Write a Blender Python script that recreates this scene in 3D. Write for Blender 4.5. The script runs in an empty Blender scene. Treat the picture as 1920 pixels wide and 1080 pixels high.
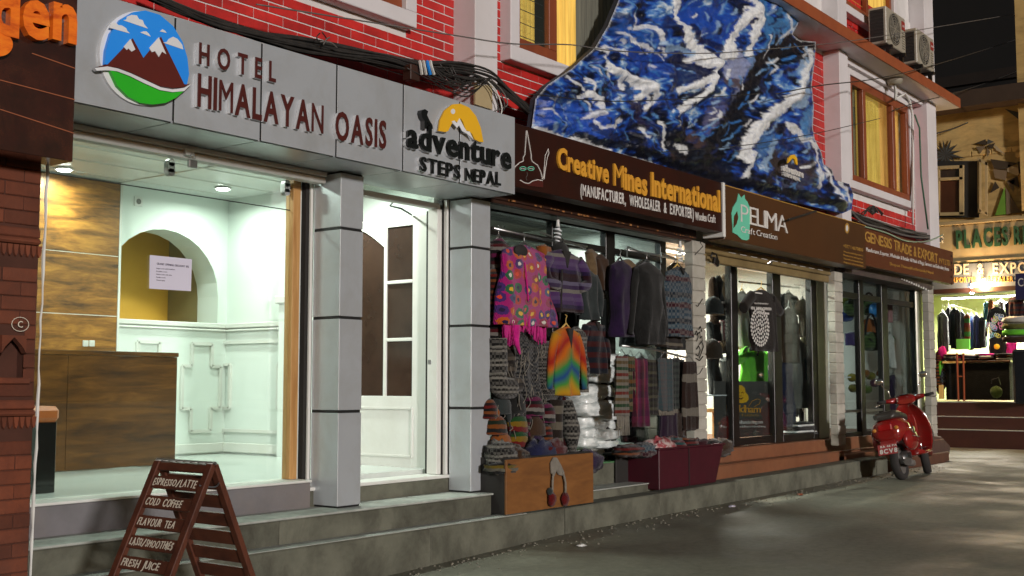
import bpy, bmesh, math, random
from mathutils import Vector, Matrix, noise
random.seed(7)
S = bpy.context.scene
C = S.collection
R = math.radians

# ---------------------------------------------------------------- camera
CF = 2200.0; EYE = 1.35
TH = math.atan(180.0 / CF)
PH = math.atan(1690.0 / (CF / math.cos(TH)))
FW = Vector((math.cos(TH)*math.cos(PH), math.cos(TH)*math.sin(PH), math.sin(TH)))
RT = Vector((math.sin(PH), -math.cos(PH), 0))
UP = RT.cross(FW)
cam = bpy.data.objects.new('camera', bpy.data.cameras.new('camera'))
C.objects.link(cam)
mw = Matrix.Identity(4)
for i in range(3):
    mw[i][0] = RT[i]; mw[i][1] = UP[i]; mw[i][2] = -FW[i]
mw[2][3] = EYE
cam.matrix_world = mw
cam.data.sensor_width = 36; cam.data.lens = CF / 1920 * 36
cam.data.clip_end = 600; cam.data.clip_start = 0.05
S.camera = cam

# ---------------------------------------------------------------- light
SUN_DIR = Vector((0.80, 1.70, -0.27)).normalized()      # street glow travels towards the shop fronts
W = bpy.data.worlds.new('World'); S.world = W; W.use_nodes = True
nt = W.node_tree; bg = nt.nodes['Background']
sky = nt.nodes.new('ShaderNodeTexSky'); sky.sky_type = 'NISHITA'; sky.sun_disc = False
sky.sun_elevation = R(2); sky.sun_rotation = math.atan2(-SUN_DIR.x, -SUN_DIR.y)
sky.air_density = 1.0; sky.dust_density = 2.0
nt.links.new(sky.outputs[0], bg.inputs[0]); bg.inputs[1].default_value = 0.075
sl = bpy.data.lights.new('street_glow', 'SUN'); sl.energy = 2.25; sl.angle = R(4); sl.color = (1.0, 0.955, 0.93)
so = bpy.data.objects.new('street_glow', sl); C.objects.link(so)
so.rotation_euler = SUN_DIR.to_track_quat('-Z', 'Y').to_euler()
S.view_settings.view_transform = 'Standard'; S.view_settings.look = 'None'
S.view_settings.gamma = 1; S.view_settings.exposure = 0.0; S.view_settings.use_curve_mapping = False
S.render.resolution_x = 1024; S.render.resolution_y = 576
try:
    S.cycles.max_bounces = 8; S.cycles.diffuse_bounces = 3; S.cycles.glossy_bounces = 3
    S.cycles.transparent_max_bounces = 12; S.cycles.caustics_reflective = False; S.cycles.caustics_refractive = False
    S.cycles.sample_clamp_indirect = 3
except Exception: pass

# ---------------------------------------------------------------- helpers
def at(px, py, Y=None, X=None, Z=None):
    """point of the place seen at photo pixel (1920 wide) on the plane Y, X or Z"""
    d = FW + RT*((px-960)/CF) + UP*((540-py)/CF)
    if Y is not None: t = Y/d.y
    elif X is not None: t = X/d.x
    else: t = (Z-EYE)/d.z
    return Vector((d.x*t, d.y*t, EYE+d.z*t))
def fx(px, py, Y): return at(px, py, Y=Y).x
def fz(px, py, Y): return at(px, py, Y=Y).z
OFF = {}
def pz(px, py, Y): return (fz(px,py-5,Y)-fz(px,py+5,Y))/10
def tag(o, label=None, cat=None, group=None, kind=None):
    if label: o['label'] = label
    if cat: o['category'] = cat
    if group: o['group'] = group
    if kind: o['kind'] = kind
    return o
def thing(name, label, cat, loc, group=None):
    o = bpy.data.objects.new(name, None); C.objects.link(o); o.empty_display_size = .1
    o.location = loc; OFF[o] = Vector(loc)
    return tag(o, label, cat, group)
class MB:
    def __init__(s): s.v = []; s.f = []
    def add(s, vs, fs):
        n = len(s.v); s.v += [tuple(v) for v in vs]; s.f += [tuple(n+i for i in f) for f in fs]; return s
    def box(s, x0, x1, y0, y1, z0, z1):
        if x0 > x1: x0, x1 = x1, x0
        if y0 > y1: y0, y1 = y1, y0
        if z0 > z1: z0, z1 = z1, z0
        return s.add([(x0,y0,z0),(x1,y0,z0),(x1,y1,z0),(x0,y1,z0),(x0,y0,z1),(x1,y0,z1),(x1,y1,z1),(x0,y1,z1)],
              [(0,3,2,1),(4,5,6,7),(0,1,5,4),(1,2,6,5),(2,3,7,6),(3,0,4,7)])
    def prism(s, pts, vec):
        """closed outline (3d points) pushed along vec"""
        n = len(pts); p = [Vector(q) for q in pts]; vec = Vector(vec)
        nor = Vector((0,0,0))
        for i in range(n): nor += p[i].cross(p[(i+1) % n])
        if nor.dot(vec) > 0: p.reverse()
        return s.add([q for q in p]+[q+vec for q in p],
              [tuple(range(n)), tuple(range(2*n-1, n-1, -1))]+[(i, i+n, (i+1) % n+n, (i+1) % n) for i in range(n)])
    def plate(s, pts2, Y, t):
        """outline given as photo pixels on plane Y, t thick towards the street"""
        return s.prism([at(a, b, Y=Y) for a, b in pts2], (0, -t, 0))
    def bar(s, a, b, w, h=None, up=(0,0,1)):
        a = Vector(a); b = Vector(b); h = h or w; d = (b-a).normalized(); u = Vector(up)
        if abs(d.dot(u)) > .98: u = Vector((1,0,0))
        r = d.cross(u).normalized()*w/2; q = r.cross(d).normalized()*h/2
        vs = [a-r-q, a+r-q, a+r+q, a-r+q, b-r-q, b+r-q, b+r+q, b-r+q]
        return s.add(vs, [(0,3,2,1),(4,5,6,7),(0,1,5,4),(1,2,6,5),(2,3,7,6),(3,0,4,7)])
    def loft(s, rings, closed=True, caps=True):
        n = len(rings[0]); vs = [v for r in rings for v in r]; fs = []
        for k in range(len(rings)-1):
            for i in range(n if closed else n-1):
                j = (i+1) % n
                fs.append((k*n+i, k*n+j, (k+1)*n+j, (k+1)*n+i))
        if caps and closed:
            fs.append(tuple(range(n-1, -1, -1))); fs.append(tuple((len(rings)-1)*n+i for i in range(n)))
        return s.add(vs, fs)
    def tube(s, pts, r, n=6, caps=True):
        pts = [Vector(p) for p in pts]; m = len(pts); rr = r if isinstance(r, (list, tuple)) else [r]*m
        rings = []; u = None
        for i, p in enumerate(pts):
            d = (pts[min(i+1, m-1)]-pts[max(i-1, 0)])
            if d.length < 1e-9: d = Vector((0,0,1))
            d.normalize()
            if u is None: u = d.orthogonal().normalized()
            u = (u-d*u.dot(d)); u = u.normalized() if u.length > 1e-6 else d.orthogonal().normalized()
            w = d.cross(u)
            rings.append([p+(u*math.cos(2*math.pi*k/n)+w*math.sin(2*math.pi*k/n))*rr[i] for k in range(n)])
        return s.loft(rings, caps=caps)
    def lathe(s, c, prof, n=16, axis='Z'):
        c = Vector(c); rings = []
        for r, z in prof:
            ring = []
            for k in range(n):
                a = 2*math.pi*k/n; x, y = r*math.cos(a), r*math.sin(a)
                ring.append(c+Vector({'Z':(x,y,z),'Y':(x,z,-y),'X':(z,x,y)}[axis]))
            rings.append(ring)
        return s.loft(rings)
    def blob(s, c, rad, n=12, m=8, amp=0, seed=0, fr=3, sq=1.0):
        c = Vector(c); rings = []
        pw = lambda v: math.copysign(abs(v)**sq, v)
        for i in range(m+1):
            t = math.pi*(.02+.96*i/m)-math.pi/2; ring = []
            for k in range(n):
                a = 2*math.pi*k/n
                d = Vector((pw(math.cos(t))*pw(math.cos(a)), pw(math.cos(t))*pw(math.sin(a)), pw(math.sin(t))))
                q = 1+amp*noise.noise(d*fr+Vector((seed*3.7, seed, 0)))
                ring.append(c+Vector((d.x*rad[0], d.y*rad[1], d.z*rad[2]))*q)
            rings.append(ring)
        return s.loft(rings)
    def rot(s, ang, axis, c):
        M_ = Matrix.Translation(Vector(c)) @ Matrix.Rotation(ang, 4, axis) @ Matrix.Translation(-Vector(c))
        s.v = [tuple(M_ @ Vector(v)) for v in s.v]; return s
    def xf(s, M_): s.v = [tuple(M_ @ Vector(v)) for v in s.v]; return s
    def build(s, name, m, parent=None, smooth=False, bev=0, base=None, attr=None):
        off = OFF[parent] if parent is not None else None
        if parent is None:
            if base is None:
                xs = [v[0] for v in s.v]; ys = [v[1] for v in s.v]; zs = [v[2] for v in s.v]
                base = ((min(xs)+max(xs))/2, (min(ys)+max(ys))/2, min(zs))
            off = Vector(base)
        me = bpy.data.meshes.new(name)
        me.from_pydata([(v[0]-off.x, v[1]-off.y, v[2]-off.z) for v in s.v], [], s.f)
        if bev:
            b = bmesh.new(); b.from_mesh(me)
            bmesh.ops.bevel(b, geom=[e for e in b.edges if e.is_manifold and e.calc_face_angle(0) > .6], offset=bev, segments=1, affect='EDGES', clamp_overlap=True)
            b.to_mesh(me); b.free()
        if smooth:
            for p in me.polygons: p.use_smooth = len(p.vertices) <= 4
        me.materials.append(m); me.update()
        o = bpy.data.objects.new(name, me); C.objects.link(o); OFF[o] = off
        if parent is not None: o.parent = parent
        else: o.location = off
        return o

# ---------------------------------------------------------------- materials
def nodes(name):
    m = bpy.data.materials.new(name); m.use_nodes = True; t = m.node_tree
    return m, t, t.nodes['Principled BSDF']
def N(t, k, **kw):
    n = t.nodes.new(k)
    for a, b in kw.items(): setattr(n, a, b)
    return n
def coords(t, scale=(1,1,1), rot=(0,0,0), src='Object'):
    if src == 'Position':
        tc = N(t, 'ShaderNodeNewGeometry'); mp = N(t, 'ShaderNodeMapping'); mp.inputs['Scale'].default_value = scale
        t.links.new(tc.outputs['Position'], mp.inputs[0]); return mp.outputs[0]
    tc = N(t, 'ShaderNodeTexCoord'); mp = N(t, 'ShaderNodeMapping')
    mp.inputs['Scale'].default_value = scale; mp.inputs['Rotation'].default_value = rot
    t.links.new(tc.outputs[src], mp.inputs[0]); return mp.outputs[0]
def ramp(t, stops, interp='LINEAR'):
    r = N(t, 'ShaderNodeValToRGB'); e = r.color_ramp; e.interpolation = interp
    while len(e.elements) > 1: e.elements.remove(e.elements[0])
    e.elements[0].position = stops[0][0]; e.elements[0].color = (*stops[0][1], 1)
    for p, c in stops[1:]:
        x = e.elements.new(p); x.color = (*c, 1)
    return r
def noise_n(t, vec, scale, detail=5, rough=.6, dist=0):
    n = N(t, 'ShaderNodeTexNoise'); n.inputs['Scale'].default_value = scale; n.inputs['Detail'].default_value = detail
    n.inputs['Roughness'].default_value = rough; n.inputs['Distortion'].default_value = dist
    t.links.new(vec, n.inputs['Vector']); return n
def add_bump(t, b, h, s, d=.01):
    bp = N(t, 'ShaderNodeBump'); bp.inputs['Strength'].default_value = s; bp.inputs['Distance'].default_value = d
    t.links.new(h, bp.inputs['Height']); t.links.new(bp.outputs[0], b.inputs['Normal'])
def mixc(t, fac, a, b, mode='MIX'):
    m = N(t, 'ShaderNodeMix', data_type='RGBA', blend_type=mode)
    def put(i, v):
        if isinstance(v, (tuple, list)): m.inputs[i].default_value = (*v[:3], 1)
        else: t.links.new(v, m.inputs[i])
    if isinstance(fac, (int, float)): m.inputs[0].default_value = fac
    else: t.links.new(fac, m.inputs[0])
    put(6, a); put(7, b); return m.outputs[2]
def M(name, c, c2=None, sc=3, rough=.6, metal=0, bump=0, bs=40, stretch=(1,1,1), var=0, dirt=None, dsc=1.2, damt=.5, spec=.5, coat=0, lo=.35, hi=.7, emit=None):
    m, t, b = nodes(name); v = coords(t, stretch, src='Position' if var else 'Object')
    c2 = c2 or tuple(x*.82 for x in c)
    n = noise_n(t, v, sc, 7, .62)
    r = ramp(t, [(lo, c), (hi, c2)]); t.links.new(n.outputs[0], r.inputs[0]); col = r.outputs[0]
    if dirt:
        n2 = noise_n(t, v, dsc, 9, .7, .4); r2 = ramp(t, [(.45, (0,0,0)), (.68, (damt,)*3)])
        t.links.new(n2.outputs[0], r2.inputs[0]); col = mixc(t, r2.outputs[0], col, dirt)
    if var:
        oi = N(t, 'ShaderNodeObjectInfo'); mr = N(t, 'ShaderNodeMapRange')
        mr.inputs[3].default_value = 1-var; mr.inputs[4].default_value = 1+var
        t.links.new(oi.outputs['Random'], mr.inputs[0])
        h = N(t, 'ShaderNodeHueSaturation'); t.links.new(mr.outputs[0], h.inputs['Value']); t.links.new(col, h.inputs['Color']); col = h.outputs[0]
    t.links.new(col, b.inputs['Base Color'])
    rr = N(t, 'ShaderNodeMapRange'); rr.inputs[3].default_value = max(.02, rough-.08); rr.inputs[4].default_value = min(1, rough+.1)
    t.links.new(n.outputs[0], rr.inputs[0]); t.links.new(rr.outputs[0], b.inputs['Roughness'])
    b.inputs['Metallic'].default_value = metal; b.inputs['Specular IOR Level'].default_value = spec
    if coat: b.inputs['Coat Weight'].default_value = coat
    if bump:
        nb = noise_n(t, v, bs, 6, .6); add_bump(t, b, nb.outputs[0], bump)
    if emit:
        t.links.new(col, b.inputs['Emission Color']); b.inputs['Emission Strength'].default_value = emit
    return m
def emis(name, c, s):
    m, t, b = nodes(name); b.inputs['Base Color'].default_value = (*c, 1)
    b.inputs['Emission Color'].default_value = (*c, 1); b.inputs['Emission Strength'].default_value = s; return m
def glass(name, tint=(.93,.97,.95), refl=.07, rough=.02):
    m = bpy.data.materials.new(name); m.use_nodes = True; t = m.node_tree; t.nodes.clear()
    o = N(t, 'ShaderNodeOutputMaterial'); mx = N(t, 'ShaderNodeMixShader'); tr = N(t, 'ShaderNodeBsdfTransparent'); g = N(t, 'ShaderNodeBsdfGlossy')
    tr.inputs[0].default_value = (*tint, 1); g.inputs['Roughness'].default_value = rough
    lw = N(t, 'ShaderNodeLayerWeight'); lw.inputs[0].default_value = .25
    mr = N(t, 'ShaderNodeMapRange'); mr.inputs[3].default_value = refl; mr.inputs[4].default_value = .32
    t.links.new(lw.outputs['Fresnel'], mr.inputs[0]); t.links.new(mr.outputs[0], mx.inputs[0])
    t.links.new(tr.outputs[0], mx.inputs[1]); t.links.new(g.outputs[0], mx.inputs[2]); t.links.new(mx.outputs[0], o.inputs[0]); return m
KF = .42  # scales cloth colours down, weaker light on the goods put into them
def knit(t, b, v=None, s=.5):
    v = v or coords(t); w = N(t, 'ShaderNodeTexWave'); w.inputs['Scale'].default_value = 45; w.inputs['Distortion'].default_value = 4
    t.links.new(v, w.inputs['Vector']); n = noise_n(t, v, 90, 3)
    ad = N(t, 'ShaderNodeMath', operation='ADD'); t.links.new(w.outputs[1], ad.inputs[0]); t.links.new(n.outputs[0], ad.inputs[1])
    add_bump(t, b, ad.outputs[0], s, .006)
    b.inputs['Roughness'].default_value = .92; b.inputs['Specular IOR Level'].default_value = .15
    b.inputs['Sheen Weight'].default_value = .15
def cloth(name, c, c2=None, sc=9):
    c = tuple(x*KF for x in c); c2 = c2 and tuple(x*KF for x in c2)
    m, t, b = nodes(name); v = coords(t); n = noise_n(t, v, sc, 6); c2 = c2 or tuple(x*.6 for x in c)
    r = ramp(t, [(.3, c), (.7, c2)]); t.links.new(n.outputs[0], r.inputs[0]); t.links.new(r.outputs[0], b.inputs['Base Color']); knit(t, b, v); return m
def stripes(name, cols, per=.12, axis='Z', wob=.25, second=None, fine=0):
    """woven stripes repeating every per metres, optional second set along x for plaid"""
    m, t, b = nodes(name); v = coords(t)
    def frac(ax, per, wob):
        sp = N(t, 'ShaderNodeSeparateXYZ'); t.links.new(v, sp.inputs[0])
        n = noise_n(t, v, 7, 3); ml = N(t, 'ShaderNodeMath', operation='MULTIPLY_ADD'); ml.inputs[1].default_value = wob*per; t.links.new(n.outputs[0], ml.inputs[0])
        t.links.new(sp.outputs[ax], ml.inputs[2])
        dv = N(t, 'ShaderNodeMath', operation='DIVIDE'); dv.inputs[1].default_value = per; t.links.new(ml.outputs[0], dv.inputs[0])
        fr = N(t, 'ShaderNodeMath', operation='FRACT'); t.links.new(dv.outputs[0], fr.inputs[0]); return fr.outputs[0]
    cols = [tuple(x*.32 for x in c) for c in cols]; n_ = len(cols); r = ramp(t, [(i/n_, c) for i, c in enumerate(cols)], 'CONSTANT')  # stripe colours scaled down for the same weaker light
    t.links.new(frac(axis, per, wob), r.inputs[0]); col = r.outputs[0]
    if second:
        r2 = ramp(t, [(i/len(second), c) for i, c in enumerate(second)], 'CONSTANT'); t.links.new(frac('X', per*.8, wob), r2.inputs[0])
        col = mixc(t, .5, col, r2.outputs[0])
    if fine:
        ck = N(t, 'ShaderNodeTexChecker'); ck.inputs['Scale'].default_value = fine; t.links.new(v, ck.inputs[0])
        col = mixc(t, ck.outputs[1], col, mixc(t, .2, col, (.4,.38,.34)))
    n3 = noise_n(t, v, 30, 4); col = mixc(t, .35, col, mixc(t, n3.outputs[0], (0,0,0), col))
    t.links.new(col, b.inputs['Base Color']); knit(t, b, v); return m
def flowers(name):
    m, t, b = nodes(name); v3 = coords(t); s3 = N(t, 'ShaderNodeSeparateXYZ'); c3 = N(t, 'ShaderNodeCombineXYZ'); t.links.new(v3, s3.inputs[0]); t.links.new(s3.outputs[0], c3.inputs[0]); t.links.new(s3.outputs[2], c3.inputs[1]); v = c3.outputs[0]; vo = N(t, 'ShaderNodeTexVoronoi', voronoi_dimensions='2D'); vo.inputs['Scale'].default_value = 9.5; vo.inputs['Randomness'].default_value = .45
    t.links.new(v, vo.inputs['Vector'])
    sp = N(t, 'ShaderNodeSeparateColor'); t.links.new(vo.outputs['Color'], sp.inputs[0])
    hue = ramp(t, [(0,(.45,.03,.015)),(.2,(.02,.12,.045)),(.38,(.5,.10,.01)),(.55,(.06,.02,.14)),(.72,(.07,.08,.18)),(.86,(.28,.012,.05))], 'CONSTANT'); t.links.new(sp.outputs[0], hue.inputs[0])
    hub = ramp(t, [(0,(.8,.45,.02)),(.3,(.02,.01,.05)),(.6,(.75,.7,.6)),(.8,(.7,.06,.02))], 'CONSTANT'); t.links.new(sp.outputs[1], hub.inputs[0])
    wv = noise_n(t, v, 60, 2); dd = N(t, 'ShaderNodeMath', operation='MULTIPLY_ADD'); dd.inputs[1].default_value = .25; t.links.new(wv.outputs[0], dd.inputs[0]); t.links.new(vo.outputs['Distance'], dd.inputs[2])
    k1 = ramp(t, [(0,(1,1,1)),(.30,(0,0,0))], 'CONSTANT'); k2 = ramp(t, [(0,(1,1,1)),(.56,(0,0,0))], 'CONSTANT')
    t.links.new(dd.outputs[0], k1.inputs[0]); t.links.new(dd.outputs[0], k2.inputs[0])
    col = mixc(t, k1.outputs[0], mixc(t, k2.outputs[0], (.36,.010,.15), hue.outputs[0]), hub.outputs[0])
    t.links.new(col, b.inputs['Base Color']); knit(t, b, coords(t), .8); return m
def rainbow(name, sc=1.2, dist=3):
    m, t, b = nodes(name); v = coords(t); sp = N(t, 'ShaderNodeSeparateXYZ'); t.links.new(v, sp.inputs[0])
    n = noise_n(t, v, 3.0, 1); a = N(t, 'ShaderNodeMath', operation='ABSOLUTE'); t.links.new(sp.outputs[0], a.inputs[0])
    ml = N(t, 'ShaderNodeMath', operation='MULTIPLY_ADD'); ml.inputs[1].default_value = .7; t.links.new(a.outputs[0], ml.inputs[0]); t.links.new(sp.outputs[2], ml.inputs[2])
    m2 = N(t, 'ShaderNodeMath', operation='MULTIPLY_ADD'); m2.inputs[1].default_value = .22; t.links.new(n.outputs[0], m2.inputs[0]); t.links.new(ml.outputs[0], m2.inputs[2])
    m3 = N(t, 'ShaderNodeMath', operation='MULTIPLY'); m3.inputs[1].default_value = sc; t.links.new(m2.outputs[0], m3.inputs[0])
    f = N(t, 'ShaderNodeMath', operation='FRACT'); t.links.new(m3.outputs[0], f.inputs[0])
    r = ramp(t, [(0,(.26,.014,.007)),(.16,(.42,.08,.006)),(.34,(.38,.21,.01)),(.44,(.05,.2,.03)),(.56,(.012,.05,.18)),(.70,(.03,.18,.04)),(.84,(.42,.10,.006)),(.96,(.26,.014,.007))])
    t.links.new(f.outputs[0], r.inputs[0]); t.links.new(r.outputs[0], b.inputs['Base Color']); knit(t, b, v, .3); return m
def wood(name, a, b_, c, st=(1,1,12), sc=1.6, rough=.45, lite=None):
    m, t, b = nodes(name); v = coords(t, st); n = noise_n(t, v, sc, 8, .6, .9); n2 = noise_n(t, v, sc*5, 4, .7)
    ad = N(t, 'ShaderNodeMath', operation='MULTIPLY_ADD'); ad.inputs[1].default_value = .3; t.links.new(n2.outputs[0], ad.inputs[0]); t.links.new(n.outputs[0], ad.inputs[2])
    r = ramp(t, [(.42, a), (.62, b_), (.82, c)]); t.links.new(ad.outputs[0], r.inputs[0]); t.links.new(r.outputs[0], b.inputs['Base Color'])
    b.inputs['Roughness'].default_value = rough; add_bump(t, b, n2.outputs[0], .08); return m

m_acp = M('grey_composite_panel', (.52,.55,.58), (.48,.51,.54), sc=1.2, rough=.34, metal=.35, bump=.04, bs=2.2, dirt=(.38,.38,.36), dsc=2.5, damt=.45)
m_seam = M('black_joint', (.012,.012,.012), rough=.6)
m_darkgap = M('dark_recess', (.02,.018,.016), rough=.8)
m_white = M('white_paint', (.74,.74,.71), (.68,.68,.64), sc=2, rough=.5, dirt=(.5,.48,.42), damt=.3)
m_wwall = M('white_plaster', (.75,.80,.76), (.71,.77,.73), sc=1.5, rough=.6, bump=.05, bs=30)
m_ceil = M('white_ceiling', (.78,.80,.78), (.74,.76,.74), rough=.35)
m_floor = M('pale_marble', (.62,.66,.63), (.48,.52,.5), sc=2.2, rough=.22, lo=.4, hi=.75)
m_conc = M('step_concrete', (.16,.16,.12), (.09,.092,.068), sc=2.5, rough=.85, bump=.4, bs=25, dirt=(.045,.042,.03), dsc=2.2, damt=.8)
m_concl = M('pale_step_lip', (.45,.47,.43), (.3,.31,.28), sc=6, rough=.7, bump=.3, bs=30)  # lighter than the step, lobby and doorway light put into the colour
m_sill = M('sill_plaster', (.20,.19,.20), (.13,.125,.13), sc=2, rough=.8, bump=.2, dirt=(.2,.17,.15), damt=.6)
m_road = None
m_redbrick = M('red_brick_paint', (.58,.028,.024), (.44,.018,.016), sc=5, rough=.5, var=.17, bump=.25, bs=50, dirt=(.22,.016,.014), dsc=3.5, damt=.6)
m_mortar = M('white_mortar', (.72,.70,.68), rough=.7)
m_oldbrick = M('old_brick', (.19,.048,.018), (.08,.022,.011), sc=3, rough=.85, var=.25, bump=.5, bs=25, dirt=(.10,.035,.02), damt=.7)
m_oldmortar = M('old_mortar', (.085,.028,.016), (.05,.018,.010), rough=.9)
m_pillar = M('pillar_paint', (.70,.67,.68), (.63,.61,.62), sc=1.2, rough=.55, dirt=(.5,.46,.42), damt=.3)
m_block = M('white_block', (.46,.44,.38), (.34,.32,.27), sc=6, rough=.75, var=.1, bump=.3, bs=30, dirt=(.3,.28,.24), damt=.6)
m_slabedge = M('brown_fascia_paint', (.32,.08,.025), (.25,.06,.02), rough=.55)
m_frame = M('black_steel_frame', (.012,.010,.009), (.008,.007,.006), rough=.35)
m_brownwood = M('brown_window_wood', (.28,.07,.025), (.19,.045,.02), sc=3, rough=.4, stretch=(1,1,.2))
m_glass = glass('window_glass'); m_glassd = glass('shop_glass', (.85,.9,.9), .06)
m_darkglass = M('dark_door_glass', (.05,.03,.022), (.03,.018,.014), rough=.12, spec=.7)
m_pine = wood('pine_post', (.62,.36,.14), (.5,.27,.09), (.38,.18,.05), st=(14,14,1))
m_lam = wood('oak_laminate', (.44,.20,.036), (.24,.10,.018), (.06,.025,.008), st=(1,1,6), sc=1.6)
m_lamd = wood('dark_oak_laminate', (.15,.062,.014), (.085,.034,.008), (.028,.012,.005), st=(1,1,8), sc=1.3, rough=.3)
m_ply = wood('plywood', (.25,.105,.028), (.20,.08,.02), (.14,.055,.015), st=(1,1,4), sc=1.5, rough=.6)  # darkened for the weaker light low on the shop fronts
m_boardwood = wood('stained_wood', (.13,.04,.02), (.10,.03,.015), (.06,.018,.01), st=(10,2,2), rough=.5)
m_chalk = M('chalk_white', (.75,.68,.55), rough=.8)
m_dkred = M('dark_red_letter', (.085,.014,.011), rough=.35, spec=.6)
m_acryl = M('white_acrylic', (.8,.82,.84), rough=.3)
m_blackgl = M('black_gloss', (.006,.006,.006), rough=.10, spec=.7)
m_yellow = M('yellow_acrylic', (.85,.48,.02), (.8,.44,.02), rough=.35)
m_blue = M('logo_blue', (.02,.27,.92), (.03,.32,.95), sc=2, rough=.35)
m_green = M('logo_green', (.03,.5,.02), (.025,.45,.02), rough=.35)
m_lbrown = M('logo_brown', (.12,.018,.012), rough=.4)
m_signbrown = M('brown_sign_sheet', (.034,.008,.0045), (.025,.006,.0035), sc=1.5, rough=.42, spec=.3, dirt=(.02,.008,.005), damt=.6, dsc=3)  # brown lowered to carry the weaker light on this front
m_pelbrown = M('brown_banner_print', (.085,.034,.012), (.07,.028,.010), sc=1, rough=.35, dirt=(.06,.03,.014), damt=.4)
m_genbrown = M('genesis_brown_print', (.12,.036,.015), (.10,.03,.012), sc=1, rough=.4)
m_gold = M('golden_letter', (.72,.36,.035), (.62,.28,.03), sc=8, rough=.5)
m_goldd = M('dull_gold_print', (.42,.24,.05), (.36,.19,.04), sc=8, rough=.5)
m_wprint = M('white_print', (.72,.70,.66), rough=.5)
m_mint = M('mint_print', (.16,.62,.42), (.14,.55,.38), rough=.4)
m_cable = M('black_cable', (.02,.019,.018), (.04,.036,.032), sc=12, rough=.45)
m_cableg = M('grey_cable', (.14,.13,.12), rough=.5)
m_steel = M('scratched_steel', (.5,.5,.5), (.3,.3,.3), sc=10, rough=.3, metal=.9)
m_shutter = M('tan_roller_shutter', (.30,.22,.10), (.22,.155,.065), sc=3, rough=.45, metal=.2, dirt=(.12,.085,.04), damt=.6)
m_shutterd = M('brown_shutter_box', (.045,.016,.009), (.03,.011,.006), sc=3, rough=.5, dirt=(.03,.015,.01))
m_tile = M('terracotta_step', (.24,.095,.045), (.17,.065,.03), sc=2.5, rough=.5, dirt=(.18,.09,.055), damt=.5)
m_paper = M('paper', (.68,.66,.78), (.64,.62,.74), sc=2, rough=.7)
m_ink = M('print_ink', (.09,.08,.12), rough=.8)
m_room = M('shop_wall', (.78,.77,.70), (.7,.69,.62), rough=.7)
m_roomd = M('shop_wall_shaded', (.11,.105,.095), (.06,.055,.05), sc=2, rough=.7)  # shop wall for dark interiors, their gloom put into the colour
m_curt = None
m_plastic = M('clear_plastic_wrap', (.78,.82,.80), (.42,.46,.45), sc=5, rough=.25, bump=.7, bs=10, spec=.8, stretch=(1,1,2.5), lo=.42, hi=.62)
m_maroon = M('maroon_box', (.06,.004,.012), (.04,.003,.008), rough=.5)
m_mat = M('green_mat', (.09,.26,.10), (.07,.2,.08), sc=30, rough=.9, bump=.5, bs=80)
m_red = M('scooter_red', (.27,.010,.009), (.23,.008,.008), sc=1, rough=.16, spec=.7, coat=.6, dirt=(.10,.03,.02), dsc=3, damt=.35)
m_tyre = M('tyre_rubber', (.02,.019,.018), (.035,.03,.028), rough=.85)
m_seat = M('seat_vinyl', (.045,.038,.032), (.03,.025,.022), rough=.42)
m_chrome = M('chrome', (.75,.73,.7), (.6,.58,.55), rough=.12, metal=1)
m_acw = M('ac_cream', (.36,.33,.26), (.29,.265,.21), rough=.4)
m_hang = M('hanger_yellow_wood', (.72,.5,.16), (.62,.4,.12), rough=.4)

def road_mat():
    m, t, b = nodes('worn_road'); v = coords(t)
    n = noise_n(t, v, .9, 8, .62, .3); n2 = noise_n(t, v, 14, 8, .75); n3 = noise_n(t, v, 130, 3)
    r = ramp(t, [(.34,(.18,.172,.13)),(.5,(.225,.215,.162)),(.66,(.27,.26,.197))]); t.links.new(n.outputs[0], r.inputs[0])  # raised paleness stands in for headlight glow on the road
    r2 = ramp(t, [(.33,(.4,.4,.38)),(.62,(1,1,1))]); t.links.new(n2.outputs[0], r2.inputs[0])
    col = mixc(t, .5, r.outputs[0], r2.outputs[0], 'MULTIPLY')
    vo = N(t, 'ShaderNodeTexVoronoi', feature='DISTANCE_TO_EDGE'); vo.inputs['Scale'].default_value = .55
    nd = noise_n(t, v, 2.5, 6); mx = N(t, 'ShaderNodeMix', data_type='VECTOR'); mx.inputs[0].default_value = .35
    t.links.new(v, mx.inputs[4]); t.links.new(nd.outputs[1], mx.inputs[5]); t.links.new(mx.outputs[1], vo.inputs['Vector'])
    cr = ramp(t, [(0,(.35,.35,.33)),(.012,(1,1,1))]); t.links.new(vo.outputs[0], cr.inputs[0]); col = mixc(t, .22, col, cr.outputs[0], 'MULTIPLY')
    gl = ramp(t, [(.60,(0,0,0)),(.74,(1,1,1))]); t.links.new(n3.outputs[0], gl.inputs[0]); col = mixc(t, gl.outputs[0], col, (.24,.23,.2))
    t.links.new(col, b.inputs['Base Color'])
    rr = ramp(t, [(.35,(.45,.45,.45)),(.65,(.85,.85,.85))]); t.links.new(n.outputs[0], rr.inputs[0]); t.links.new(rr.outputs[0], b.inputs['Roughness'])
    ad = N(t, 'ShaderNodeMath', operation='ADD'); t.links.new(n2.outputs[0], ad.inputs[0]); t.links.new(n3.outputs[0], ad.inputs[1]); add_bump(t, b, ad.outputs[0], .35, .008)
    return m
m_road = road_mat()
def curtain_mat(name, c, c2, e):
    m, t, b = nodes(name); v = coords(t, (9,9,.4)); n = noise_n(t, v, 2.2, 4); r = ramp(t, [(.35, c), (.65, c2)]); t.links.new(n.outputs[0], r.inputs[0])
    t.links.new(r.outputs[0], b.inputs['Base Color']); t.links.new(r.outputs[0], b.inputs['Emission Color']); b.inputs['Emission Strength'].default_value = e  # curtain emits by itself, in place of a lamp behind it
    b.inputs['Roughness'].default_value = .8; return m
m_curt = curtain_mat('glowing_yellow_curtain', (.75,.5,.1), (.5,.3,.05), .55)
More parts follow.
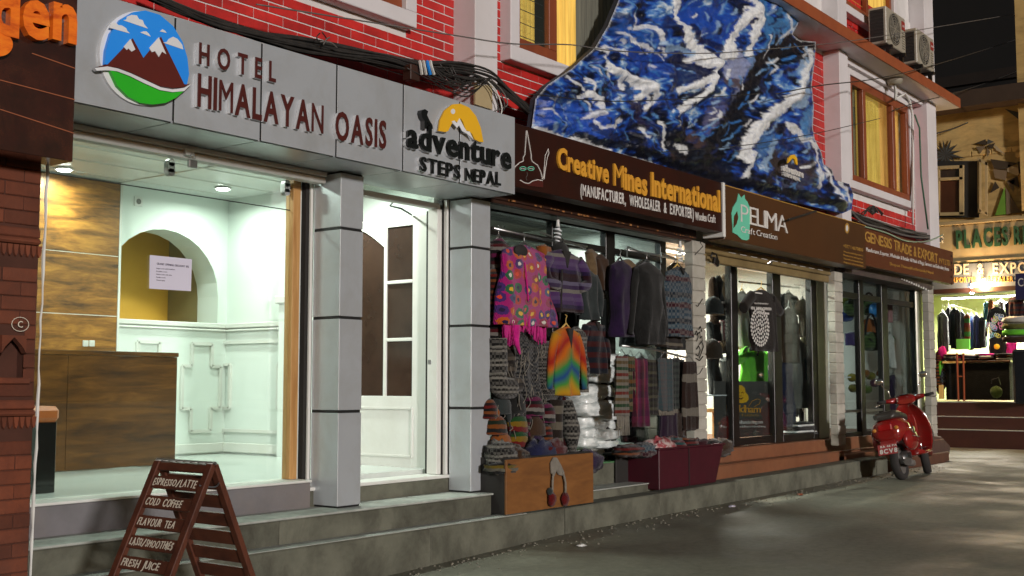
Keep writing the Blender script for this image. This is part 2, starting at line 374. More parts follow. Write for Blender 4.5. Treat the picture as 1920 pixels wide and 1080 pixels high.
m_curtg = curtain_mat('grey_lace_curtain', (.16,.16,.12), (.09,.09,.07), .05)
m_curta = curtain_mat('amber_curtain', (.8,.42,.10), (.5,.24,.05), .6)

# ---------------------------------------------------------------- lettering
_gl = {}
def glyph(ch, bold=0.0):
    if ch in 'MNW': bold = 0.0
    k = (ch, bold)
    if k not in _gl:
        cu = bpy.data.curves.new('g', 'FONT'); cu.body = ch; cu.size = 1; cu.offset = bold; cu.resolution_u = 3; cu.fill_mode = 'FRONT'
        o = bpy.data.objects.new('g', cu); C.objects.link(o)
        me = bpy.data.meshes.new_from_object(o.evaluated_get(bpy.context.evaluated_depsgraph_get()))
        vs = [(v.co.x, v.co.y) for v in me.vertices]; fs = [tuple(p.vertices) for p in me.polygons]
        ec = {}
        for f in fs:
            for i in range(len(f)):
                e = tuple(sorted((f[i], f[(i+1) % len(f)]))); ec[e] = ec.get(e, 0)+1
        bd = [e for e, c_ in ec.items() if c_ == 1]
        # orient boundary edges as they run in their face
        dirs = set()
        for f in fs:
            for i in range(len(f)): dirs.add((f[i], f[(i+1) % len(f)]))
        bd = [e if e in dirs else (e[1], e[0]) for e in bd]
        x0 = min(v[0] for v in vs) if vs else 0; x1 = max(v[0] for v in vs) if vs else .3
        bpy.data.objects.remove(o); bpy.data.meshes.remove(me); bpy.data.curves.remove(cu)
        _gl[k] = (vs, fs, bd, x0, x1)
    return _gl[k]
CAP = .73
def letters(s, org, width, cap, t, m, parent, ux=(1,0,0), out=(0,-1,0), gap=.10, bold=0.0, name='letter', each=True, space=.45, stand=None, sm=None, slope=0, smooth=False):
    """raised letters: org = baseline start, cap height, total width; t thick along out"""
    org = Vector(org); ux = Vector(ux); out = Vector(out); uz = Vector((0,0,1)); sz = cap/CAP
    nat = sum((glyph(c, bold)[4]-glyph(c, bold)[3]) for c in s if c != ' ')
    gaps = cap*(gap*(len(s)-1)+space*s.count(' ')); sx = (width-gaps)/nat
    if sx < .2*sz: sx = .2*sz
    x = 0; whole = MB(); wst = MB()
    for c in s:
        if c == ' ': x += cap*(gap+space); continue
        vs, fs, bd, x0, x1 = glyph(c, bold); b = whole if not each else MB(); st = wst if not each else MB()
        P = [org+ux*(x+(vx-x0)*sx)+uz*(vy*sz+slope*x) for vx, vy in vs]; n = len(P)
        def put(bb, o0, o1):
            bb.add([p+out*o1 for p in P]+[p+out*o0 for p in P],
               [tuple(f) for f in fs]+[(a, a+n, b2+n, b2) for a, b2 in [(e[0], e[1]) for e in bd]])
        put(b, 0 if not stand else stand, t)
        if stand: put(st, 0, stand)
        if each:
            o = b.build(name, m, parent)
            if stand: st.build('letter_side', sm, o if parent.parent is None else parent)
        x += (x1-x0)*sx+gap*cap
    if not each:
        whole.build(name, m, parent)
    return x
def letters_px(s, p0, p1, ptop, Y, t, m, parent, **k):
    """baseline from photo pixel p0 to p1, ptop = top of the first capital"""
    a = at(*p0, Y=Y); b = at(*p1, Y=Y); c = at(*ptop, Y=Y)
    return letters(s, (a.x, Y, a.z), b.x-a.x, c.z-a.z, t, m, parent, slope=(b.z-a.z)/(b.x-a.x), **k)

# ================================================================ the ground
g = MB(); xs = [-60,-20,-5,2,5,7,9,11,13,16,20,26,40,120]; zr = lambda x: -.2 if x < 3 else (-.2+(x-3)/6*.19 if x < 9 else min(.05, -.01+(x-9)*.008))
ys = [-60,-10,0,2,4,6.24]
vs = [(x, y, zr(x)) for x in xs for y in ys]; ny = len(ys)
g.add(vs, [(i*ny+j, (i+1)*ny+j, (i+1)*ny+j+1, i*ny+j+1) for i in range(len(xs)-1) for j in range(ny-1)])
g.add([(-60,6.24,-.4),(120,6.24,-.4),(120,60,-.4),(-60,60,-.4)], [(0,1,2,3)])
g.add([(20.4,6.2,.049),(120,6.2,.049),(120,60,.049),(20.4,60,.049)], [(0,1,2,3)])
tag(g.build('road', m_road, base=(0,0,0)), kind='structure')

# kerb with a pale lip, made of poured lengths
kx = [3.45, 5.2, 7.05, 8.9, 10.6, 12.3, 14.0, 15.6, 17.2]
zk = lambda x: .22 if x < 9.5 else .22+(x-9.5)*.0085
for i in range(len(kx)-1):
    a, b_ = kx[i]+.004, kx[i+1]-.004; k = MB(); j = random.uniform(-.006, .006)
    k.prism([(a,6.2+j,-.45),(b_,6.2+j,-.45),(b_,6.2+j,zk(b_)),(a,6.2+j,zk(a))], (0,.9,0))
    tag(k.build('kerb', m_conc, bev=.012), kind='structure')
tag(MB().box(17.21, 20.6, 6.36, 6.72, -.3, .20).build('step', M('dark_terracotta', (.12,.05,.028), (.07,.03,.018), sc=2, rough=.7), bev=.01), kind='structure')
# hotel step
for a, b_ in ((3.72,5.63),(5.634,8.02)):
    tag(MB().box(a, b_, 6.36, 7.3, .15, .395).build('step', m_conc, bev=.01), kind='structure')
tag(MB().box(3.72, 8.03, 6.345, 6.75, .396, .412).build('step_lip', m_concl, bev=.005), kind='structure')
for i, (a,b_) in enumerate(((3.7,5.9),(5.904,8.3))):
    tag(MB().box(a, b_, 6.19, 6.35, .222, .228).build('kerb_lip', m_concl, bev=.002), kind='structure')
# sill wall below the hotel window, door sill wall
tag(MB().box(3.72, 6.26, 6.73, 7.0, .2, .60).build('sill_wall', m_sill, bev=.006), kind='structure')
tag(MB().box(3.72, 6.26, 6.715, 7.0, .602, .62).build('window_sill', m_white, bev=.004), kind='structure')
tag(MB().box(6.262, 8.29, 6.76, 7.0, .2, .53).build('door_step', m_conc, bev=.006), kind='structure')
tag(MB().box(6.262, 8.2, 6.745, 7.0, .532, .56).build('door_threshold', m_white, bev=.004), kind='structure')
# creative craft steps, floors, terracotta steps of the other shops
tag(MB().box(9.55, 11.06, 6.42, 6.7, .15, .305).build('step', m_conc, bev=.008), kind='structure')
tag(MB().box(9.55, 11.08, 6.405, 6.7, .306, .318).build('step_lip', m_concl, bev=.004), kind='structure')
tag(MB().box(8.25, 12.2, 6.7, 10.4, .1, .53).build('floor', m_conc, bev=.006), kind='structure')
tag(MB().box(12.2, 20.6, 6.72, 10.4, .1, .56).build('floor', m_tile, bev=.01), kind='structure')
tag(MB().box(12.25, 16.2, 6.46, 6.72, .1, .40).build('step', m_tile, bev=.01), kind='structure')
tag(MB().box(16.0, 20.6, 6.46, 6.72, .1, .34).build('step', m_tile, bev=.01), kind='structure')
tag(MB().box(12.25, 20.6, 6.44, 6.50, .401, .412).build('step_lip', m_tile, bev=.004), kind='structure')

# ================================================================ hotel lobby behind the glass
m_lw = m_wwall
tag(MB().box(3.3, 8.3, 7.0, 10.9, .3, .6).build('lobby_floor', m_floor), kind='structure')
lc = MB().box(3.3, 8.3, 6.78, 10.9, 3.38, 3.5).build('lobby_ceiling', m_ceil); tag(lc, kind='structure')
for k in range(6):
    MB().box(3.35+.0, 8.25, 7.3+k*.55, 7.312+k*.55, 3.372, 3.3805).build('ceiling_batten', m_white, lc)
MB().box(6.9, 6.915, 6.9, 10.3, 3.371, 3.3805).build('ceiling_batten', m_white, lc)
rw = MB().box(8.3, 8.42, 6.95, 10.9, .3, 3.5).build('lobby_side_wall', m_lw); tag(rw, kind='structure')
tag(MB().box(3.2, 3.3, 6.6, 10.9, .3, 3.5).build('lobby_far_side_wall', m_lw), kind='structure')
# back wall with an arched niche (outline runs round the niche)
YB = 10.3
def arch_pts(cx, hw, z0, zs, n=14):
    return [(cx-hw, z0)]+[(cx-hw*math.cos(math.pi*i/n), zs+hw*.95*math.sin(math.pi*i/n)) for i in range(n+1)]+[(cx+hw, z0)]
cx, hw = 7.48, .70
bw_ = MB(); ap = arch_pts(cx, hw, 1.98, 2.30)
bw_.box(3.3, cx-hw, YB, YB+.35, .6, 3.38).box(cx+hw, 8.3, YB, YB+.35, .6, 3.38).box(cx-hw, cx+hw, YB, YB+.35, .6, 1.96)
top = [(p[0], YB, p[1]) for p in ap[1:-1]]+[(cx+hw, YB, 3.38), (cx-hw, YB, 3.38)]
bw_.prism(top, (0,.35,0))
bwo = bw_.build('lobby_back_wall', m_lw); tag(bwo, kind='structure')
tag(MB().box(cx-hw-.3, cx+hw+.2, YB+.9, YB+1.0, 1.2, 3.3).build('passage_wall', M('ochre_wall',(.78,.42,.05),(.70,.37,.045),rough=.6)), kind='structure')
tag(MB().box(cx-hw-.3, cx+hw+.2, YB+.35, YB+.9, 1.9, 1.95).build('passage_floor', m_floor), kind='structure')
tag(MB().box(cx+hw+.01, cx+hw+.1, YB+.35, YB+.9, 1.9, 3.3).build('passage_wall', M('ochre_wall_shaded',(.26,.21,.10),rough=.6)), kind='structure')  # shaded copy of the ochre wall, dimness put into its colour
# chair rails, skirting and stepped mouldings
def moulding(pts, r=.017):
    b = MB()
    for p, q in zip(pts, pts[1:]): b.bar(p, q, r*2, r*2)
    b.build('wall_moulding', m_white, rw)
for z, h in ((1.955,.05),(1.92,.02),(.62,.10)):
    MB().box(8.262, 8.3, 9.3, YB, z, z+h).build('chair_rail' if z > 1 else 'skirting_board', m_white, rw, bev=.006)
    MB().box(cx-hw-.6, 8.262, YB-.035, YB, z, z+h).build('chair_rail' if z > 1 else 'skirting_board', m_white, bwo, bev=.006)
def stepped(f, a, b, z0, z1, st, sz):
    return [f(a+st, z0), f(b-st, z0), f(b-st, z0+sz), f(b, z0+sz), f(b, z1-sz), f(b-st, z1-sz), f(b-st, z1), f(a+st, z1), f(a+st, z1-sz), f(a, z1-sz), f(a, z0+sz), f(a+st, z0+sz), f(a+st, z0)]
moulding(stepped(lambda u, z: (8.285, u, z), 10.2, 9.42, .85, 1.8, .18, .24))
moulding(stepped(lambda u, z: (u, YB-.014, z), 7.72, 8.22, .85, 1.78, .12, .24))
moulding(stepped(lambda u, z: (u, YB-.014, z), 7.05, 7.55, .85, 1.78, .12, .24))
# pilaster near the wooden post
pl = MB().box(8.19, 8.3, 9.15, 9.32, .6, 3.38).build('lobby_pilaster', m_lw); tag(pl, kind='structure')
MB().box(8.15, 8.299, 9.12, 9.35, 2.18, 2.26).build('pilaster_cap', m_white, pl, bev=.01)
# oak laminate wall panels
wp = thing('wood_wall_panelling', 'golden oak laminate panels covering the left of the lobby back wall', 'wall panelling', (6.2, YB-.03, 1.2))
for z0, z1 in ((.7,1.50),(1.508,2.02),(2.028,2.62),(2.628,3.36)):
    MB().box(5.0, 6.90, YB-.045, YB-.002, z0, z1).build('panel', m_lam, wp, bev=.002)
MB().box(5.0, 6.895, YB-.0425, YB-.0015, .7, 3.36).build('joint_strip', m_white, wp)
MB().box(6.902, 6.925, YB-.05, YB-.002, .7, 3.37).build('edge_trim', m_white, wp)
for px in (160, 172):
    p = at(px, 644, Y=YB-.05); MB().box(p.x-.03, p.x+.03, YB-.06, YB-.046, p.z-.03, p.z+.03).build('socket', m_white, wp, bev=.004)
p = at(259, 378, Y=YB)
so_ = MB().box(p.x-.05, p.x+.05, YB-.012, YB-.001, p.z-.05, p.z+.05).build('wall_socket', m_white, bev=.003); tag(so_, 'small white socket plate high on the lobby wall left of the arch', 'wall socket')
MB().lathe((p.x, YB-.013, p.z), [(.001,0),(.03,0),(.03,.004),(.001,.004)], 10, 'Y').build('socket_face', m_cableg, so_)
# reception counter
rc = thing('reception_counter', 'dark oak reception counter standing in the hotel lobby', 'counter', (5.9, 9.2, .6))
for a, b_ in ((4.6,5.72),(5.724,6.85)):
    MB().box(a, b_, 9.2, 9.24, .61, 1.60).build('front_panel', m_lamd, rc, bev=.002)
MB().box(4.6, 6.86, 9.19, 9.75, 1.602, 1.642).build('counter_top', m_lamd, rc, bev=.004)
MB().box(6.82, 6.862, 9.242, 9.75, .61, 1.60).build('side_panel', m_white, rc)
# bench end with orange seat pad by the brick pier
bs = thing('bar_stool', 'orange padded seat on a dark slab leg by the lobby window', 'stool', (4.75, 7.6, .6))
p = at(70, 778, Y=7.6); q = at(96, 905, Y=7.6)
MB().box(p.x-.25, q.x, 7.5, 7.8, p.z-.05, p.z+.06).build('seat', M('orange_vinyl',(.55,.16,.04),rough=.4), bs, bev=.03)
MB().box(q.x-.16, q.x-.02, 7.52, 7.78, .6, p.z-.05).build('leg', m_blackgl, bs, bev=.004)
# downlights
def downlight(x, y, e, i):
    d = thing('downlight', ['recessed round downlight at the left end of the lobby ceiling','recessed round downlight over the lobby right of the arch','recessed round downlight near the glass inside the entrance door','recessed round downlight in the lobby ceiling close to the window'][i], 'ceiling light', (x, y, 3.37), 'lobby ceiling downlights')
    MB().lathe((x, y, 3.362), [(.05,.012),(.085,.012),(.085,0),(.05,.003)], 20).build('trim_ring', m_white, d)
    MB().lathe((x, y, 3.352), [(.001,0),(.06,0),(.06,.006),(.001,.006)], 18).build('lamp_disc', emis('lamp_glow',(.95,1,.97), 40), d)
    l = bpy.data.lights.new('downlight_beam', 'AREA'); l.shape = 'DISK'; l.size = .16; l.energy = e; l.color = (.89, 1, .88); l.spread = R(165)
    o = bpy.data.objects.new('downlight_beam', l); C.objects.link(o); o.location = (x, y, 3.35)
p1 = at(115, 318, Z=3.37); p2 = at(418, 353, Z=3.37)
downlight(p1.x, min(p1.y, 10.0), 34, 0); downlight(p2.x, min(p2.y, 10.0), 28, 1); downlight(7.55, 7.75, 42, 2); downlight(5.3, 7.7, 42, 3)

# ---------------------------------------------------------------- shop window of the hotel
sw = thing('hotel_shop_window', 'large frameless glass window of the hotel lobby under the grey fascia', 'shop window', (5.0, 6.9, .62))
MB().box(3.5, 6.16, 6.9, 6.908, .622, 2.70).build('pane', m_glass, sw)
MB().box(3.5, 6.16, 6.9, 6.908, 2.706, 3.0).build('pane', m_glass, sw)
MB().box(3.5, 6.16, 6.899, 6.909, 2.700, 2.706).build('joint', m_seam, sw)
for px in (320, 537):
    p = at(px, 314 if px == 320 else 352, Y=6.89)
    MB().lathe((p.x, 6.89, p.z+.035), [(0,-.012),(.028,-.012),(.028,.03),(0,.03)], 14, 'Y').box(p.x-.028, p.x+.028, 6.878, 6.93, p.z-.035, p.z+.035).lathe((p.x, 6.89, p.z-.035), [(0,-.012),(.028,-.012),(.028,.03),(0,.03)], 14, 'Y').build('glass_clip', m_steel, sw)
a = at(548, 620, Y=6.9)
MB().box(6.16, 6.235, 6.86, 6.95, .622, 2.96).build('wooden_post', m_pine, sw, bev=.003)
MB().box(6.236, 6.40, 6.885, 6.98, .3, 3.1).build('jamb', m_wwall, sw, bev=.004)
# white roller header under the fascia, with grooves
hd = thing('roller_header', 'chipped white painted roller shutter header above the lobby window', 'shutter header', (5.0, 6.66, 2.9))
MB().box(3.6, 6.30, 6.63, 6.74, 2.955, 2.993).build('slat', m_white, hd, bev=.006)
MB().box(3.6, 6.30, 6.64, 6.75, 2.905, 2.952).build('slat', m_white, hd, bev=.010)
# guide channels left of column 1 and right of the door
gc = thing('shutter_guide', 'narrow white and dark shutter guide channel left of the first grey column', 'shutter guide', (6.27, 6.7, .45))
MB().box(6.262, 6.316, 6.83, 6.88, .45, 2.99).build('dark_channel', m_darkgap, gc)
MB().box(6.290, 6.315, 6.802, 6.825, .50, 2.99).build('rail', m_white, gc, bev=.003)
gd = thing('shutter_guide', 'pale shutter guide channel between the white door frame and second grey column', 'shutter guide', (7.9, 6.7, .45))
MB().box(7.868, 7.903, 6.81, 6.86, .56, 2.99).build('dark_channel', m_darkgap, gd)
MB().box(7.878, 7.902, 6.76, 6.80, .56, 2.99).build('rail', m_white, gd, bev=.003)
pd = thing('padlock', 'old grey padlock hanging from the white header over the lobby window', 'padlock', (5.12, 6.6, 2.8), 'shutter padlocks')
p = at(361, 300, Y=6.6)
MB().box(p.x-.035, p.x+.035, 6.585, 6.615, p.z-.055, p.z+.0).build('lock_body', m_steel, pd, bev=.006)
MB().tube([(p.x+.022*math.cos(a_), 6.6, p.z+.012+.03*max(0, math.sin(a_))) for a_ in [0, .5, 1.0, 1.57, 2.1, 2.6, 3.14]], .005).build('shackle', m_steel, pd, smooth=True)
MB().box(p.x-.05, p.x+.02, 6.60, 6.64, p.z+.03, p.z+.075).build('hasp', m_white, pd, bev=.003)
# the notice taped inside
nc = thing('paper_notice', 'landscape white paper notice taped on the lobby glass below the arch top', 'paper notice', (5.0, 6.89, 1.9))
c0, c1, c2, c3 = at(281,478,Y=6.893), at(360,486,Y=6.893), at(358,546,Y=6.893), at(280,541,Y=6.893)
MB().prism([c0,c1,c2,c3], (0,.002,0)).build('sheet', m_paper, nc)
letters_px('GRAND OPENING DISCOUNT 10%', (294,496), (354,502), (294,492), 6.891, .001, m_ink, nc, each=False, name='heading', bold=.01)
for k, (s_, w_) in enumerate((('Single room with breakfast', .6), ('Double room', .35), ('Deluxe room with view', .5), ('Family room', .3), ('Terms apply', .28))):
    y = 504+k*5.5; letters_px(s_, (293, y), (293+58*w_, y+4*w_), (293, y-2.2), 6.891, .001, m_ink, nc, each=False, name='printed_line')

# ---------------------------------------------------------------- entrance door
df = thing('entrance_door', 'white hotel entrance door standing open inwards with dark glass panes', 'door', (7.3, 6.9, .56))
MB().box(6.42, 7.86, 6.82, 6.90, 2.905, 2.955).build('transom_bar', m_white, df, bev=.006)
MB().box(6.42, 7.80, 6.86, 6.868, 2.957, 3.3).build('transom_pane', m_glass, df)
MB().box(7.80, 7.858, 6.80, 6.92, .562, 2.903).build('door_frame', m_white, df, bev=.006)
MB().box(7.862, 8.30, 6.905, 6.97, .562, 3.35).build('door_reveal', m_wwall, df)
MB().box(7.845, 7.862, 6.915, 6.975, .562, 2.9).build('hinge_gap', m_darkgap, df)
XL = 7.90
def L(y0, y1, z0, z1, x0=XL, x1=XL+.04): return MB().box(x0, x1, y0, y1, z0, z1)
fr = MB()   # leaf standing along Y at X = 7.9, its face towards -X; solid pieces round the glass
yh, yf = 6.98, 7.98
zb, zt = .59, 2.885
leaf = MB()
leaf.box(XL, XL+.04, yh, yh+.21, zb, zt)                      # hinge stile
leaf.box(XL, XL+.04, yh+.53, yh+.57, 1.24, zt)                # stile between panes and arch glass
leaf.box(XL, XL+.04, yh+.21, yf, zb, 1.24)                    # lower part
leaf.box(XL, XL+.04, yh+.21, yh+.53, 2.80, zt)
# spandrel above the half arch glass
ar = [(XL, yh+.57, 2.62)]+[(XL, yh+.57+.43*i/8, 2.62+.2*math.sin(math.pi/2*i/8)) for i in range(1, 9)]+[(XL, yf, zt), (XL, yh+.57, zt)]
leaf.prism(ar, (.04,0,0))
lf = leaf.build('leaf', m_white, df, bev=.002)
MB().box(XL+.012, XL+.028, yh+.57, yf, 1.24, 2.84).build('arched_pane', m_darkglass, df)
for z0, z1 in ((1.24,1.74),(1.77,2.27),(2.30,2.80)):
    MB().box(XL+.012, XL+.028, yh+.21, yh+.53, z0, z1).build('pane', m_darkglass, df)
for z in (1.74, 2.27): MB().box(XL-.004, XL+.04, yh+.21, yh+.53, z, z+.03).build('glazing_bar', m_white, df, bev=.004)
b = MB()
for q0, q1 in (((yh+.2,.70),(yf-.03,.70)),((yh+.2,1.13),(yf-.03,1.13)),((yh+.2,.70),(yh+.2,1.13))):
    b.bar((XL-.006, q0[0], q0[1]), (XL-.006, q1[0], q1[1]), .018, .018)
b.build('panel_moulding', m_white, df)
p = at(741, 383, Y=6.95); q = at(775, 395, Y=7.0)
MB().tube([at(738,378,Y=6.92), at(731,386,Y=7.0), at(752,391,Y=7.05), at(772,403,Y=7.2)], [.006,.006,.009,.009], 6).build('door_closer_arm', m_cable, df)
MB().box(7.70, 7.72, 6.80, 6.82, 1.52, 1.56).build('lock_plate', m_steel, df)
for z in (.9, 1.7, 2.5): MB().box(XL-.012, XL, yh-.01, yh+.03, z, z+.12).build('hinge', m_steel, df)

# ---------------------------------------------------------------- clad columns
def column(x0, x1, y1, lab):
    c = thing('clad_column', lab, 'column', ((x0+x1)/2, 6.6, .41), 'grey clad columns of the hotel')
    js = [2.55, 1.86, 1.14]; zz = [.415]+sorted(js)+[2.99]
    for i in range(len(zz)-1):
        MB().box(x0, x1, 6.5, y1, zz[i]+.011, zz[i+1]-.011).build('panel', m_acp, c, bev=.003)
    MB().box(x0+.008, x1-.008, 6.508, y1, .412, 2.992).build('core', m_seam, c)
column(6.318, 6.565, 6.80, 'grey panelled column between the lobby window and the entrance door')
column(7.905, 8.17, 6.75, 'grey panelled column at the right end of the hotel front')

# ---------------------------------------------------------------- hotel fascia
YS = 6.13; ZB, ZT = 2.996, 3.675
hs = thing('hotel_sign', 'grey panelled fascia with brown raised hotel letters and round mountain logo', 'shop sign', (5.0, YS, ZB))
ts = thing('travel_agency_sign', 'grey fascia end with yellow arch mountain logo and black raised letters', 'shop sign', (7.3, YS, ZB))
seams = [3.3, fx(327,130,YS), fx(490,170,YS), fx(631,210,YS), fx(756,240,YS), fx(862,270,YS), 8.055]
for i in range(6):
    par = hs if i < 4 else ts
    MB().box(seams[i]+.008, seams[i+1]-.008, YS, YS+.0045, ZB, ZT).build('panel', m_acp, par, bev=.001)
    MB().box(seams[i]+.006, seams[i+1]-.006, YS+.036, 6.80, ZB, ZB+.02).build('soffit_panel', m_acp, par, bev=.002)
MB().box(3.3, seams[4]-.003, YS+.005, YS+.3, ZB+.022, ZT-.004).build('backing', m_seam, hs)
MB().box(seams[4]+.003, 8.045, YS+.005, YS+.3, ZB+.022, ZT-.004).build('backing', m_seam, ts)
MB().box(3.3, seams[4]-.003, YS+.3, 6.78, ZB+.0205, ZB+.04).build('backing', m_seam, hs)
MB().box(seams[4]+.003, 8.045, YS+.3, 6.78, ZB+.0205, ZB+.04).build('backing', m_seam, ts)
MB().box(8.048, 8.053, YS+.036, 6.6, ZB+.0, ZT).build('end_panel', m_acp, ts)
k_ = dict(gap=.42, stand=.035, sm=m_acryl)
YL = YS-.001
letters_px('HOTEL', (367,120), (511,155), (367,79), YL, .036, m_dkred, hs, gap=.46, bold=.02, stand=.028, sm=m_acryl)
letters_px('HIMALAYAN', (364,199), (600,252), (364,136), YL, .036, m_dkred, hs, gap=.09, bold=.022, stand=.028, sm=m_acryl)
letters_px('OASIS', (623,261), (718,279), (623,206), YL, .036, m_dkred, hs, gap=.11, bold=.022, stand=.028, sm=m_acryl)
# logo
lg = lambda pts, t0, t1, m, nm, par=hs: MB().prism([at(a_, b2, Y=YL-t0) for a_, b2 in pts], (0, -(t1-t0), 0)).build(nm, m, par)
def ell(cx, cy, rx, ry, a0=0, a1=360, n=40, sh=0):
    return [(cx+rx*math.cos(R(a0+(a1-a0)*i/n)), cy-ry*math.sin(R(a0+(a1-a0)*i/n))+sh*(rx*math.cos(R(a0+(a1-a0)*i/n)))) for i in range(n+(1 if (a1-a0) < 360 else 0))]
disc = ell(271, 108, 78, 87, sh=.10)
lg(ell(262, 110, 79, 88, sh=.10), 0, .02, m_acryl, 'logo_backing')
lg([(192,122),(194,96),(203,64),(222,38),(246,24),(268,21),(295,29),(320,50),(338,80),(347,110),(350,140),(346,160),(338,158),(333,150),(313,106),(297,70),(276,107),(264,110),(244,73),(197,122)], .02, .045, m_blue, 'logo_sky')
lg([(176,127),(197,122),(244,73),(264,110),(297,70),(341,160),(352,158),(338,165),(318,166),(296,163),(268,150),(240,137),(216,128),(196,126)], .02, .047, m_lbrown, 'logo_mountain')
lg([(244,73),(253,93),(246,97),(240,91),(237,94),(231,88)], .0471, .052, m_acryl, 'snow_cap')
lg([(297,70),(311,102),(303,97),(297,107),(290,96),(284,98),(279,90)], .0471, .052, m_acryl, 'snow_cap')
lg([(172,129),(196,126),(216,130),(240,139),(268,152),(296,165),(318,169),(340,166),(354,158),(340,172),(318,174),(294,170),(264,157),(238,144),(214,135),(196,133),(176,134)], .02, .05, m_acryl, 'logo_wave')
lg([(202,133),(214,136),(238,145),(264,158),(294,171),(318,175),(340,172),(326,184),(306,194),(282,197),(258,194),(236,183),(216,163)], .02, .046, m_green, 'logo_leaf')
for pts in ([(230,38),(236,37),(238,31),(246,28),(256,29),(260,36),(267,38),(270,46),(277,54)], [(204,52),(207,45),(216,42),(221,47),(228,48),(236,53),(238,58),(243,63)], [(262,61),(268,59),(274,59),(279,64),(282,69)], [(299,59),(304,55),(309,58),(312,62)], [(305,80),(312,79),(316,73),(324,69),(332,73),(338,80),(341,84),(343,93)]):
    lg(pts, .0451, .049, m_acryl, 'cloud')
# adventure logo
letters_px('adventure', (755,275), (951,318), (755,226), YL, .05, m_blackgl, ts, gap=.09, bold=.028, stand=.028, sm=m_acryl)
letters_px('STEPS', (781,321), (856,337), (781,293), YL, .045, m_blackgl, ts, gap=.17, bold=.02, stand=.024, sm=m_acryl)
letters_px('NEPAL', (866,340), (932,348), (866,314), YL, .045, m_blackgl, ts, gap=.17, bold=.02, stand=.024, sm=m_acryl)
arch = [(820,246),(823,225),(832,207),(846,196),(861,195),(877,202),(890,218),(899,240),(904,267),(896,266),(888,262),(883,252),(876,246),(871,245),(866,230),(861,222),(857,231),(850,227),(844,233),(838,246),(833,248)]
lg([(a_-4, b2+1) for a_, b2 in arch], 0, .03, m_acryl, 'arch_side', ts); lg(arch, .03, .045, m_yellow, 'arch_logo', ts)
lg(ell(849,209,4,5,n=14), .0451, .048, m_acryl, 'sun_dot', ts)
lg([(846,228),(851,226),(856,231),(861,222),(869,238),(874,246),(880,247),(887,262),(881,256),(872,249),(866,246),(860,235),(856,240),(850,233)], .0451, .05, m_acryl, 'snow_cap', ts)
lg([(783,208),(789,206),(795,210),(793,217),(797,226),(803,236),(804,243),(798,237),(793,229),(792,243),(788,243),(788,228),(784,222),(782,214)], 0, .045, m_blackgl, 'climber_figure', ts)

# ---------------------------------------------------------------- dark carved sign on the left
YD = 6.0
cs = thing('cafe_sign', 'dark wooden sign board with bright orange cut-out letters at left edge', 'shop sign', (3.2, YD, 2.61))
MB().box(2.0, 3.722, YD, YD+.22, 2.612, 4.2).build('board', M('dark_lacquered_board',(.045,.012,.008),(.02,.008,.006),sc=4,rough=.16,spec=.8,bump=.25,bs=7,dirt=(.10,.03,.015),dsc=3,damt=.5,stretch=(1,1,1)), cs, bev=.004)
m_ow = wood('orange_wood_letter', (1,.27,.02), (.9,.19,.015), (.6,.09,.01), st=(3,1,8), rough=.35)  # letters do not emit; their strong lighting is put into the orange
for s_, p0, p1, pt in (('den', (-26,58), (135,76), (-26,-46)),):
    letters_px(s_, p0, p1, pt, YD, .05, m_ow, cs, gap=.06, bold=.035)
lg2 = MB().prism([at(a_, b2, Y=YD-.001) for a_, b2 in ell(-8, 86, 24, 22, n=24)], (0,-.045,0)); lg2.build('letter', m_ow, cs)
for pts in ([(0,150),(140,187)], [(60,100),(140,128)], [(0,205),(139,250)]):
    MB().tube([at(*pts[0], Y=YD-.002), at(*pts[1], Y=YD-.002)], .0035, 4).build('streak', M('orange_streak',(.4,.13,.06),rough=.4), cs)  # thin orange lines across the board
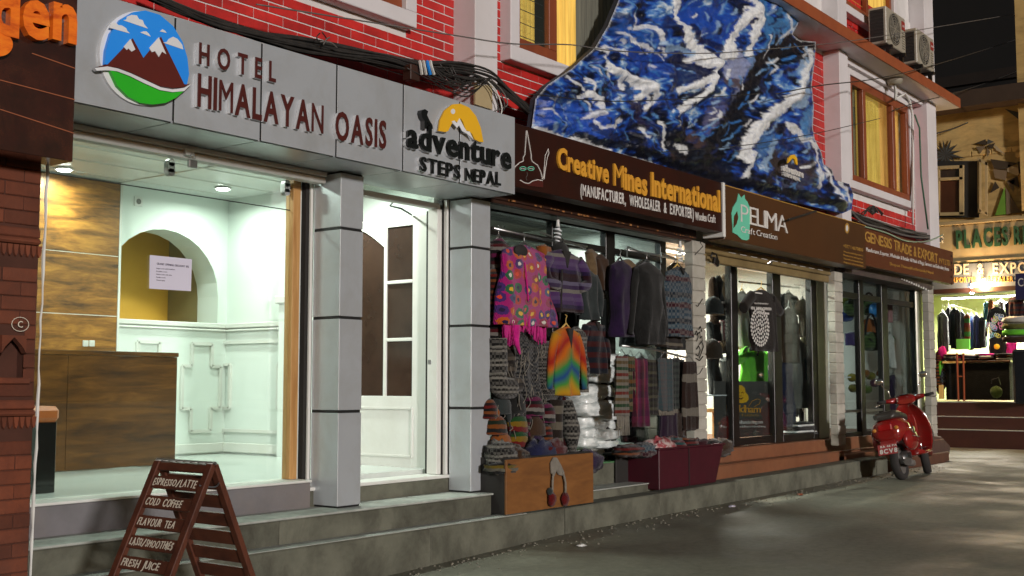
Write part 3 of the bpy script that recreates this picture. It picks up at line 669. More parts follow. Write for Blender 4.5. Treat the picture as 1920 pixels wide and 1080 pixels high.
# ================================================================ bricks
def brick_mesh(name, w, d, h, m, bev):
    b = MB().box(-w/2, w/2, 0, d, -h/2, h/2); n = len(b.v)
    me = bpy.data.meshes.new(name); me.from_pydata(b.v, [], b.f)
    bm = bmesh.new(); bm.from_mesh(me); bmesh.ops.bevel(bm, geom=bm.edges[:], offset=bev, segments=1, affect='EDGES'); bm.to_mesh(me); bm.free()
    me.materials.append(m); return me
def pix(p):
    v = Vector(p)-Vector((0,0,EYE)); z = v.dot(FW)
    return (960+CF*v.dot(RT)/z, 540-CF*v.dot(UP)/z, z)
def lay_bricks(parent, x0, x1, z0, z1, Y, bw, bh, gap, d, m, holes=(), bev=.003, jit=.0, lim=300, count=[0], mis=0):
    """courses of single bricks on the wall plane; alike whole bricks share one mesh"""
    cache = {}; rest = MB(); items = []
    k = 0; z = z0
    while z < z1-.02:
        x = x0-(bw/2 if k % 2 else 0)
        while x < x1:
            segs = [(max(x, x0), min(x+bw-gap, x1))]
            for hx0, hx1, hz0, hz1 in holes:
                if z+bh-gap > hz0 and z < hz1:
                    ns = []
                    for s0, s1 in segs:
                        if s1 <= hx0 or s0 >= hx1: ns.append((s0, s1))
                        else:
                            if s0 < hx0: ns.append((s0, hx0))
                            if s1 > hx1: ns.append((hx1, s1))
                    segs = ns
            for s0, s1 in segs:
                if s1-s0 > .03:
                    zt_ = min(z+bh-gap, z1)
                    q = pix(((s0+s1)/2, Y, (z+zt_)/2))
                    if -90 < q[0] < 2010 and -90 < q[1] < 1170: items.append((s0, s1, z, zt_, q[2]))
            x += bw
        z += bh; k += 1
    items.sort(key=lambda t: t[4])
    for i, (s0, s1, a, b2, _) in enumerate(items):
        w = round(s1-s0, 2); h = round(b2-a, 3); yy = Y-random.uniform(0, jit)
        if i < lim:
            if (w, h) not in cache: cache[(w, h)] = brick_mesh('brick', w, d, h, m, min(bev, h/4))
            o = bpy.data.objects.new('brick', cache[(w, h)]); C.objects.link(o); o.parent = parent; OFF[o] = OFF[parent]
            o.location = Vector(((s0+s1)/2, yy-d, (a+b2)/2))-OFF[parent]
            if mis: o.rotation_euler = (random.uniform(-mis, mis), random.uniform(-mis, mis)*.6, random.uniform(-mis, mis))
        else: rest.box(s0, s1, Y-d, Y, a, b2)
    if rest.v: tag(rest.build('brickwork', m, parent), kind='stuff')
    return len(items)

# ---------------------------------------------------------------- old brick pier at the left edge
pr = thing('brick_pier', 'dark red old brick pier with carved bands and small pointed niche', 'brick pier', (2.9, 6.5, -.2))
nz0, nz1 = fz(30,708,6.25), fz(30,632,6.25); nx0, nx1 = fx(6,680,6.25), fx(52,680,6.25)
MB().box(2.0, nx0-.02, 6.30, 6.95, -.3, 2.75).box(nx1+.02, 3.705, 6.30, 6.95, -.3, 2.75).box(nx0-.02, nx1+.02, 6.40, 6.95, -.3, 2.75).box(nx0-.02, nx1+.02, 6.30, 6.40, nz1, 2.75).box(nx0-.02, nx1+.02, 6.30, 6.40, -.3, nz0).build('mortar_core', m_oldmortar, pr)
band1 = (fz(40,480,6.24), fz(40,425,6.24)); band2 = (fz(40,805,6.24), fz(40,750,6.24))
lay_bricks(pr, 2.9, 3.70, -.28, 2.75, 6.30, .235, .082, .005, .010, m_oldbrick, holes=((nx0,nx1,nz0,nz1),(2,4,*band1),(2,4,*band2)), bev=.005, jit=.004, mis=.006)
for z0, z1 in (band1, band2):
    h = z1-z0
    MB().box(2.9, 3.70, 6.268, 6.30, z1-h*.32, z1).build('band_course', m_oldbrick, pr, bev=.008)
    MB().box(2.9, 3.70, 6.252, 6.30, z1-h*.55, z1-h*.34).build('band_course', m_oldbrick, pr, bev=.012)
    for i in range(22):
        x = 2.93+i*.036
        MB().prism([(x,6.278,z0+h*.42),(x+.030,6.278,z0+h*.42),(x+.024,6.278,z0+h*.12),(x+.015,6.278,z0+h*.02),(x+.006,6.278,z0+h*.12)], (0,.03,0)).build('carved_tooth', m_oldbrick, pr)
cxn = (nx0+nx1)/2
arc = MB().prism([(nx0,6.27,nz1-.09),(nx0,6.27,nz1+.01),(nx1,6.27,nz1+.01),(nx1,6.27,nz1-.09),(nx1-.02,6.27,nz1-.055),(cxn+.02,6.27,nz1-.02),(cxn,6.27,nz1),(cxn-.02,6.27,nz1-.02),(nx0+.02,6.27,nz1-.055)], (0,.05,0)); arc.build('niche_arch', m_oldbrick, pr)
MB().box(nx0-.03, nx1+.03, 6.262, 6.38, nz0-.035, nz0).build('niche_ledge', m_oldbrick, pr, bev=.005)
cc = at(38, 608, Y=6.274)
MB().tube([(cc.x+.052*math.cos(a_/8*math.pi), 6.274, cc.z+.04*math.sin(a_/8*math.pi)) for a_ in range(17)], .0022, 4).build('chalk_ring', m_chalk, pr)
letters('C', (cc.x-.014, 6.276, cc.z-.018), .03, .038, .003, m_chalk, pr, each=False, name='chalk_letter')
pts = [at(90-33*(i/26)+random.uniform(-2,2), 300+780*i/26, Y=6.32) for i in range(27)]
MB().tube(pts, [random.uniform(.004,.011) for _ in pts], 5).build('plaster_edge', m_white, pr)

# ---------------------------------------------------------------- upper storeys of the brick building
YW = 6.63
ub = thing('brick_building', 'red painted brick hotel building with white pillars above the shop signs', 'building', (12, YW, 3.6))
w1 = (fx(613,0,6.5)-1.8, fx(782,53,6.5), fz(782,53,6.5), 6.0)
w2 = (fx(958,110,6.5), 11.4, fz(958,110,6.5), 6.0)
w3 = (16.75, 19.62, 4.27, 6.12)
holes = (w1, w2, w3)
# mortar backing built round the windows
mb = MB(); xsb = [3.3, w1[0], w1[1], w2[0], w2[1], w3[0], w3[1], 20.45]
for i in range(len(xsb)-1):
    a, b_ = xsb[i], xsb[i+1]
    if i in (1, 3): mb.box(a, b_, YW, YW+.2, 3.0, holes[i//2][2])
    elif i == 5: mb.box(a, b_, YW, YW+.2, 3.0, w3[2]).box(a, b_, YW, YW+.2, w3[3], 6.2)
    else: mb.box(a, b_, YW, YW+.2, 3.0, 7.6 if i in (4,6) else 6.2)
mb.build('mortar_wall', m_mortar, ub)
n1 = lay_bricks(ub, 3.4, 7.80, 3.62, 5.4, YW, .285, .082, .010, .006, m_redbrick, holes, bev=.002, lim=190)
ub2 = thing('brick_wall', 'red brick strip with white joints between the left pillar and curtained window', 'brick wall', (9, YW, 3.6))
lay_bricks(ub2, 8.23, 11.5, 3.62, 5.4, YW, .285, .082, .010, .006, m_redbrick, holes, bev=.002, lim=110)
ub3 = thing('brick_wall', 'orange red brick wall below and beside the amber window over the last sign', 'brick wall', (18, YW, 3.6))
lay_bricks(ub3, 15.2, 16.14, 3.62, 6.15, YW, .285, .11, .010, .006, m_redbrick, holes, bev=.002, lim=60)
lay_bricks(ub3, 16.48, 20.0, 3.62, 6.15, YW, .285, .11, .010, .006, m_redbrick, holes, bev=.002, lim=200)
lay_bricks(ub3, 16.48, 20.0, 6.42, 7.4, YW, .285, .11, .010, .006, m_redbrick, holes, bev=.002, lim=40)
# pillars
for x0, x1, z0, z1 in ((7.80,8.12,3.3,6.2),(16.14,16.47,3.3,6.196),(20.02,20.5,3.3,6.196),(16.14,16.47,6.36,8.6),(20.02,20.5,6.36,8.6)):
    MB().box(x0, x1, 6.38, YW+.2, z0, z1).build('pillar', m_pillar, ub, bev=.004)
# balcony slab
slab = MB().box(13.0, 20.97, 6.12, 7.4, 6.2, 6.355).build('balcony_slab', m_pillar, ub, bev=.004)
MB().box(13.0, 20.99, 6.10, 6.118, 6.204, 6.37).build('slab_edge', m_slabedge, ub)
MB().box(20.972, 20.99, 6.12, 7.4, 6.204, 6.37).build('slab_edge', m_slabedge, ub)
MB().box(16.5, 20.0, 6.44, YW, 6.10, 6.198).build('soffit_beam', m_pillar, ub)
# windows
def surround(par, x0, x1, z0, z1, t=.13, y0=6.5, left=True, right=True, topb=True):
    MB().box(x0, x1, y0, YW+.02, z0, z0+t).build('window_surround', m_pillar, par, bev=.006)
    if left: MB().box(x0, x0+t, y0, YW+.02, z0+t+.001, z1).build('window_surround', m_pillar, par, bev=.006)
    if right: MB().box(x1-t, x1, y0, YW+.02, z0+t+.001, z1).build('window_surround', m_pillar, par, bev=.006)
    if topb: MB().box(x0+t+.001, x1-t-.001, y0+.001, YW+.02, z1-t, z1-.001).build('window_surround', m_pillar, par, bev=.006)
a_ = thing('window', 'upper window cut by the photo top above the hotel sign, white surround', 'window', (6.2, 6.5, 4.3), 'upper floor windows')
surround(a_, *w1[:2], w1[2], 6.0, t=.13)
MB().box(w1[0]+.13, w1[1]-.13, 6.55, 6.60, w1[2]+.132, w1[2]+.22).build('frame', m_brownwood, a_, bev=.004)
MB().box(w1[1]-.21, w1[1]-.135, 6.55, 6.60, w1[2]+.221, 6.0).build('frame', m_brownwood, a_, bev=.004)
MB().box(w1[0]+.13, w1[1]-.211, 6.62, 6.64, w1[2]+.221, 6.0).build('curtain', m_curta, a_)
MB().box(w1[0]+.13, w1[1]-.211, 6.57, 6.575, w1[2]+.221, 6.0).build('pane', m_glass, a_)
b_ = thing('window', 'tall window with yellow and grey curtains beside the painted mountain', 'window', (9.6, 6.5, 4.36), 'upper floor windows')
surround(b_, *w2[:2], w2[2], 6.0, t=.14)
xa, xb = w2[0]+.145, fx(1040,100,6.55); zb2 = w2[2]+.142
MB().box(xa, xb, 6.52, 6.58, zb2, zb2+.10).build('sash', m_brownwood, b_, bev=.004)
MB().box(xa, xa+.03, 6.52, 6.58, zb2+.101, 6.0).build('sash', m_brownwood, b_, bev=.004)
MB().box(xb-.13, xb, 6.52, 6.58, zb2+.101, 6.0).build('sash', m_brownwood, b_, bev=.004)
def folds(x0, x1, y, z0, z1, m, par, name='curtain', per=.07, amp=.02):
    n = max(8, int((x1-x0)/per*6)); b = MB(); f = []
    for i in range(n+1):
        x = x0+(x1-x0)*i/n; yy = y+amp*math.sin(2*math.pi*(x-x0)/per+.8*math.sin(x*9))
        f.append((x, yy))
    top_ = [Vector((x, yy, z1)) for x, yy in f]; bot = [Vector((x, yy*1.0, z0)) for x, yy in f]
    b.loft([bot, top_], closed=False, caps=False); o = b.build(name, m, par, smooth=True); return o
folds(xa+.03, xb-.13, 6.72, zb2+.02, 6.0, m_curt, b_)
folds(xb, xb+.38, 6.56, zb2, 6.0, m_curt, b_, per=.09, amp=.025)
folds(xb+.38, w2[1]-.14, 6.66, zb2, 6.0, m_curtg, b_, per=.08)
MB().box(xa, w2[1]-.14, 6.80, 6.82, zb2, 6.0).build('dark_room', m_darkgap, b_)
for i in range(12): MB().bar((xa+.03, 6.6, zb2+.16+i*.13), (xb-.13, 6.6, zb2+.16+i*.13), .006).build('window_bar', m_cable, b_)
MB().box(xa+.03, xb-.13, 6.55, 6.555, zb2+.10, 6.0).build('pane', m_glass, b_)
c_ = thing('window', 'amber lit wooden window in white surround under the balcony slab', 'window', (18, 6.5, 4.3), 'upper floor windows')
surround(c_, *w3, t=.12)
xs3 = [w3[0]+.122, 17.42, 18.72, w3[1]-.122]; zz0, zz1 = w3[2]+.122, w3[3]-.122
MB().box(xs3[0], xs3[3], 6.53, 6.62, zz1-.12, zz1).build('frame', m_brownwood, c_, bev=.004)
MB().box(xs3[0], xs3[3], 6.53, 6.62, zz0, zz0+.10).build('frame', m_brownwood, c_, bev=.004)
for x in xs3: 
    x_ = min(max(x, xs3[0]), xs3[3]-.12); MB().box(x_, x_+.12, 6.525, 6.62, zz0+.101, zz1-.121).build('mullion', m_brownwood, c_, bev=.004)
for i in range(3):
    MB().box(xs3[i]+.12, xs3[i+1], 6.58, 6.585, zz0+.10, zz1-.12).build('pane', m_glass, c_)
folds(xs3[0]+.1, xs3[1], 6.68, zz0, zz1, m_curtg, c_, per=.12); folds(xs3[1]+.12, xs3[2]-.25, 6.68, zz0, zz1, m_curt, c_, per=.12); folds(xs3[2]-.25, xs3[3], 6.70, zz0, zz1, m_curta, c_, per=.12)
MB().box(xs3[0], xs3[3], 6.76, 6.78, zz0, zz1).build('dark_room', m_darkgap, c_)
d_ = thing('window', 'upper storey window lit yellow just above the balcony slab and left air unit', 'window', (17.2, 6.5, 6.6), 'upper floor windows')
surround(d_, 16.6, 19.0, 6.95, 8.8, t=.12)
MB().box(16.722, 18.878, 6.54, 6.6, 7.072, 7.16).build('frame', m_brownwood, d_)
for x in (16.722, 17.7, 18.75): MB().box(x, x+.10, 6.54, 6.6, 7.161, 8.68).build('frame', m_brownwood, d_)
MB().box(16.722, 18.878, 6.64, 6.66, 7.08, 8.68).build('curtain', m_curt, d_)
MB().box(13, 20.45, YW+.01, YW+.2, 6.36, 6.95).build('mortar_wall', m_mortar, ub)
MB().box(19.0, 20.0, YW+.01, YW+.2, 6.95, 8.8).build('mortar_wall', m_mortar, ub)
# right end face of the building
MB().box(20.45, 20.5, YW+.2, 12, .3, 6.19).build('end_wall', m_pillar, ub)

# air conditioners
def aircon(x0, lab):
    y0, y1, z0, z1 = 6.12, 6.42, 6.56, 7.14
    a = thing('air_conditioner', lab, 'air conditioner', (x0+.42, 6.3, 6.37), 'air conditioner units on the balcony slab'); x1 = x0+.86
    MB().box(x0, x1, y0+.02, y1, z0, z1).build('casing', m_acw, a, bev=.012)
    MB().box(x0-.004, x0+.001, y0+.06, y1-.03, z0+.04, z1-.04).build('side_grille', m_darkgap, a)
    for i in range(9): MB().box(x0-.010, x0-.004, y0+.06, y1-.03, z0+.06+i*.055, z0+.07+i*.055).build('side_slat', m_cable, a)
    cx_, cz = x0+.36, (z0+z1)/2
    MB().lathe((cx_, y0+.019, cz), [(.0,0),(.23,0),(.245,-.006),(.0,-.006)], 24, 'Y').build('fan_recess', m_darkgap, a)
    for r_ in (.06,.1,.14,.18,.22,.25):
        MB().tube([(cx_+r_*math.cos(t*math.pi/10), y0+.004, cz+r_*math.sin(t*math.pi/10)) for t in range(21)], .004, 4).build('fan_guard_ring', m_acw, a)
    for i in range(8): MB().bar((cx_, y0+.004, cz), (cx_+.25*math.cos(i*math.pi/4), y0+.004, cz+.25*math.sin(i*math.pi/4)), .006).build('fan_guard_spoke', m_acw, a)
    for i in range(4): 
        t = i*math.pi/2+.4; MB().prism([(cx_+.04*math.cos(t),y0+.012,cz+.04*math.sin(t)),(cx_+.2*math.cos(t),y0+.012,cz+.2*math.sin(t)),(cx_+.2*math.cos(t+.8),y0+.012,cz+.2*math.sin(t+.8))],(0,.004,0)).build('fan_blade', m_cableg, a)
    MB().box(x1-.17, x1-.03, y0+.012, y0+.02, z1-.21, z1-.07).build('badge', M('red_badge',(.3,.02,.02),rough=.4), a)
    letters('AUX', (x1-.15, y0+.012, z1-.16), .10, .035, .002, m_wprint, a, each=False, name='badge_letter')
    for i in range(7): MB().box(x1-.16, x1-.04, y0+.008, y0+.02, z0+.07+i*.04, z0+.085+i*.04).build('louvre', m_acw, a)
    for dx in (.12, .7): MB().box(x0+dx, x0+dx+.05, 6.10, 6.5, 6.50, 6.555).box(x0+dx, x0+dx+.05, 6.44, 6.5, 6.372, 6.50).box(x0+dx, x0+dx+.05, 6.14, 6.2, 6.372, 6.50).build('bracket', m_frame, a)
aircon(17.45, 'cream outdoor air conditioner unit, left one nearer the lit window')
aircon(18.85, 'cream outdoor air conditioner unit, right one next to the corner pillar')
# junction rose with loose wires under the slab
jb = thing('junction_box', 'round white junction rose with loose wires under the balcony slab', 'junction box', (17.9, 6.45, 6.1))
p = at(1677, 150, Z=6.18); p.y = max(p.y, 6.2)
MB().lathe((p.x, p.y, 6.19), [(.0,0),(.13,0),(.13,-.03),(.10,-.09),(.0,-.09)], 20).build('rose', m_acw, jb, smooth=True)
for i in range(6):
    dx = random.uniform(-.06,.06); MB().tube([(p.x+dx*.5, p.y, 6.10), (p.x+dx, p.y-.02, 5.98), (p.x+dx*.3, p.y, 5.88), (p.x+.05+dx*.2, p.y+.02, 5.86)], .010, 5).build('loose_wire', m_white if i % 2 else m_cableg, jb, smooth=True)
q = [Vector((p.x+.04, p.y, 5.88)), at(1697,175,Y=6.42), at(1706,190,Y=6.47), at(1711,215,Y=6.48), at(1712,290,Y=6.47), at(1712,420,Y=6.47)]
MB().tube(q, .018, 6).build('conduit', m_white, jb, smooth=True)
gp = MB().tube([at(1715,215,Y=6.36), at(1724,240,Y=6.34), at(1727,330,Y=6.34), at(1740,430,Y=6.34)], .014, 6).build('green_hose', M('green_hose',(.03,.12,.07),rough=.5), smooth=True)
tag(gp, 'thin dark green hose running down the corner pillar', 'hose')

# ================================================================ sign boards of the shops
YB1 = 6.2
s1 = thing('craft_shop_sign', 'dark brown sign with yellow raised letters and white stupa outline', 'shop sign', (10, YB1, 3.08))
MB().box(8.06, 12.06, YB1, YB1+.18, 3.085, 3.655).build('board', m_signbrown, s1, bev=.004)
letters_px('Creative', (1043,315), (1139,344), (1043,275), YB1-.001, .02, m_gold, s1, gap=.04, bold=.035, space=.2)
letters_px('Mines', (1149,348), (1211,367), (1149,304), YB1-.001, .02, m_gold, s1, gap=.04, bold=.035)
letters_px('International', (1219,366), (1348,397), (1219,322), YB1-.001, .02, m_gold, s1, gap=.04, bold=.035)
letters_px('(MANUFACTURER, WHOLESALER & EXPORTER)', (1088,366), (1300,410), (1090,344), YB1-.001, .006, m_wprint, s1, each=True, gap=.10, bold=.015, name='lettering')
letters_px('Woolen Craft', (1303,412), (1341,418), (1303,396), YB1-.001, .006, m_wprint, s1, each=True, gap=.07, name='lettering', space=.2)
def line(pts, r, m, par, name, Y): return MB().tube([at(a2, b2, Y=Y) for a2, b2 in pts], r, 4).build(name, m, par)
YT = YB1-.004
line([(962,320),(966,312),(974,305),(981,302),(981,295),(984,290),(987,245),(988,245),(996,291),(996,297),(998,303),(1008,310),(1014,322),(1017,334)], .005, m_wprint, s1, 'stupa_outline', YT)
line([(1016,335),(1019,334),(1022,292),(1028,279),(1029,287),(1026,296),(1022,320),(1020,336),(1016,336)], .004, m_wprint, s1, 'pagoda_outline', YT)
line([(975,338),(984,343),(991,344),(999,339),(1008,337),(1017,339)], .005, m_wprint, s1, 'swoosh', YT)
MB().plate([(975,339),(984,344),(991,345),(999,340),(1008,338),(1018,340),(1018,351),(1005,350),(990,348),(980,344)], YB1-.001, .003).build('red_swoosh', m_dkred, s1)
for cx_ in (980.5, 995.5):
    line(ell(cx_, 316, 6, 3.5, n=16)+[(cx_+6, 316)], .004, m_mint, s1, 'painted_eye', YT); line([(cx_-4,316),(cx_+4,316.5)], .003, m_wprint, s1, 'painted_eye', YT)
line([(988,323),(989,328),(986,333),(988,338)], .003, m_cableg, s1, 'painted_nose', YT)
# rusty shutter box below the sign
sx = thing('shutter_box', 'dark brown rusty roller shutter box under the craft sign', 'shutter box', (10.3, 6.6, 2.95))
MB().box(8.2, 12.0, 6.50, 6.95, 3.02, 3.30).build('casing', m_shutterd, sx, bev=.006)
MB().box(8.2, 11.95, 6.52, 6.60, 2.985, 3.018).build('bottom_slat', m_shutterd, sx, bev=.004)
m_rust = M('flaking_rust', (.45,.2,.06), (.2,.07,.02), sc=20, rough=.9)
for i in range(34):
    x = random.uniform(8.3, 11.9); w_ = random.uniform(.01,.05); MB().box(x, x+w_, 6.497, 6.501, random.uniform(3.018,3.03), random.uniform(3.032,3.04)).build('rust_flake', m_rust, sx)
MB().box(12.06, 12.11, YB1-.02, YB1+.25, 3.03, 3.66).build('divider', m_white, s1, bev=.004)
# mint logo sign
s2 = thing('craft_creation_sign', 'brown sign with mint horse head shape and thin white letters', 'shop sign', (14.3, YB1, 3.01))
MB().box(12.115, 16.52, YB1, YB1+.22, 3.01, 3.64).build('board', m_pelbrown, s2, bev=.005)
MB().box(12.115, 16.53, YB1-.006, YB1-.001, 3.632, 3.644).build('edge_strip', m_goldd, s2)
horse = [(1384,363),(1389,371),(1395,365),(1396,373),(1401,379),(1406,392),(1405,425),(1404,448),(1399,451),(1390,449),(1381,440),(1373,436),(1373,424),(1371,400),(1374,388),(1381,377)]
MB().plate(horse, YB1-.001, .006).build('logo_shape', m_mint, s2)
MB().plate([(1375,428),(1376,406),(1382,396),(1384,408),(1381,420)], YB1-.008, .002).build('logo_gap', m_pelbrown, s2)
letters_px('P', (1389,416), (1403,419), (1389,380), YB1-.009, .004, m_wprint, s2, name='letter', bold=-.012)
letters_px('ELIMA', (1405,421), (1476,438), (1405,385), YB1-.001, .012, m_wprint, s2, name='letter', bold=-.008, gap=.05)
letters_px('Craft Creation', (1389,435), (1457,450), (1389,423), YB1-.009, .004, m_wprint, s2, each=True, name='letter', gap=.1, space=.3)
letters_px('+977 1 4670800', (1581,464), (1618,472), (1581,457), YB1-.001, .003, m_goldd, s2, each=True, name='letter', gap=.16)
for i, s_ in enumerate(('Woolen and felt products', 'Manufacturer and exporter', 'Thamel Kathmandu Nepal', 'delimacraft creation')):
    letters_px(s_, (1581,473+i*6.5), (1618,481+i*6.5), (1581,469.5+i*6.5), YB1-.001, .003, m_goldd, s2, each=False, name='letter', gap=.1, space=.3)
MB().plate(ell(1588,428,4.2,10,n=16), YB1-.001, .003).build('emblem', m_goldd, s2); MB().plate(ell(1588,428,2.2,6,n=12), YB1-.0045, .002).build('emblem', m_wprint, s2)
MB().bar(at(1478,412,Y=6.1), at(1530,396,Y=6.1), .022).build('sign_prop', m_cable, s2)
# genesis sign
YG = 6.24
s3 = thing('trade_shop_sign', 'reddish brown printed sign with dull gold capital letters at the far end', 'shop sign', (18.5, YG, 3.05))
MB().box(16.54, 20.75, YG, YG+.12, 3.07, 3.64).build('board', m_genbrown, s3, bev=.004)
letters_px('GENESIS', (1621,452), (1672,467), (1621,432), YG-.001, .006, m_goldd, s3, gap=.08, bold=.02)
letters_px('TRADE', (1676,468), (1709,480), (1676,449), YG-.001, .006, m_goldd, s3, gap=.08, bold=.02)
letters_px('&', (1713,480), (1718,482), (1713,461), YG-.001, .006, m_goldd, s3, gap=.08, bold=.02)
letters_px('EXPORT', (1721,482), (1758,494), (1721,463), YG-.001, .006, m_goldd, s3, gap=.08, bold=.02)
letters_px('PVT.LTD.', (1761,494), (1782,499), (1761,483), YG-.001, .005, m_goldd, s3, each=True, name='letter', gap=.1)
letters_px('Manufacturer, Exporter, Wholesaler & Retailer All Kinds of Bags, Garments and Embroidery Items', (1624,471), (1779,508), (1624,463), YG-.001, .004, m_wprint, s3, each=True, name='letter', gap=.1, space=.35)
letters_px('Shop at Thamel Kathmandu Nepal', (1668,497), (1750,514), (1668,491), YG-.001, .003, m_goldd, s3, each=False, name='letter', gap=.12, space=.35)
for i in range(5): 
    p = at(1783.5, 480+i*13, Y=YG-.002); MB().box(p.x-.02,p.x+.02,YG-.006,YG-.001,p.z-.02,p.z+.02).build('rivet', m_darkgap, s3)
sx2 = thing('shutter_box', 'dim grey brown shutter box under the far trade sign', 'shutter box', (18.3, 6.6, 2.95))
MB().box(16.4, 20.3, 6.46, 6.95, 2.96, 3.22).build('casing', M('dim_shutter_box',(.09,.065,.06),(.06,.045,.04),rough=.5), sx2, bev=.006)
for i in range(12):
    p = at(1690+i*4.5, 524+i*2.0, Y=6.455); MB().box(p.x, p.x+.05, 6.448, 6.458, p.z, p.z+random.uniform(.02,.05)).build('paint_patch', m_white, sx2)
# tan roller shutter of the middle shop
rs = thing('roller_shutter', 'tan ribbed roller shutter pulled up under the mint logo sign', 'roller shutter', (14.2, 6.6, 2.85))
zs = [3.0, 2.93, 2.875, 2.83]
for i, (a2, b2, y2) in enumerate(((3.12,3.01,6.42),(3.008,2.955,6.56),(2.953,2.90,6.55),(2.898,2.80,6.58))):
    MB().box(12.22, 16.08, y2, y2+.05, b2, a2).build('slat', m_shutter, rs, bev=.012)
for i in range(10): MB().box(12.9+i*.3, 13.08+i*.3, 6.545, 6.549, 2.947, 2.955).build('worn_edge', m_wprint, rs)
MB().tube([(14.0,6.56,2.9),(14.03,6.53,2.93),(14.09,6.53,2.93),(14.1,6.56,2.9)], .008, 5).build('handle', m_steel, rs)
pd2 = thing('padlock', 'dark padlock hanging open from the tan roller shutter', 'padlock', (12.5, 6.5, 2.8), 'shutter padlocks')
p = at(1338, 488, Y=6.5)
MB().box(p.x-.02, p.x+.1, 6.47, 6.51, p.z-.045, p.z+.035).rot(R(20), 'Y', p).build('lock_body', m_frame, pd2, bev=.008)
MB().tube([(p.x+.09, 6.49, p.z), (p.x+.05, 6.49, p.z+.075), (p.x-.05, 6.49, p.z+.085), (p.x-.09, 6.49, p.z+.02), (p.x-.02,6.49,p.z+.03)], .011, 6).build('shackle', m_frame, pd2, smooth=True)

# white painted block pillars
def block_pillar(x0, x1, z0, z1, lab, y0=6.5, n=17, crack=False):
    c = thing('block_pillar', lab, 'pillar', ((x0+x1)/2, y0+.15, z0), 'white block pillars between shops'); h = (z1-z0)/n
    MB().box(x0+.01, x1-.01, y0+.01, 6.60, z0, z1).build('core', m_block, c)
    for i in range(n):
        j = random.uniform(0, .010); MB().box(x0, x1, y0-j, 6.61, z0+i*h+.005, z0+(i+1)*h-.005).build('block', m_block, c, bev=.008)
    return c
bp = block_pillar(11.90, 12.20, .53, 3.0, 'white block pillar with black graffiti between the craft shop and glass shop')
block_pillar(16.08, 16.36, .48, 2.96, 'white block pillar between the tan shutter and the handbag shop')
block_pillar(20.18, 20.46, .34, 3.05, 'white block pillar at the street corner behind the red scooter')
for pts in ([(1303,628),(1306,620),(1309,632),(1306,640)],[(1307,628),(1312,622),(1313,634),(1316,630),(1317,640)],[(1306,655),(1310,648),(1313,656),(1309,668),(1305,664)],[(1311,646),(1316,640),(1319,650),(1315,662),(1311,672)],[(1305,672),(1312,676),(1318,668)],[(1310,618),(1313,612),(1316,622)]):
    line(pts, .006, m_blackgl, bp, 'graffiti_stroke', 6.482)
for pts in ([(1320,447),(1313,455),(1318,462),(1303,478)],[(1318,560),(1308,575),(1305,572)],[(1318,690),(1312,700),(1304,704)]):
    line(pts, .004, m_darkgap, bp, 'crack', 6.484)
m_jambg = M('shutter_jamb', (.42,.42,.36), (.34,.33,.27), rough=.4, metal=.3)
j1 = MB().box(16.25, 16.62, 6.84, 6.88, .562, 2.86).build('shutter_side_panel', m_jambg, bev=.01); tag(j1, 'pale metal side panel between the glass shop and its pillar', 'metal panel')
j2 = MB().box(20.10, 20.40, 6.68, 6.72, .562, 2.96).build('shutter_side_panel', m_jambg, bev=.02); tag(j2, 'grey green metal jamb of the handbag shop near the corner', 'metal panel')
# ================================================================ the painted mountain cut-out
YM = 6.30
out = [(1163,-60),(1160,0),(1140,48),(1115,90),(1070,130),(1025,160),(1004,185),(1000,215),(996,244),(1040,258),(1090,275),(1150,287),(1210,302),(1260,322),(1320,337),(1357,346),(1400,362),(1450,372),(1500,382),(1540,391),(1580,400),(1597,392),(1600,365),(1592,345),(1566,338),(1560,318),(1545,308),(1540,285),(1528,262),(1524,240),(1526,200),(1522,160),(1528,110),(1530,78),(1500,76),(1490,68),(1486,64),(1500,38),(1508,0),(1512,-60)]
def inside(x, y, P=out):
    c = False; j = len(P)-1
    for i in range(len(P)):
        if (P[i][1] > y) != (P[j][1] > y) and x < (P[j][0]-P[i][0])*(y-P[i][1])/(P[j][1]-P[i][1])+P[i][0]: c = not c
        j = i
    return c
def segd(p, a, b):
    ax, ay = a; bx, by = b; vx, vy = bx-ax, by-ay; t = max(0, min(1, ((p[0]-ax)*vx+(p[1]-ay)*vy)/(vx*vx+vy*vy)))
    return math.hypot(p[0]-ax-vx*t, p[1]-ay-vy*t)
def edge_d(x, y): return min(segd((x,y), out[i], out[(i+1) % len(out)]) for i in range(len(out)))
def pl(p, P): return min(segd(p, P[i], P[i+1]) for i in range(len(P)-1))
sm_ = lambda a, b, x: max(0, min(1, (x-a)/(b-a)))**2*(3-2*max(0, min(1, (x-a)/(b-a))))
WH = (.80,.83,.84); LB = (.30,.46,.66); DK_ = (.005,.006,.012); RB = (.015,.07,.40); LV = (.30,.34,.52); BR = (.075,.045,.04); NB = (.012,.022,.09)
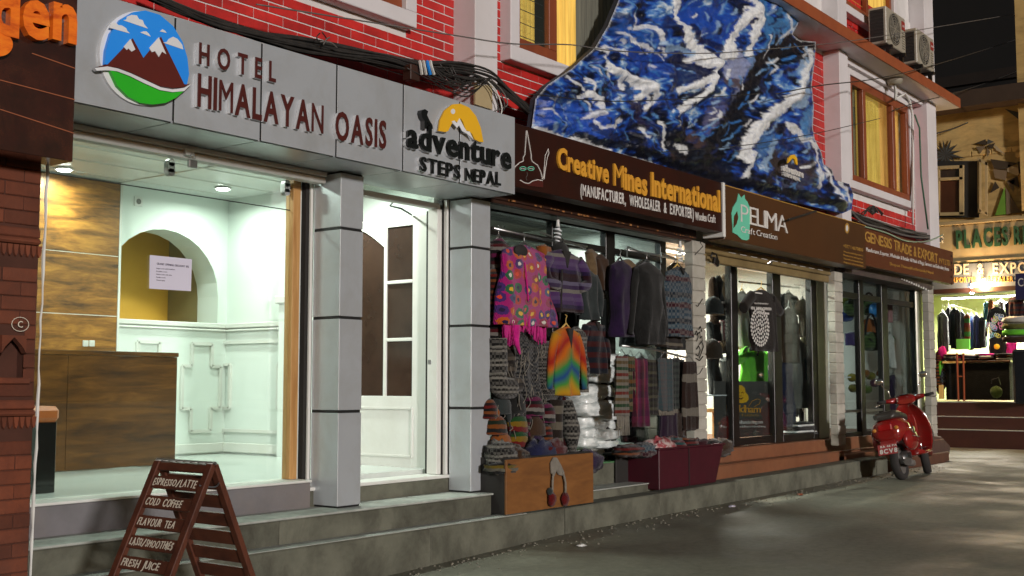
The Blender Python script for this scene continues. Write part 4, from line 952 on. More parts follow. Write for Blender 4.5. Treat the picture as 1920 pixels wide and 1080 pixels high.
strokes = [
 ([(1290,30),(1330,40),(1355,55)],30,RB,.9),([(1165,60),(1215,70)],24,(.02,.10,.42),.6),([(1020,215),(1060,225),(1110,235)],30,(.02,.08,.46),.75),([(1180,110),(1230,130)],22,(.015,.06,.36),.7),([(1450,60),(1480,40),(1470,10)],18,(.06,.22,.48),.8),
 ([(1425,10),(1435,60),(1430,110)],12,(.05,.2,.45),.8),([(1368,110),(1385,150),(1380,195)],19,LV,.85),([(1395,95),(1405,140)],10,(.16,.28,.5),.8),([(1345,200),(1330,240)],16,(.10,.10,.2),.7),([(1360,156),(1385,160)],10,BR,.85),([(1262,290),(1300,262)],15,BR,.8),([(1450,300),(1500,325),(1480,345)],24,(.045,.035,.035),.85),
 ([(1500,110),(1505,150),(1495,190)],17,LB,.85),([(1515,215),(1505,250)],14,(.08,.24,.5),.8),([(1430,255),(1420,285)],14,(.06,.16,.36),.8),
 ([(1532,80),(1463,90),(1430,122),(1402,167),(1365,230),(1336,281),(1304,307)],24,DK_,1),([(1445,110),(1480,105),(1512,96)],14,DK_,.95),([(1250,262),(1290,300),(1350,318)],20,DK_,.95),([(1440,200),(1462,180)],7,NB,.9),
 ([(1074,259),(1178,277),(1250,305),(1333,333),(1407,348),(1518,372),(1575,388)],8,DK_,.95),([(1267,114),(1290,128),(1318,140)],12,(.008,.012,.05),.95),([(1248,142),(1290,150)],10,NB,.9),([(1190,198),(1198,232)],12,(.02,.015,.05),.9),([(1168,145),(1172,175)],6,(.02,.05,.16),.95),
 ([(1286,55),(1305,80),(1348,90)],7,(.008,.012,.06),.9),([(1262,60),(1242,40),(1228,70)],7,NB,.7),([(1290,180),(1330,175),(1300,196)],9,DK_,.8),([(1020,180),(1060,190),(1090,170)],8,DK_,.7),([(1150,30),(1195,48)],5,NB,.8),([(1110,240),(1150,262)],7,NB,.8),([(1500,262),(1470,275),(1445,262)],6,NB,.8),([(1215,235),(1235,268)],8,NB,.8),([(1545,335),(1560,372)],4,DK_,.8),([(1510,285),(1516,350)],4,DK_,.7),
 ([(1255,-40),(1256,0),(1260,37),(1282,81),(1311,105),(1335,122)],9,WH,1),([(1335,122),(1360,100),(1366,70),(1392,36),(1417,15)],10,WH,1),([(1389,-10),(1417,15),(1414,46),(1400,78),(1396,100)],7,WH,.95),([(1335,122),(1315,118),(1290,108)],8,WH,.9),
 ([(1328,124),(1331,148),(1318,172),(1290,198),(1262,213)],5,WH,.95),([(1268,168),(1300,158),(1322,148)],8,WH,.95),([(1122,113),(1150,135),(1180,150),(1213,158),(1218,185),(1208,205)],5,WH,.95),([(1180,152),(1205,165),(1188,180)],9,WH,.9),([(1160,140),(1164,165)],4,WH,.9),
 ([(1484,180),(1455,200),(1426,224),(1400,258),(1386,296)],12,WH,.95),([(1520,102),(1500,150),(1482,186)],7,WH,.9),([(1100,178),(1116,190),(1118,208),(1096,222)],5,WH,.8),([(1078,185),(1100,178)],4,WH,.7),([(1000,241),(1040,256),(1074,266),(1140,281)],4,WH,.9),
 ([(1518,259),(1528,300),(1530,350)],4,WH,.8),([(1546,312),(1556,345),(1568,370)],3.5,WH,.8),([(1578,345),(1592,372)],4,WH,.8),([(1407,289),(1394,310),(1386,330)],5,WH,.8),([(1442,260),(1436,292),(1425,318)],4,LB,.8),([(1470,235),(1500,262),(1524,256)],3,WH,.8),
 ([(1190,46),(1222,58),(1232,82)],4,WH,.8),([(1150,62),(1185,78),(1212,100)],3.5,WH,.7),([(1130,90),(1170,104)],3,WH,.7),([(1228,80),(1250,96),(1290,100)],4,LB,.8),([(1060,150),(1090,172)],3,WH,.7),([(1110,225),(1120,240),(1140,238),(1155,228)],3,WH,.7),([(1188,246),(1200,262)],2,WH,.8),([(1228,225),(1240,262),(1243,280)],2.5,WH,.8),([(1262,272),(1276,285)],4,WH,.8),([(1466,20),(1480,50),(1465,74)],3,WH,.7),([(1432,70),(1434,112)],2.5,WH,.8)]
rs_ = random.Random(21); brush = []
for i in range(620):
    bx, by = rs_.uniform(1000, 1598), rs_.uniform(-40, 395)
    if not inside(bx, by): continue
    ang = R(rs_.gauss(38, 28)) if bx < 1250 else R(rs_.gauss(118, 22)) if bx < 1400 else R(rs_.gauss(100, 28))
    L_ = rs_.uniform(8, 26); w_ = rs_.uniform(.9, 2.8); dk = by > 250 and bx < 1420
    col_ = rs_.choice([LB, WH, (.04,.18,.5), (.02,.10,.42), NB, DK_, (.10,.26,.52)] if not dk else [NB, DK_, DK_, (.02,.06,.25), LB, (.10,.26,.52)])
    brush.append(([(bx, by), (bx+L_*.5*math.cos(ang)+rs_.uniform(-2,2), by+L_*.5*math.sin(ang)), (bx+L_*math.cos(ang+.25), by+L_*math.sin(ang+.25))], w_, col_, rs_.uniform(.55,.9)))
BIN = {}
for k_, st_ in enumerate(brush):
    xs_ = [p[0] for p in st_[0]]; ys_ = [p[1] for p in st_[0]]
    for gx in range(int((min(xs_)-12)//24), int((max(xs_)+12)//24)+1):
        for gy in range(int((min(ys_)-12)//24), int((max(ys_)+12)//24)+1): BIN.setdefault((gx, gy), []).append(k_)
SB = [(min(p[0] for p in s_[0])-s_[1]*2-14, max(p[0] for p in s_[0])+s_[1]*2+14, min(p[1] for p in s_[0])-s_[1]*2-14, max(p[1] for p in s_[0])+s_[1]*2+14) for s_ in strokes]
def paint(x, y):
    wx = noise.turbulence_vector(Vector((x*.03, y*.03, 1.7)), 3, False); q = (x+wx.x*9, y+wx.y*9)
    dx = -.55 if x < 1330 else (.75 if x < 1430 else .5); u, w = x*(.8)+y*dx*.6, y*.85-x*dx*.55
    n1 = noise.fractal(Vector((q[0]*.028, q[1]*.040, 5)), 1.0, 2.1, 3); n2 = noise.noise(Vector((u*.05, w*.20, 9)))+.6*noise.noise(Vector((u*.11, w*.42, 4)))
    n3 = noise.fractal(Vector((x*.20, y*.17, 3)), .9, 2, 3); rg = 1-abs(2*noise.noise(Vector((q[0]*.045, q[1]*.06, 12))))
    v = .37+.46*n1+.20*n2+.10*n3+.22*(rg-.62)*2*(1 if x < 1330 else .6)
    if x > 1170 and y > 215 and x < 1420: v -= .14
    stops = [(0,(.004,.005,.012)),(.26,(.007,.014,.06)),(.40,(.010,.045,.28)),(.54,(.02,.11,.45)),(.66,(.14,.31,.58)),(.80,(.58,.68,.76)),(1,(.84,.87,.88))]
    v = max(0, min(.999, v)); c = None
    for (a0, c0), (a1, c1) in zip(stops, stops[1:]):
        if a0 <= v <= a1: c = Vector(c0).lerp(Vector(c1), (v-a0)/(a1-a0)); break
    for si, (P_, w_, col_, k_) in enumerate(strokes):
        if si == 17:
            for bi in BIN.get((int(x//24), int(y//24)), ()):
                B_, bw, bc, bk2 = brush[bi]; c = c.lerp(Vector(bc), bk2*sm_(bw+.9, bw*.6, pl((x+wx.x*3, y+wx.y*3), B_)+n3*.8))
        b0 = SB[si]
        if b0[0] < q[0] < b0[1] and b0[2] < q[1] < b0[3]:
            c = c.lerp(Vector(col_)*(1+.2*n3), k_*sm_(w_*1.08+.8, w_*.78, pl(q, P_)+n2*w_*.38+n3*2.0))
    if y < 330:
        e = edge_d(x, y); c = c.lerp(Vector(WH)*.7, .7*sm_(2.6, 1.0, e+n3*2))
    return c
st = 2.1; nxg = int((1606-992)/st); nyg = int((404+62)/st)
idx = {}; vs = []; cols = []; fs = []
grid = [[inside(992+st*i, -60+st*j) for j in range(nyg+1)] for i in range(nxg+1)]
def vid(i, j):
    if (i, j) not in idx:
        x, y = 992+st*i, -60+st*j
        if not grid[i][j]:                       # slide onto the outline so the rim is clean
            best = None
            for k in range(len(out)):
                a, b2 = out[k], out[(k+1) % len(out)]; vx, vy = b2[0]-a[0], b2[1]-a[1]; t = max(0, min(1, ((x-a[0])*vx+(y-a[1])*vy)/(vx*vx+vy*vy)))
                p = (a[0]+vx*t, a[1]+vy*t); d = math.hypot(p[0]-x, p[1]-y)
                if best is None or d < best[0]: best = (d, p)
            x, y = best[1]
        e = edge_d(x, y); p = at(x, y, Y=YM)
        h = .10*sm_(0, 22, e)*(.55+.9*noise.fractal(Vector((x*.018, y*.022, 2)), 1, 2, 4)) + .012*noise.noise(Vector((x*.12, y*.12, 0)))*sm_(0,6,e)
        for P_, w_, c__, k__ in strokes[15:]:
            if c__ == WH and w_ > 4.5: h += .035*sm_(w_*2.0, 0, pl((x, y), P_))
            elif c__ == DK_ and w_ > 12: h -= .03*sm_(w_*1.6, 0, pl((x, y), P_))
        idx[(i, j)] = len(vs); vs.append((p.x, YM-max(0, h), p.z)); cols.append(paint(x, y))
    return idx[(i, j)]
for i in range(nxg):
    for j in range(nyg):
        if sum((grid[i][j], grid[i+1][j], grid[i+1][j+1], grid[i][j+1])) >= 2:
            fs.append((vid(i,j), vid(i+1,j), vid(i+1,j+1), vid(i,j+1)))
mt = thing('mountain_cutout', 'huge blue and white painted mountain cut-out standing on the sign boards', 'painted cut-out', (12.5, YM, 3.65))
b = MB(); b.v = vs; b.f = fs
m, t_, bs_ = nodes('mountain_paint'); ca = N(t_, 'ShaderNodeVertexColor', layer_name='paint'); v_ = coords(t_, (1,1,1)); nn = noise_n(t_, v_, 14, 8, .75, .8)
rr = ramp(t_, [(.30,(.6,.62,.7)),(.5,(1,1,1)),(.72,(1.3,1.27,1.2))]); t_.links.new(nn.outputs[0], rr.inputs[0])
sk = noise_n(t_, coords(t_, (30,1,7), (0,.5,0)), 1.6, 6, .7, .5); rk = ramp(t_, [(.64,(0,0,0)),(.78,(.4,.4,.4))]); t_.links.new(sk.outputs[0], rk.inputs[0])
c2_ = mixc(t_, .85, ca.outputs[0], rr.outputs[0], 'MULTIPLY'); c3_ = mixc(t_, rk.outputs[0], c2_, (.30,.40,.55))
t_.links.new(c3_, bs_.inputs['Base Color']); bs_.inputs['Roughness'].default_value = .32; add_bump(t_, bs_, nn.outputs[0], .5, .02)
mo = b.build('painted_relief', m, mt, smooth=True)
ly = mo.data.color_attributes.new('paint', 'FLOAT_COLOR', 'POINT')
for i, c_ in enumerate(cols): ly.data[i].color = (c_.x, c_.y, c_.z, 1)
bk = MB().prism([at(a2, b2, Y=YM+.012) for a2, b2 in out], (0, .06, 0)); bk.build('backing_board', M('edge_board',(.04,.045,.06),rough=.6), mt)
for px in (1080, 1250, 1420): MB().bar(at(px, 60 if px > 1100 else 170, Y=YM+.075), at(px+8, 330, Y=YM+.075), .05).build('strut', m_frame, mt)
lf_ = MB().prism([at(a2, b2, Y=YM-.17) for a2, b2 in [(1475,306),(1476,297),(1481,291),(1487,290),(1492,297),(1493,310),(1490,308),(1487,299),(1483,297),(1479,302)]], (0,-.02,0)); lf_.build('arch_logo', m_yellow, mt)
letters_px('adventure', (1464,320), (1503,334), (1464,306), YM-.17, .03, m_wprint, mt, each=True, name='letter', gap=.06, bold=.02)
letters_px('STEPSNEPAL', (1465,329), (1497,341), (1465,322), YM-.17, .03, m_wprint, mt, each=True, name='letter', gap=.08, bold=.01)

# ================================================================ cables
def cable_thing(lab, paths, base, name='cable_bundle', cat='cables', r=(.006,.014)):
    c = thing(name, lab, cat, base)
    for p_, m_, r_ in paths: MB().tube(p_, r_, 5).build('cable', m_, c, smooth=True)
    return c
def spline(P_, n=8):
    P_ = [Vector(p) for p in P_]; P_ = [P_[0]*2-P_[1]]+P_+[P_[-1]*2-P_[-2]]; o = []
    for i in range(1, len(P_)-2):
        for k in range(n):
            t = k/n; a, b2, c2, d = P_[i-1:i+3]
            o.append(.5*((2*b2)+(c2-a)*t+(2*a-5*b2+4*c2-d)*t*t+(3*b2-a-3*c2+d)*t**3))
    o.append(P_[-2]); return o
rnd = random.Random(3)
main = [(270,-14),(330,14),(400,42),(480,66),(560,82),(640,96),(720,112),(790,126),(860,132),(920,146),(960,178),(990,206),(1030,232)]
paths = []
for k in range(30):
    jy = rnd.uniform(-7, 9); jd = rnd.uniform(0, .09); P_ = []
    for i, (a2, b2) in enumerate(main):
        spread = 1.0+(1.0 if 3 < i < 10 else 0)+(.9 if 7 < i < 9 else 0)
        P_.append(at(a2+rnd.uniform(-4,4), b2+jy*spread*.7+rnd.uniform(-4,4), Y=6.36+jd))
    paths.append((spline(P_, 5), m_cable if k % 5 else m_cableg, rnd.uniform(.006,.013)))
for k in range(14):      # slack loops near the first pillar
    x0 = rnd.uniform(760, 850); x1 = rnd.uniform(880, 925); y0 = rnd.uniform(118,135); s_ = rnd.uniform(14, 46)
    P_ = [at(x0,y0,Y=6.30), at((x0*2+x1)/3, y0+s_*.8, Y=6.27), at((x0+x1*2)/3, y0+s_+4, Y=6.27), at(x1, 146, Y=6.30)]
    paths.append((spline(P_, 6), m_cable, rnd.uniform(.004,.008)))
for k in range(4):
    P_ = [at(905+k*5,148,Y=6.3), at(925+k*6,172,Y=6.28), at(936+k*5,215-k*6,Y=6.27), at(920+k*2,245-k*12,Y=6.30)]
    paths.append((spline(P_, 6), [m_cable,m_white,m_cable,m_cableg][k], .006))
cable_thing('thick tangle of black cables sagging between the red bricks and the hotel signs', paths, (6.5, 6.4, 3.7))
cable_thing('twisted tie of loose wire ends poking up from the cable bundle', [(spline([at(600,62,Y=6.3), at(594,70,Y=6.3), at(600,80,Y=6.3), at(612,74,Y=6.3), at(604,60,Y=6.28)]), m_cable, .005), (spline([at(600,78,Y=6.3), at(620,80,Y=6.28), at(632,90,Y=6.3)]), m_cableg, .007), (spline([at(606,84,Y=6.29), at(612,74,Y=6.27), at(618,70,Y=6.27)]), m_cableg, .006)], (5.8, 6.3, 4), 'wire_tie', 'wire ends')
# plastic ribbons & tin on the bundle
tn = thing('splice_box', 'rusty tin splice box with white and blue tape on the cable bundle', 'splice box', (7.0, 6.3, 3.9))
p = at(778,138,Y=6.30); MB().box(p.x-.06,p.x+.05,6.29,6.38,p.z-.06,p.z+.07).build('tin', m_shutterd, tn, bev=.005)
for i, (px, mm) in enumerate(((789,m_white),(796,m_wprint),(803,m_blue),(809,m_white))):
    MB().tube(spline([at(px-2,114,Y=6.27),at(px,124,Y=6.25),at(px+2+i,140,Y=6.26)]), .012, 4).build('tape', mm, tn)
# plywood piece behind the yellow arch
pw = thing('wood_offcut', 'pale wood board fixed behind the cables at the pillar base', 'board', (8, 6.34, 3.6))
MB().plate([(888,160),(920,160),(920,206),(888,196)], 6.37, .02).build('board', M('pale_wood',(.45,.36,.2),(.36,.28,.15),rough=.7), pw)
# bundle that goes on over the far sign
paths = []
for k in range(16):
    P_ = [at(a2+rnd.uniform(-3,3), b2+rnd.uniform(-6,6), Y=6.40+.05*(k % 3)) for a2, b2 in ((1592,398),(1620,412),(1660,424),(1700,436),(1740,444),(1766,448))]
    paths.append((spline(P_, 5), m_cable if k % 4 else m_cableg, rnd.uniform(.010,.020)))
paths.append((spline([at(1618,424,Y=6.22), at(1660,436,Y=6.22), at(1700,452,Y=6.22), at(1740,452,Y=6.3), at(1768,440,Y=6.4)]), M('pale_green_cable',(.3,.4,.28),rough=.5), .012))
for k in range(12):
    a_ = rnd.uniform(0, 6.28); P_ = [at(1636,402,Y=6.35), at(1636+12*math.cos(a_), 400-abs(14*math.sin(a_)), Y=6.33), at(1636+20*math.cos(a_+.4), 404-abs(10*math.sin(a_+.9)), Y=6.33)]
    paths.append((spline(P_, 4), m_cable, .010))
cable_thing('dark cable tangle running along the top of the far brown sign', paths, (17.5, 6.4, 3.8))
cable_thing('black cable drop with coils hanging past the corner of the far sign', [(spline([at(1740,444,Y=6.4), at(1752,452+k*3,Y=6.45), at(1762,470+k*6,Y=6.6), at(1757+k,480+k*2,Y=6.8)]), m_cable if k % 2 else m_cableg, .014) for k in range(6)], (20.5, 6.5, 3.6))
# single wires across the street and facade
def wire(lab, P_, r=.006, m_=None):
    o = MB().tube(spline(P_, 8), r, 5).build('overhead_wire', m_ or m_cable, smooth=True); tag(o, lab, 'wire', 'overhead wires')
wire('thin pale wire crossing from the bricks over the window and upper mountain', [at(480,8,Y=6.28), at(620,30,Y=6.2), at(850,66,Y=6.1), at(960,82,Y=6.1), at(1070,84,Y=6.05), at(1160,96,Y=6.05), at(1320,100,Y=6.05), at(1440,92,Y=6.02), at(1600,76,Y=5.98), at(1760,50,Y=6.0), at(1930,22,Y=7)], .006, m_cableg)
wire('dark wire dipping across the balcony soffit towards the dark sky', [at(1455,176,Y=6.0), at(1540,160,Y=5.95), at(1640,148,Y=5.95), at(1740,125,Y=6.0), at(1840,95,Y=6.6), at(1930,66,Y=7.4)], .008)
wire('dark wire starting at the amber window head and rising to the right', [at(1672,208,Y=6.5), at(1720,192,Y=6.2), at(1780,177,Y=6.2), at(1850,155,Y=7), at(1930,125,Y=8)], .008)
wire('dark wire crossing the lower mountain to the amber window', [at(990,176,Y=6.02), at(1150,190,Y=6.0), at(1330,182,Y=6.0), at(1420,176,Y=6.0)], .005)
wire('faint wire sagging above the brown sign tops', [at(1240,285,Y=6.02), at(1360,276,Y=6.0), at(1440,266,Y=6.0), at(1540,248,Y=6.0), at(1650,222,Y=6.0)], .005)
wire('thick black wire rising over the mural wall at upper right', [at(1757,250,Y=6.9), at(1800,236,Y=7.2), at(1860,208,Y=7.6), at(1930,172,Y=8)], .016)
for i in range(7):
    y0 = 440+i*7; wire(['topmost wire strung over the green place letters','second wire over the green place letters','wire crossing the upper third of the green letters','wire crossing the middle of the green letters','wire crossing the lower third of the green letters','wire passing along the feet of the green letters','lowest wire looping beneath the green letters'][i],
        [at(1740,y0,Y=8.2), at(1800,y0+6+(34 if i == 6 else 0),Y=7.8), at(1860,y0-2+(40 if i == 6 else 0),Y=7.2), at(1930,y0-14-i*2,Y=6.4)], .013, m_cableg if i % 3 == 1 else m_cable)

# ================================================================ shop rooms behind the fronts
def room(x0, x1, name, m_, y1=10.2, zt=3.3):
    r_ = MB().box(x0, x1, y1, y1+.1, .5, zt).build(name+'_back_wall', m_); tag(r_, kind='structure')
    tag(MB().box(x0, x1, 6.96, y1, zt, zt+.1).build(name+'_ceiling', m_), kind='structure')
    return r_
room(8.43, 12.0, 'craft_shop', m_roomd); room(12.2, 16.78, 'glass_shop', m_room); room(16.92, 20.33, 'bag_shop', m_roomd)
for x in (12.0, 16.79, 20.34): tag(MB().box(x+.001, x+.1, 6.96, 10.3, .5, 3.4).build('shop_partition', m_room), kind='structure')
def lamp(x, y, z, e, c=(1,1,1), r=.06):
    l = bpy.data.lights.new('lamp_light', 'POINT'); l.energy = e; l.color = c; l.shadow_soft_size = r
    o = bpy.data.objects.new('lamp_light', l); C.objects.link(o); o.location = (x, y, z)
def tube_light(x, y, z, L_, e, c, lab, par_name='tube_lamp', axis='X', gl=6):
    t = thing(par_name, lab, 'tube light', (x, y, z))
    if axis == 'X': MB().tube([(x-L_/2,y,z-.03),(x+L_/2,y,z-.03)], .014, 8).build('glowing_tube', emis('tube_glow',c,gl), t); MB().box(x-L_/2-.03, x+L_/2+.03, y-.02, y+.02, z-.012, z+.02).build('batten', m_white, t)
    else: MB().tube([(x,y-L_/2,z-.03),(x,y+L_/2,z-.03)], .014, 8).build('glowing_tube', emis('tube_glow',c,gl), t); MB().box(x-.02, x+.02, y-L_/2-.03, y+L_/2+.03, z-.012, z+.02).build('batten', m_white, t)
    l = bpy.data.lights.new('tube_light', 'AREA'); l.shape = 'RECTANGLE'; l.size = L_ if axis == 'X' else .05; l.size_y = .05 if axis == 'X' else L_; l.energy = e; l.color = c; l.spread = R(170)
    o = bpy.data.objects.new('tube_light', l); C.objects.link(o); o.location = (x, y, z-.05)
tube_light(9.6, 9.2, 3.28, 1.2, 42, (.86,1,.95), 'cold tube light on the craft shop ceiling towards the left')
tube_light(11.2, 7.9, 3.28, 1.0, 26, (.86,1,.95), 'cold tube light on the craft shop ceiling near the right window')
tube_light(13.2, 8.4, 3.28, 1.2, 290, (1,.98,.86), 'tube light on the glass shop ceiling, left one')
tube_light(15.0, 8.4, 3.28, 1.2, 290, (1,.98,.86), 'tube light on the glass shop ceiling, right one')
tube_light(17.8, 8.6, 3.28, 1.2, 60, (.85,1,.98), 'cold tube light on the handbag shop ceiling')

# ---------------------------------------------------------------- craft shop front
YF = 6.85
cf = thing('storefront', 'black framed craft shop front with narrow transom panes and open doorway', 'shop front', (10.2, YF, .53))
for x0, x1 in ((8.25,8.33),(9.62,9.74),(10.62,10.80),(11.78,11.90)):
    MB().box(x0, x1, YF, YF+.08, .531, 3.02).build('post', m_frame, cf, bev=.004)
MB().box(8.33, 11.78, YF+.005, YF+.075, 2.76, 2.83).build('transom_bar', m_frame, cf, bev=.003)
MB().box(8.33, 11.78, YF+.005, YF+.075, 2.985, 3.02).build('head_bar', m_frame, cf)
for x0, x1 in ((8.33,9.62),(9.74,10.62),(10.80,11.78)): MB().box(x0, x1, YF+.03, YF+.036, 2.83, 2.985).build('transom_pane', m_glassd, cf)
MB().box(10.80, 11.78, YF+.03, YF+.036, .60, 2.76).build('window_pane', m_glassd, cf)
MB().box(8.33, 9.62, YF+.03, YF+.036, .60, 2.76).build('window_pane', m_glassd, cf)
MB().box(8.33, 9.62, YF, YF+.07, .531, .60).box(10.8, 11.78, YF, YF+.07, .531, .60).build('bottom_rail', m_frame, cf, bev=.003)
MB().box(10.64, 10.66, YF-.03, YF-.001, 1.55, 1.72).build('door_pull', m_steel, cf, bev=.003)
tag(MB().box(9.76, 10.75, 6.69, 7.6, .531, .543).build('door_mat', m_mat, bev=.003), 'green door mat lying in the craft shop doorway', 'door mat')
tube_light(10.2, 7.7, 3.28, .8, 26, (.9,1,.95), 'added unseen cold tube light brightening the packages in the craft shop doorway')  # added lamp with no visible source, brightens the wrapped packages
# ---------------------------------------------------------------- glass shop front
gf = thing('storefront', 'dark framed glass shop front with an open door under tan shutter', 'shop front', (14.2, YF, .56))
xg = [fx(1327,600,YF), fx(1372,600,YF), fx(1384,600,YF), fx(1450,600,YF), fx(1465,600,YF), fx(1522,600,YF), fx(1532,600,YF)]
for a2, b2 in ((1,2),(3,4),(5,6)): MB().box(xg[a2], xg[b2], YF, YF+.09, .561, 2.86).build('post', m_frame, gf, bev=.004)
for a2, b2, zb3 in ((0,1,.60),(4,5,.60)):
    MB().box(xg[a2], xg[b2], YF+.03, YF+.036, zb3+.06, 2.86).build('pane', m_glassd, gf)
    MB().box(xg[a2], xg[b2], YF, YF+.08, .561, zb3+.06).build('bottom_rail', m_frame, gf, bev=.003)
# the door leaf, slightly open
MB().box(xg[2], xg[3], YF+.02, YF+.06, .565, .66).build('door_rail', m_frame, gf, bev=.003)
MB().box(xg[2]+.001, xg[3]-.001, YF+.038, YF+.044, .66, 2.84).build('door_pane', m_glassd, gf)
MB().box(xg[0]-.3, xg[6]+.3, YF+.01, YF+.07, 2.86, 3.1).build('head_rail', m_frame, gf)
MB().box(xg[0]+.01, xg[1]-.01, YF+.08, YF+.5, 1.20, 1.215).build('glass_shelf', m_acryl, gf)
# poster
YPO = YF+.1
po = thing('clothing_poster', 'dark grey poster with golden laughing face low in the glass shop door', 'poster', (13.6, YPO, .6))
c0, c1 = at(1340,716,Y=YPO), at(1452,716,Y=YPO)
m_post = M('dark_grey_poster', (.085,.08,.075), (.07,.066,.06), sc=2, rough=.4)
MB().box(c0.x, c1.x, YPO, YPO+.02, .66, fz(1400,715,YPO)).build('sheet', m_post, po)
MB().plate([(1380,724),(1384,722),(1391,723),(1396,728),(1397,735),(1402,741),(1403,748),(1399,754),(1391,756),(1385,755),(1378,750),(1377,740),(1379,733)], YPO-.002, .006).build('golden_head', m_yellow, po)
for e_ in (1385,1392): line([(e_-2,737),(e_,735),(e_+2,737)], .004, m_lbrown, po, 'closed_eye', YPO-.011)
line([(1386,742),(1388,743),(1390,742)], .004, m_lbrown, po, 'painted_nose', YPO-.011); MB().plate([(1384,745),(1389,747),(1394,744),(1391,749),(1387,749)], YPO-.009, .003).build('laughing_mouth', m_lbrown, po)
letters_px('buddham', (1362,773), (1426,774), (1362,758), YPO-.001, .004, m_gold, po, each=True, name='letter', gap=.05)
line([(1404,762),(1410,752),(1420,748),(1426,750),(1424,757),(1414,763)], .004, m_gold, po, 'flourish', YPO-.005)
letters_px('CLOTHING', (1364,781), (1422,781), (1364,776), YPO-.001, .003, m_goldd, po, each=False, name='letter', gap=.9)
letters_px('www.buddhamclothing.com', (1362,795), (1430,794), (1362,788), YPO-.001, .003, m_wprint, po, each=True, name='letter', gap=.1, bold=.01)
letters_px('fb.com/buddhamclothing', (1352,802), (1436,801), (1352,798), YPO-.001, .003, m_wprint, po, each=False, name='letter', gap=.1)
# ---------------------------------------------------------------- handbag shop front
YK = 6.76
bf = thing('storefront', 'black framed handbag shop front beside the red scooter', 'shop front', (18, YK, .56))
xh = [fx(v_, 600, YK) for v_ in (1582, 1612, 1620, 1654, 1665, 1715, 1722)]
for a2, b2 in ((1,2),(3,4),(5,6)): MB().box(xh[a2], xh[b2], YK, YK+.09, .561, 3.0).build('post', m_frame, bf, bev=.004)
MB().box(xh[0], xh[6], YK+.01, YK+.08, 2.66, 2.75).build('transom_bar', m_frame, bf, bev=.003)
for a2, b2 in ((0,1),(2,3),(4,5)):
    MB().box(xh[a2], xh[b2], YK+.04, YK+.046, 2.75, 3.0).build('transom_pane', m_glassd, bf)
    MB().box(xh[a2], xh[b2], YK+.04, YK+.046, .60, 2.66).build('pane', m_glassd, bf)
    MB().box(xh[a2], xh[b2], YK+.01, YK+.08, .561, .62).build('bottom_rail', m_frame, bf)
MB().box(xh[0], xh[3], YK+.02, YK+.07, .92, .96).build('mid_rail', m_steel, bf)
tag(MB().box(xh[0], xh[3], 7.3, 7.6, 1.45, 1.47).build('display_shelf', m_acryl), 'glass display shelf inside the handbag shop window', 'shelf')
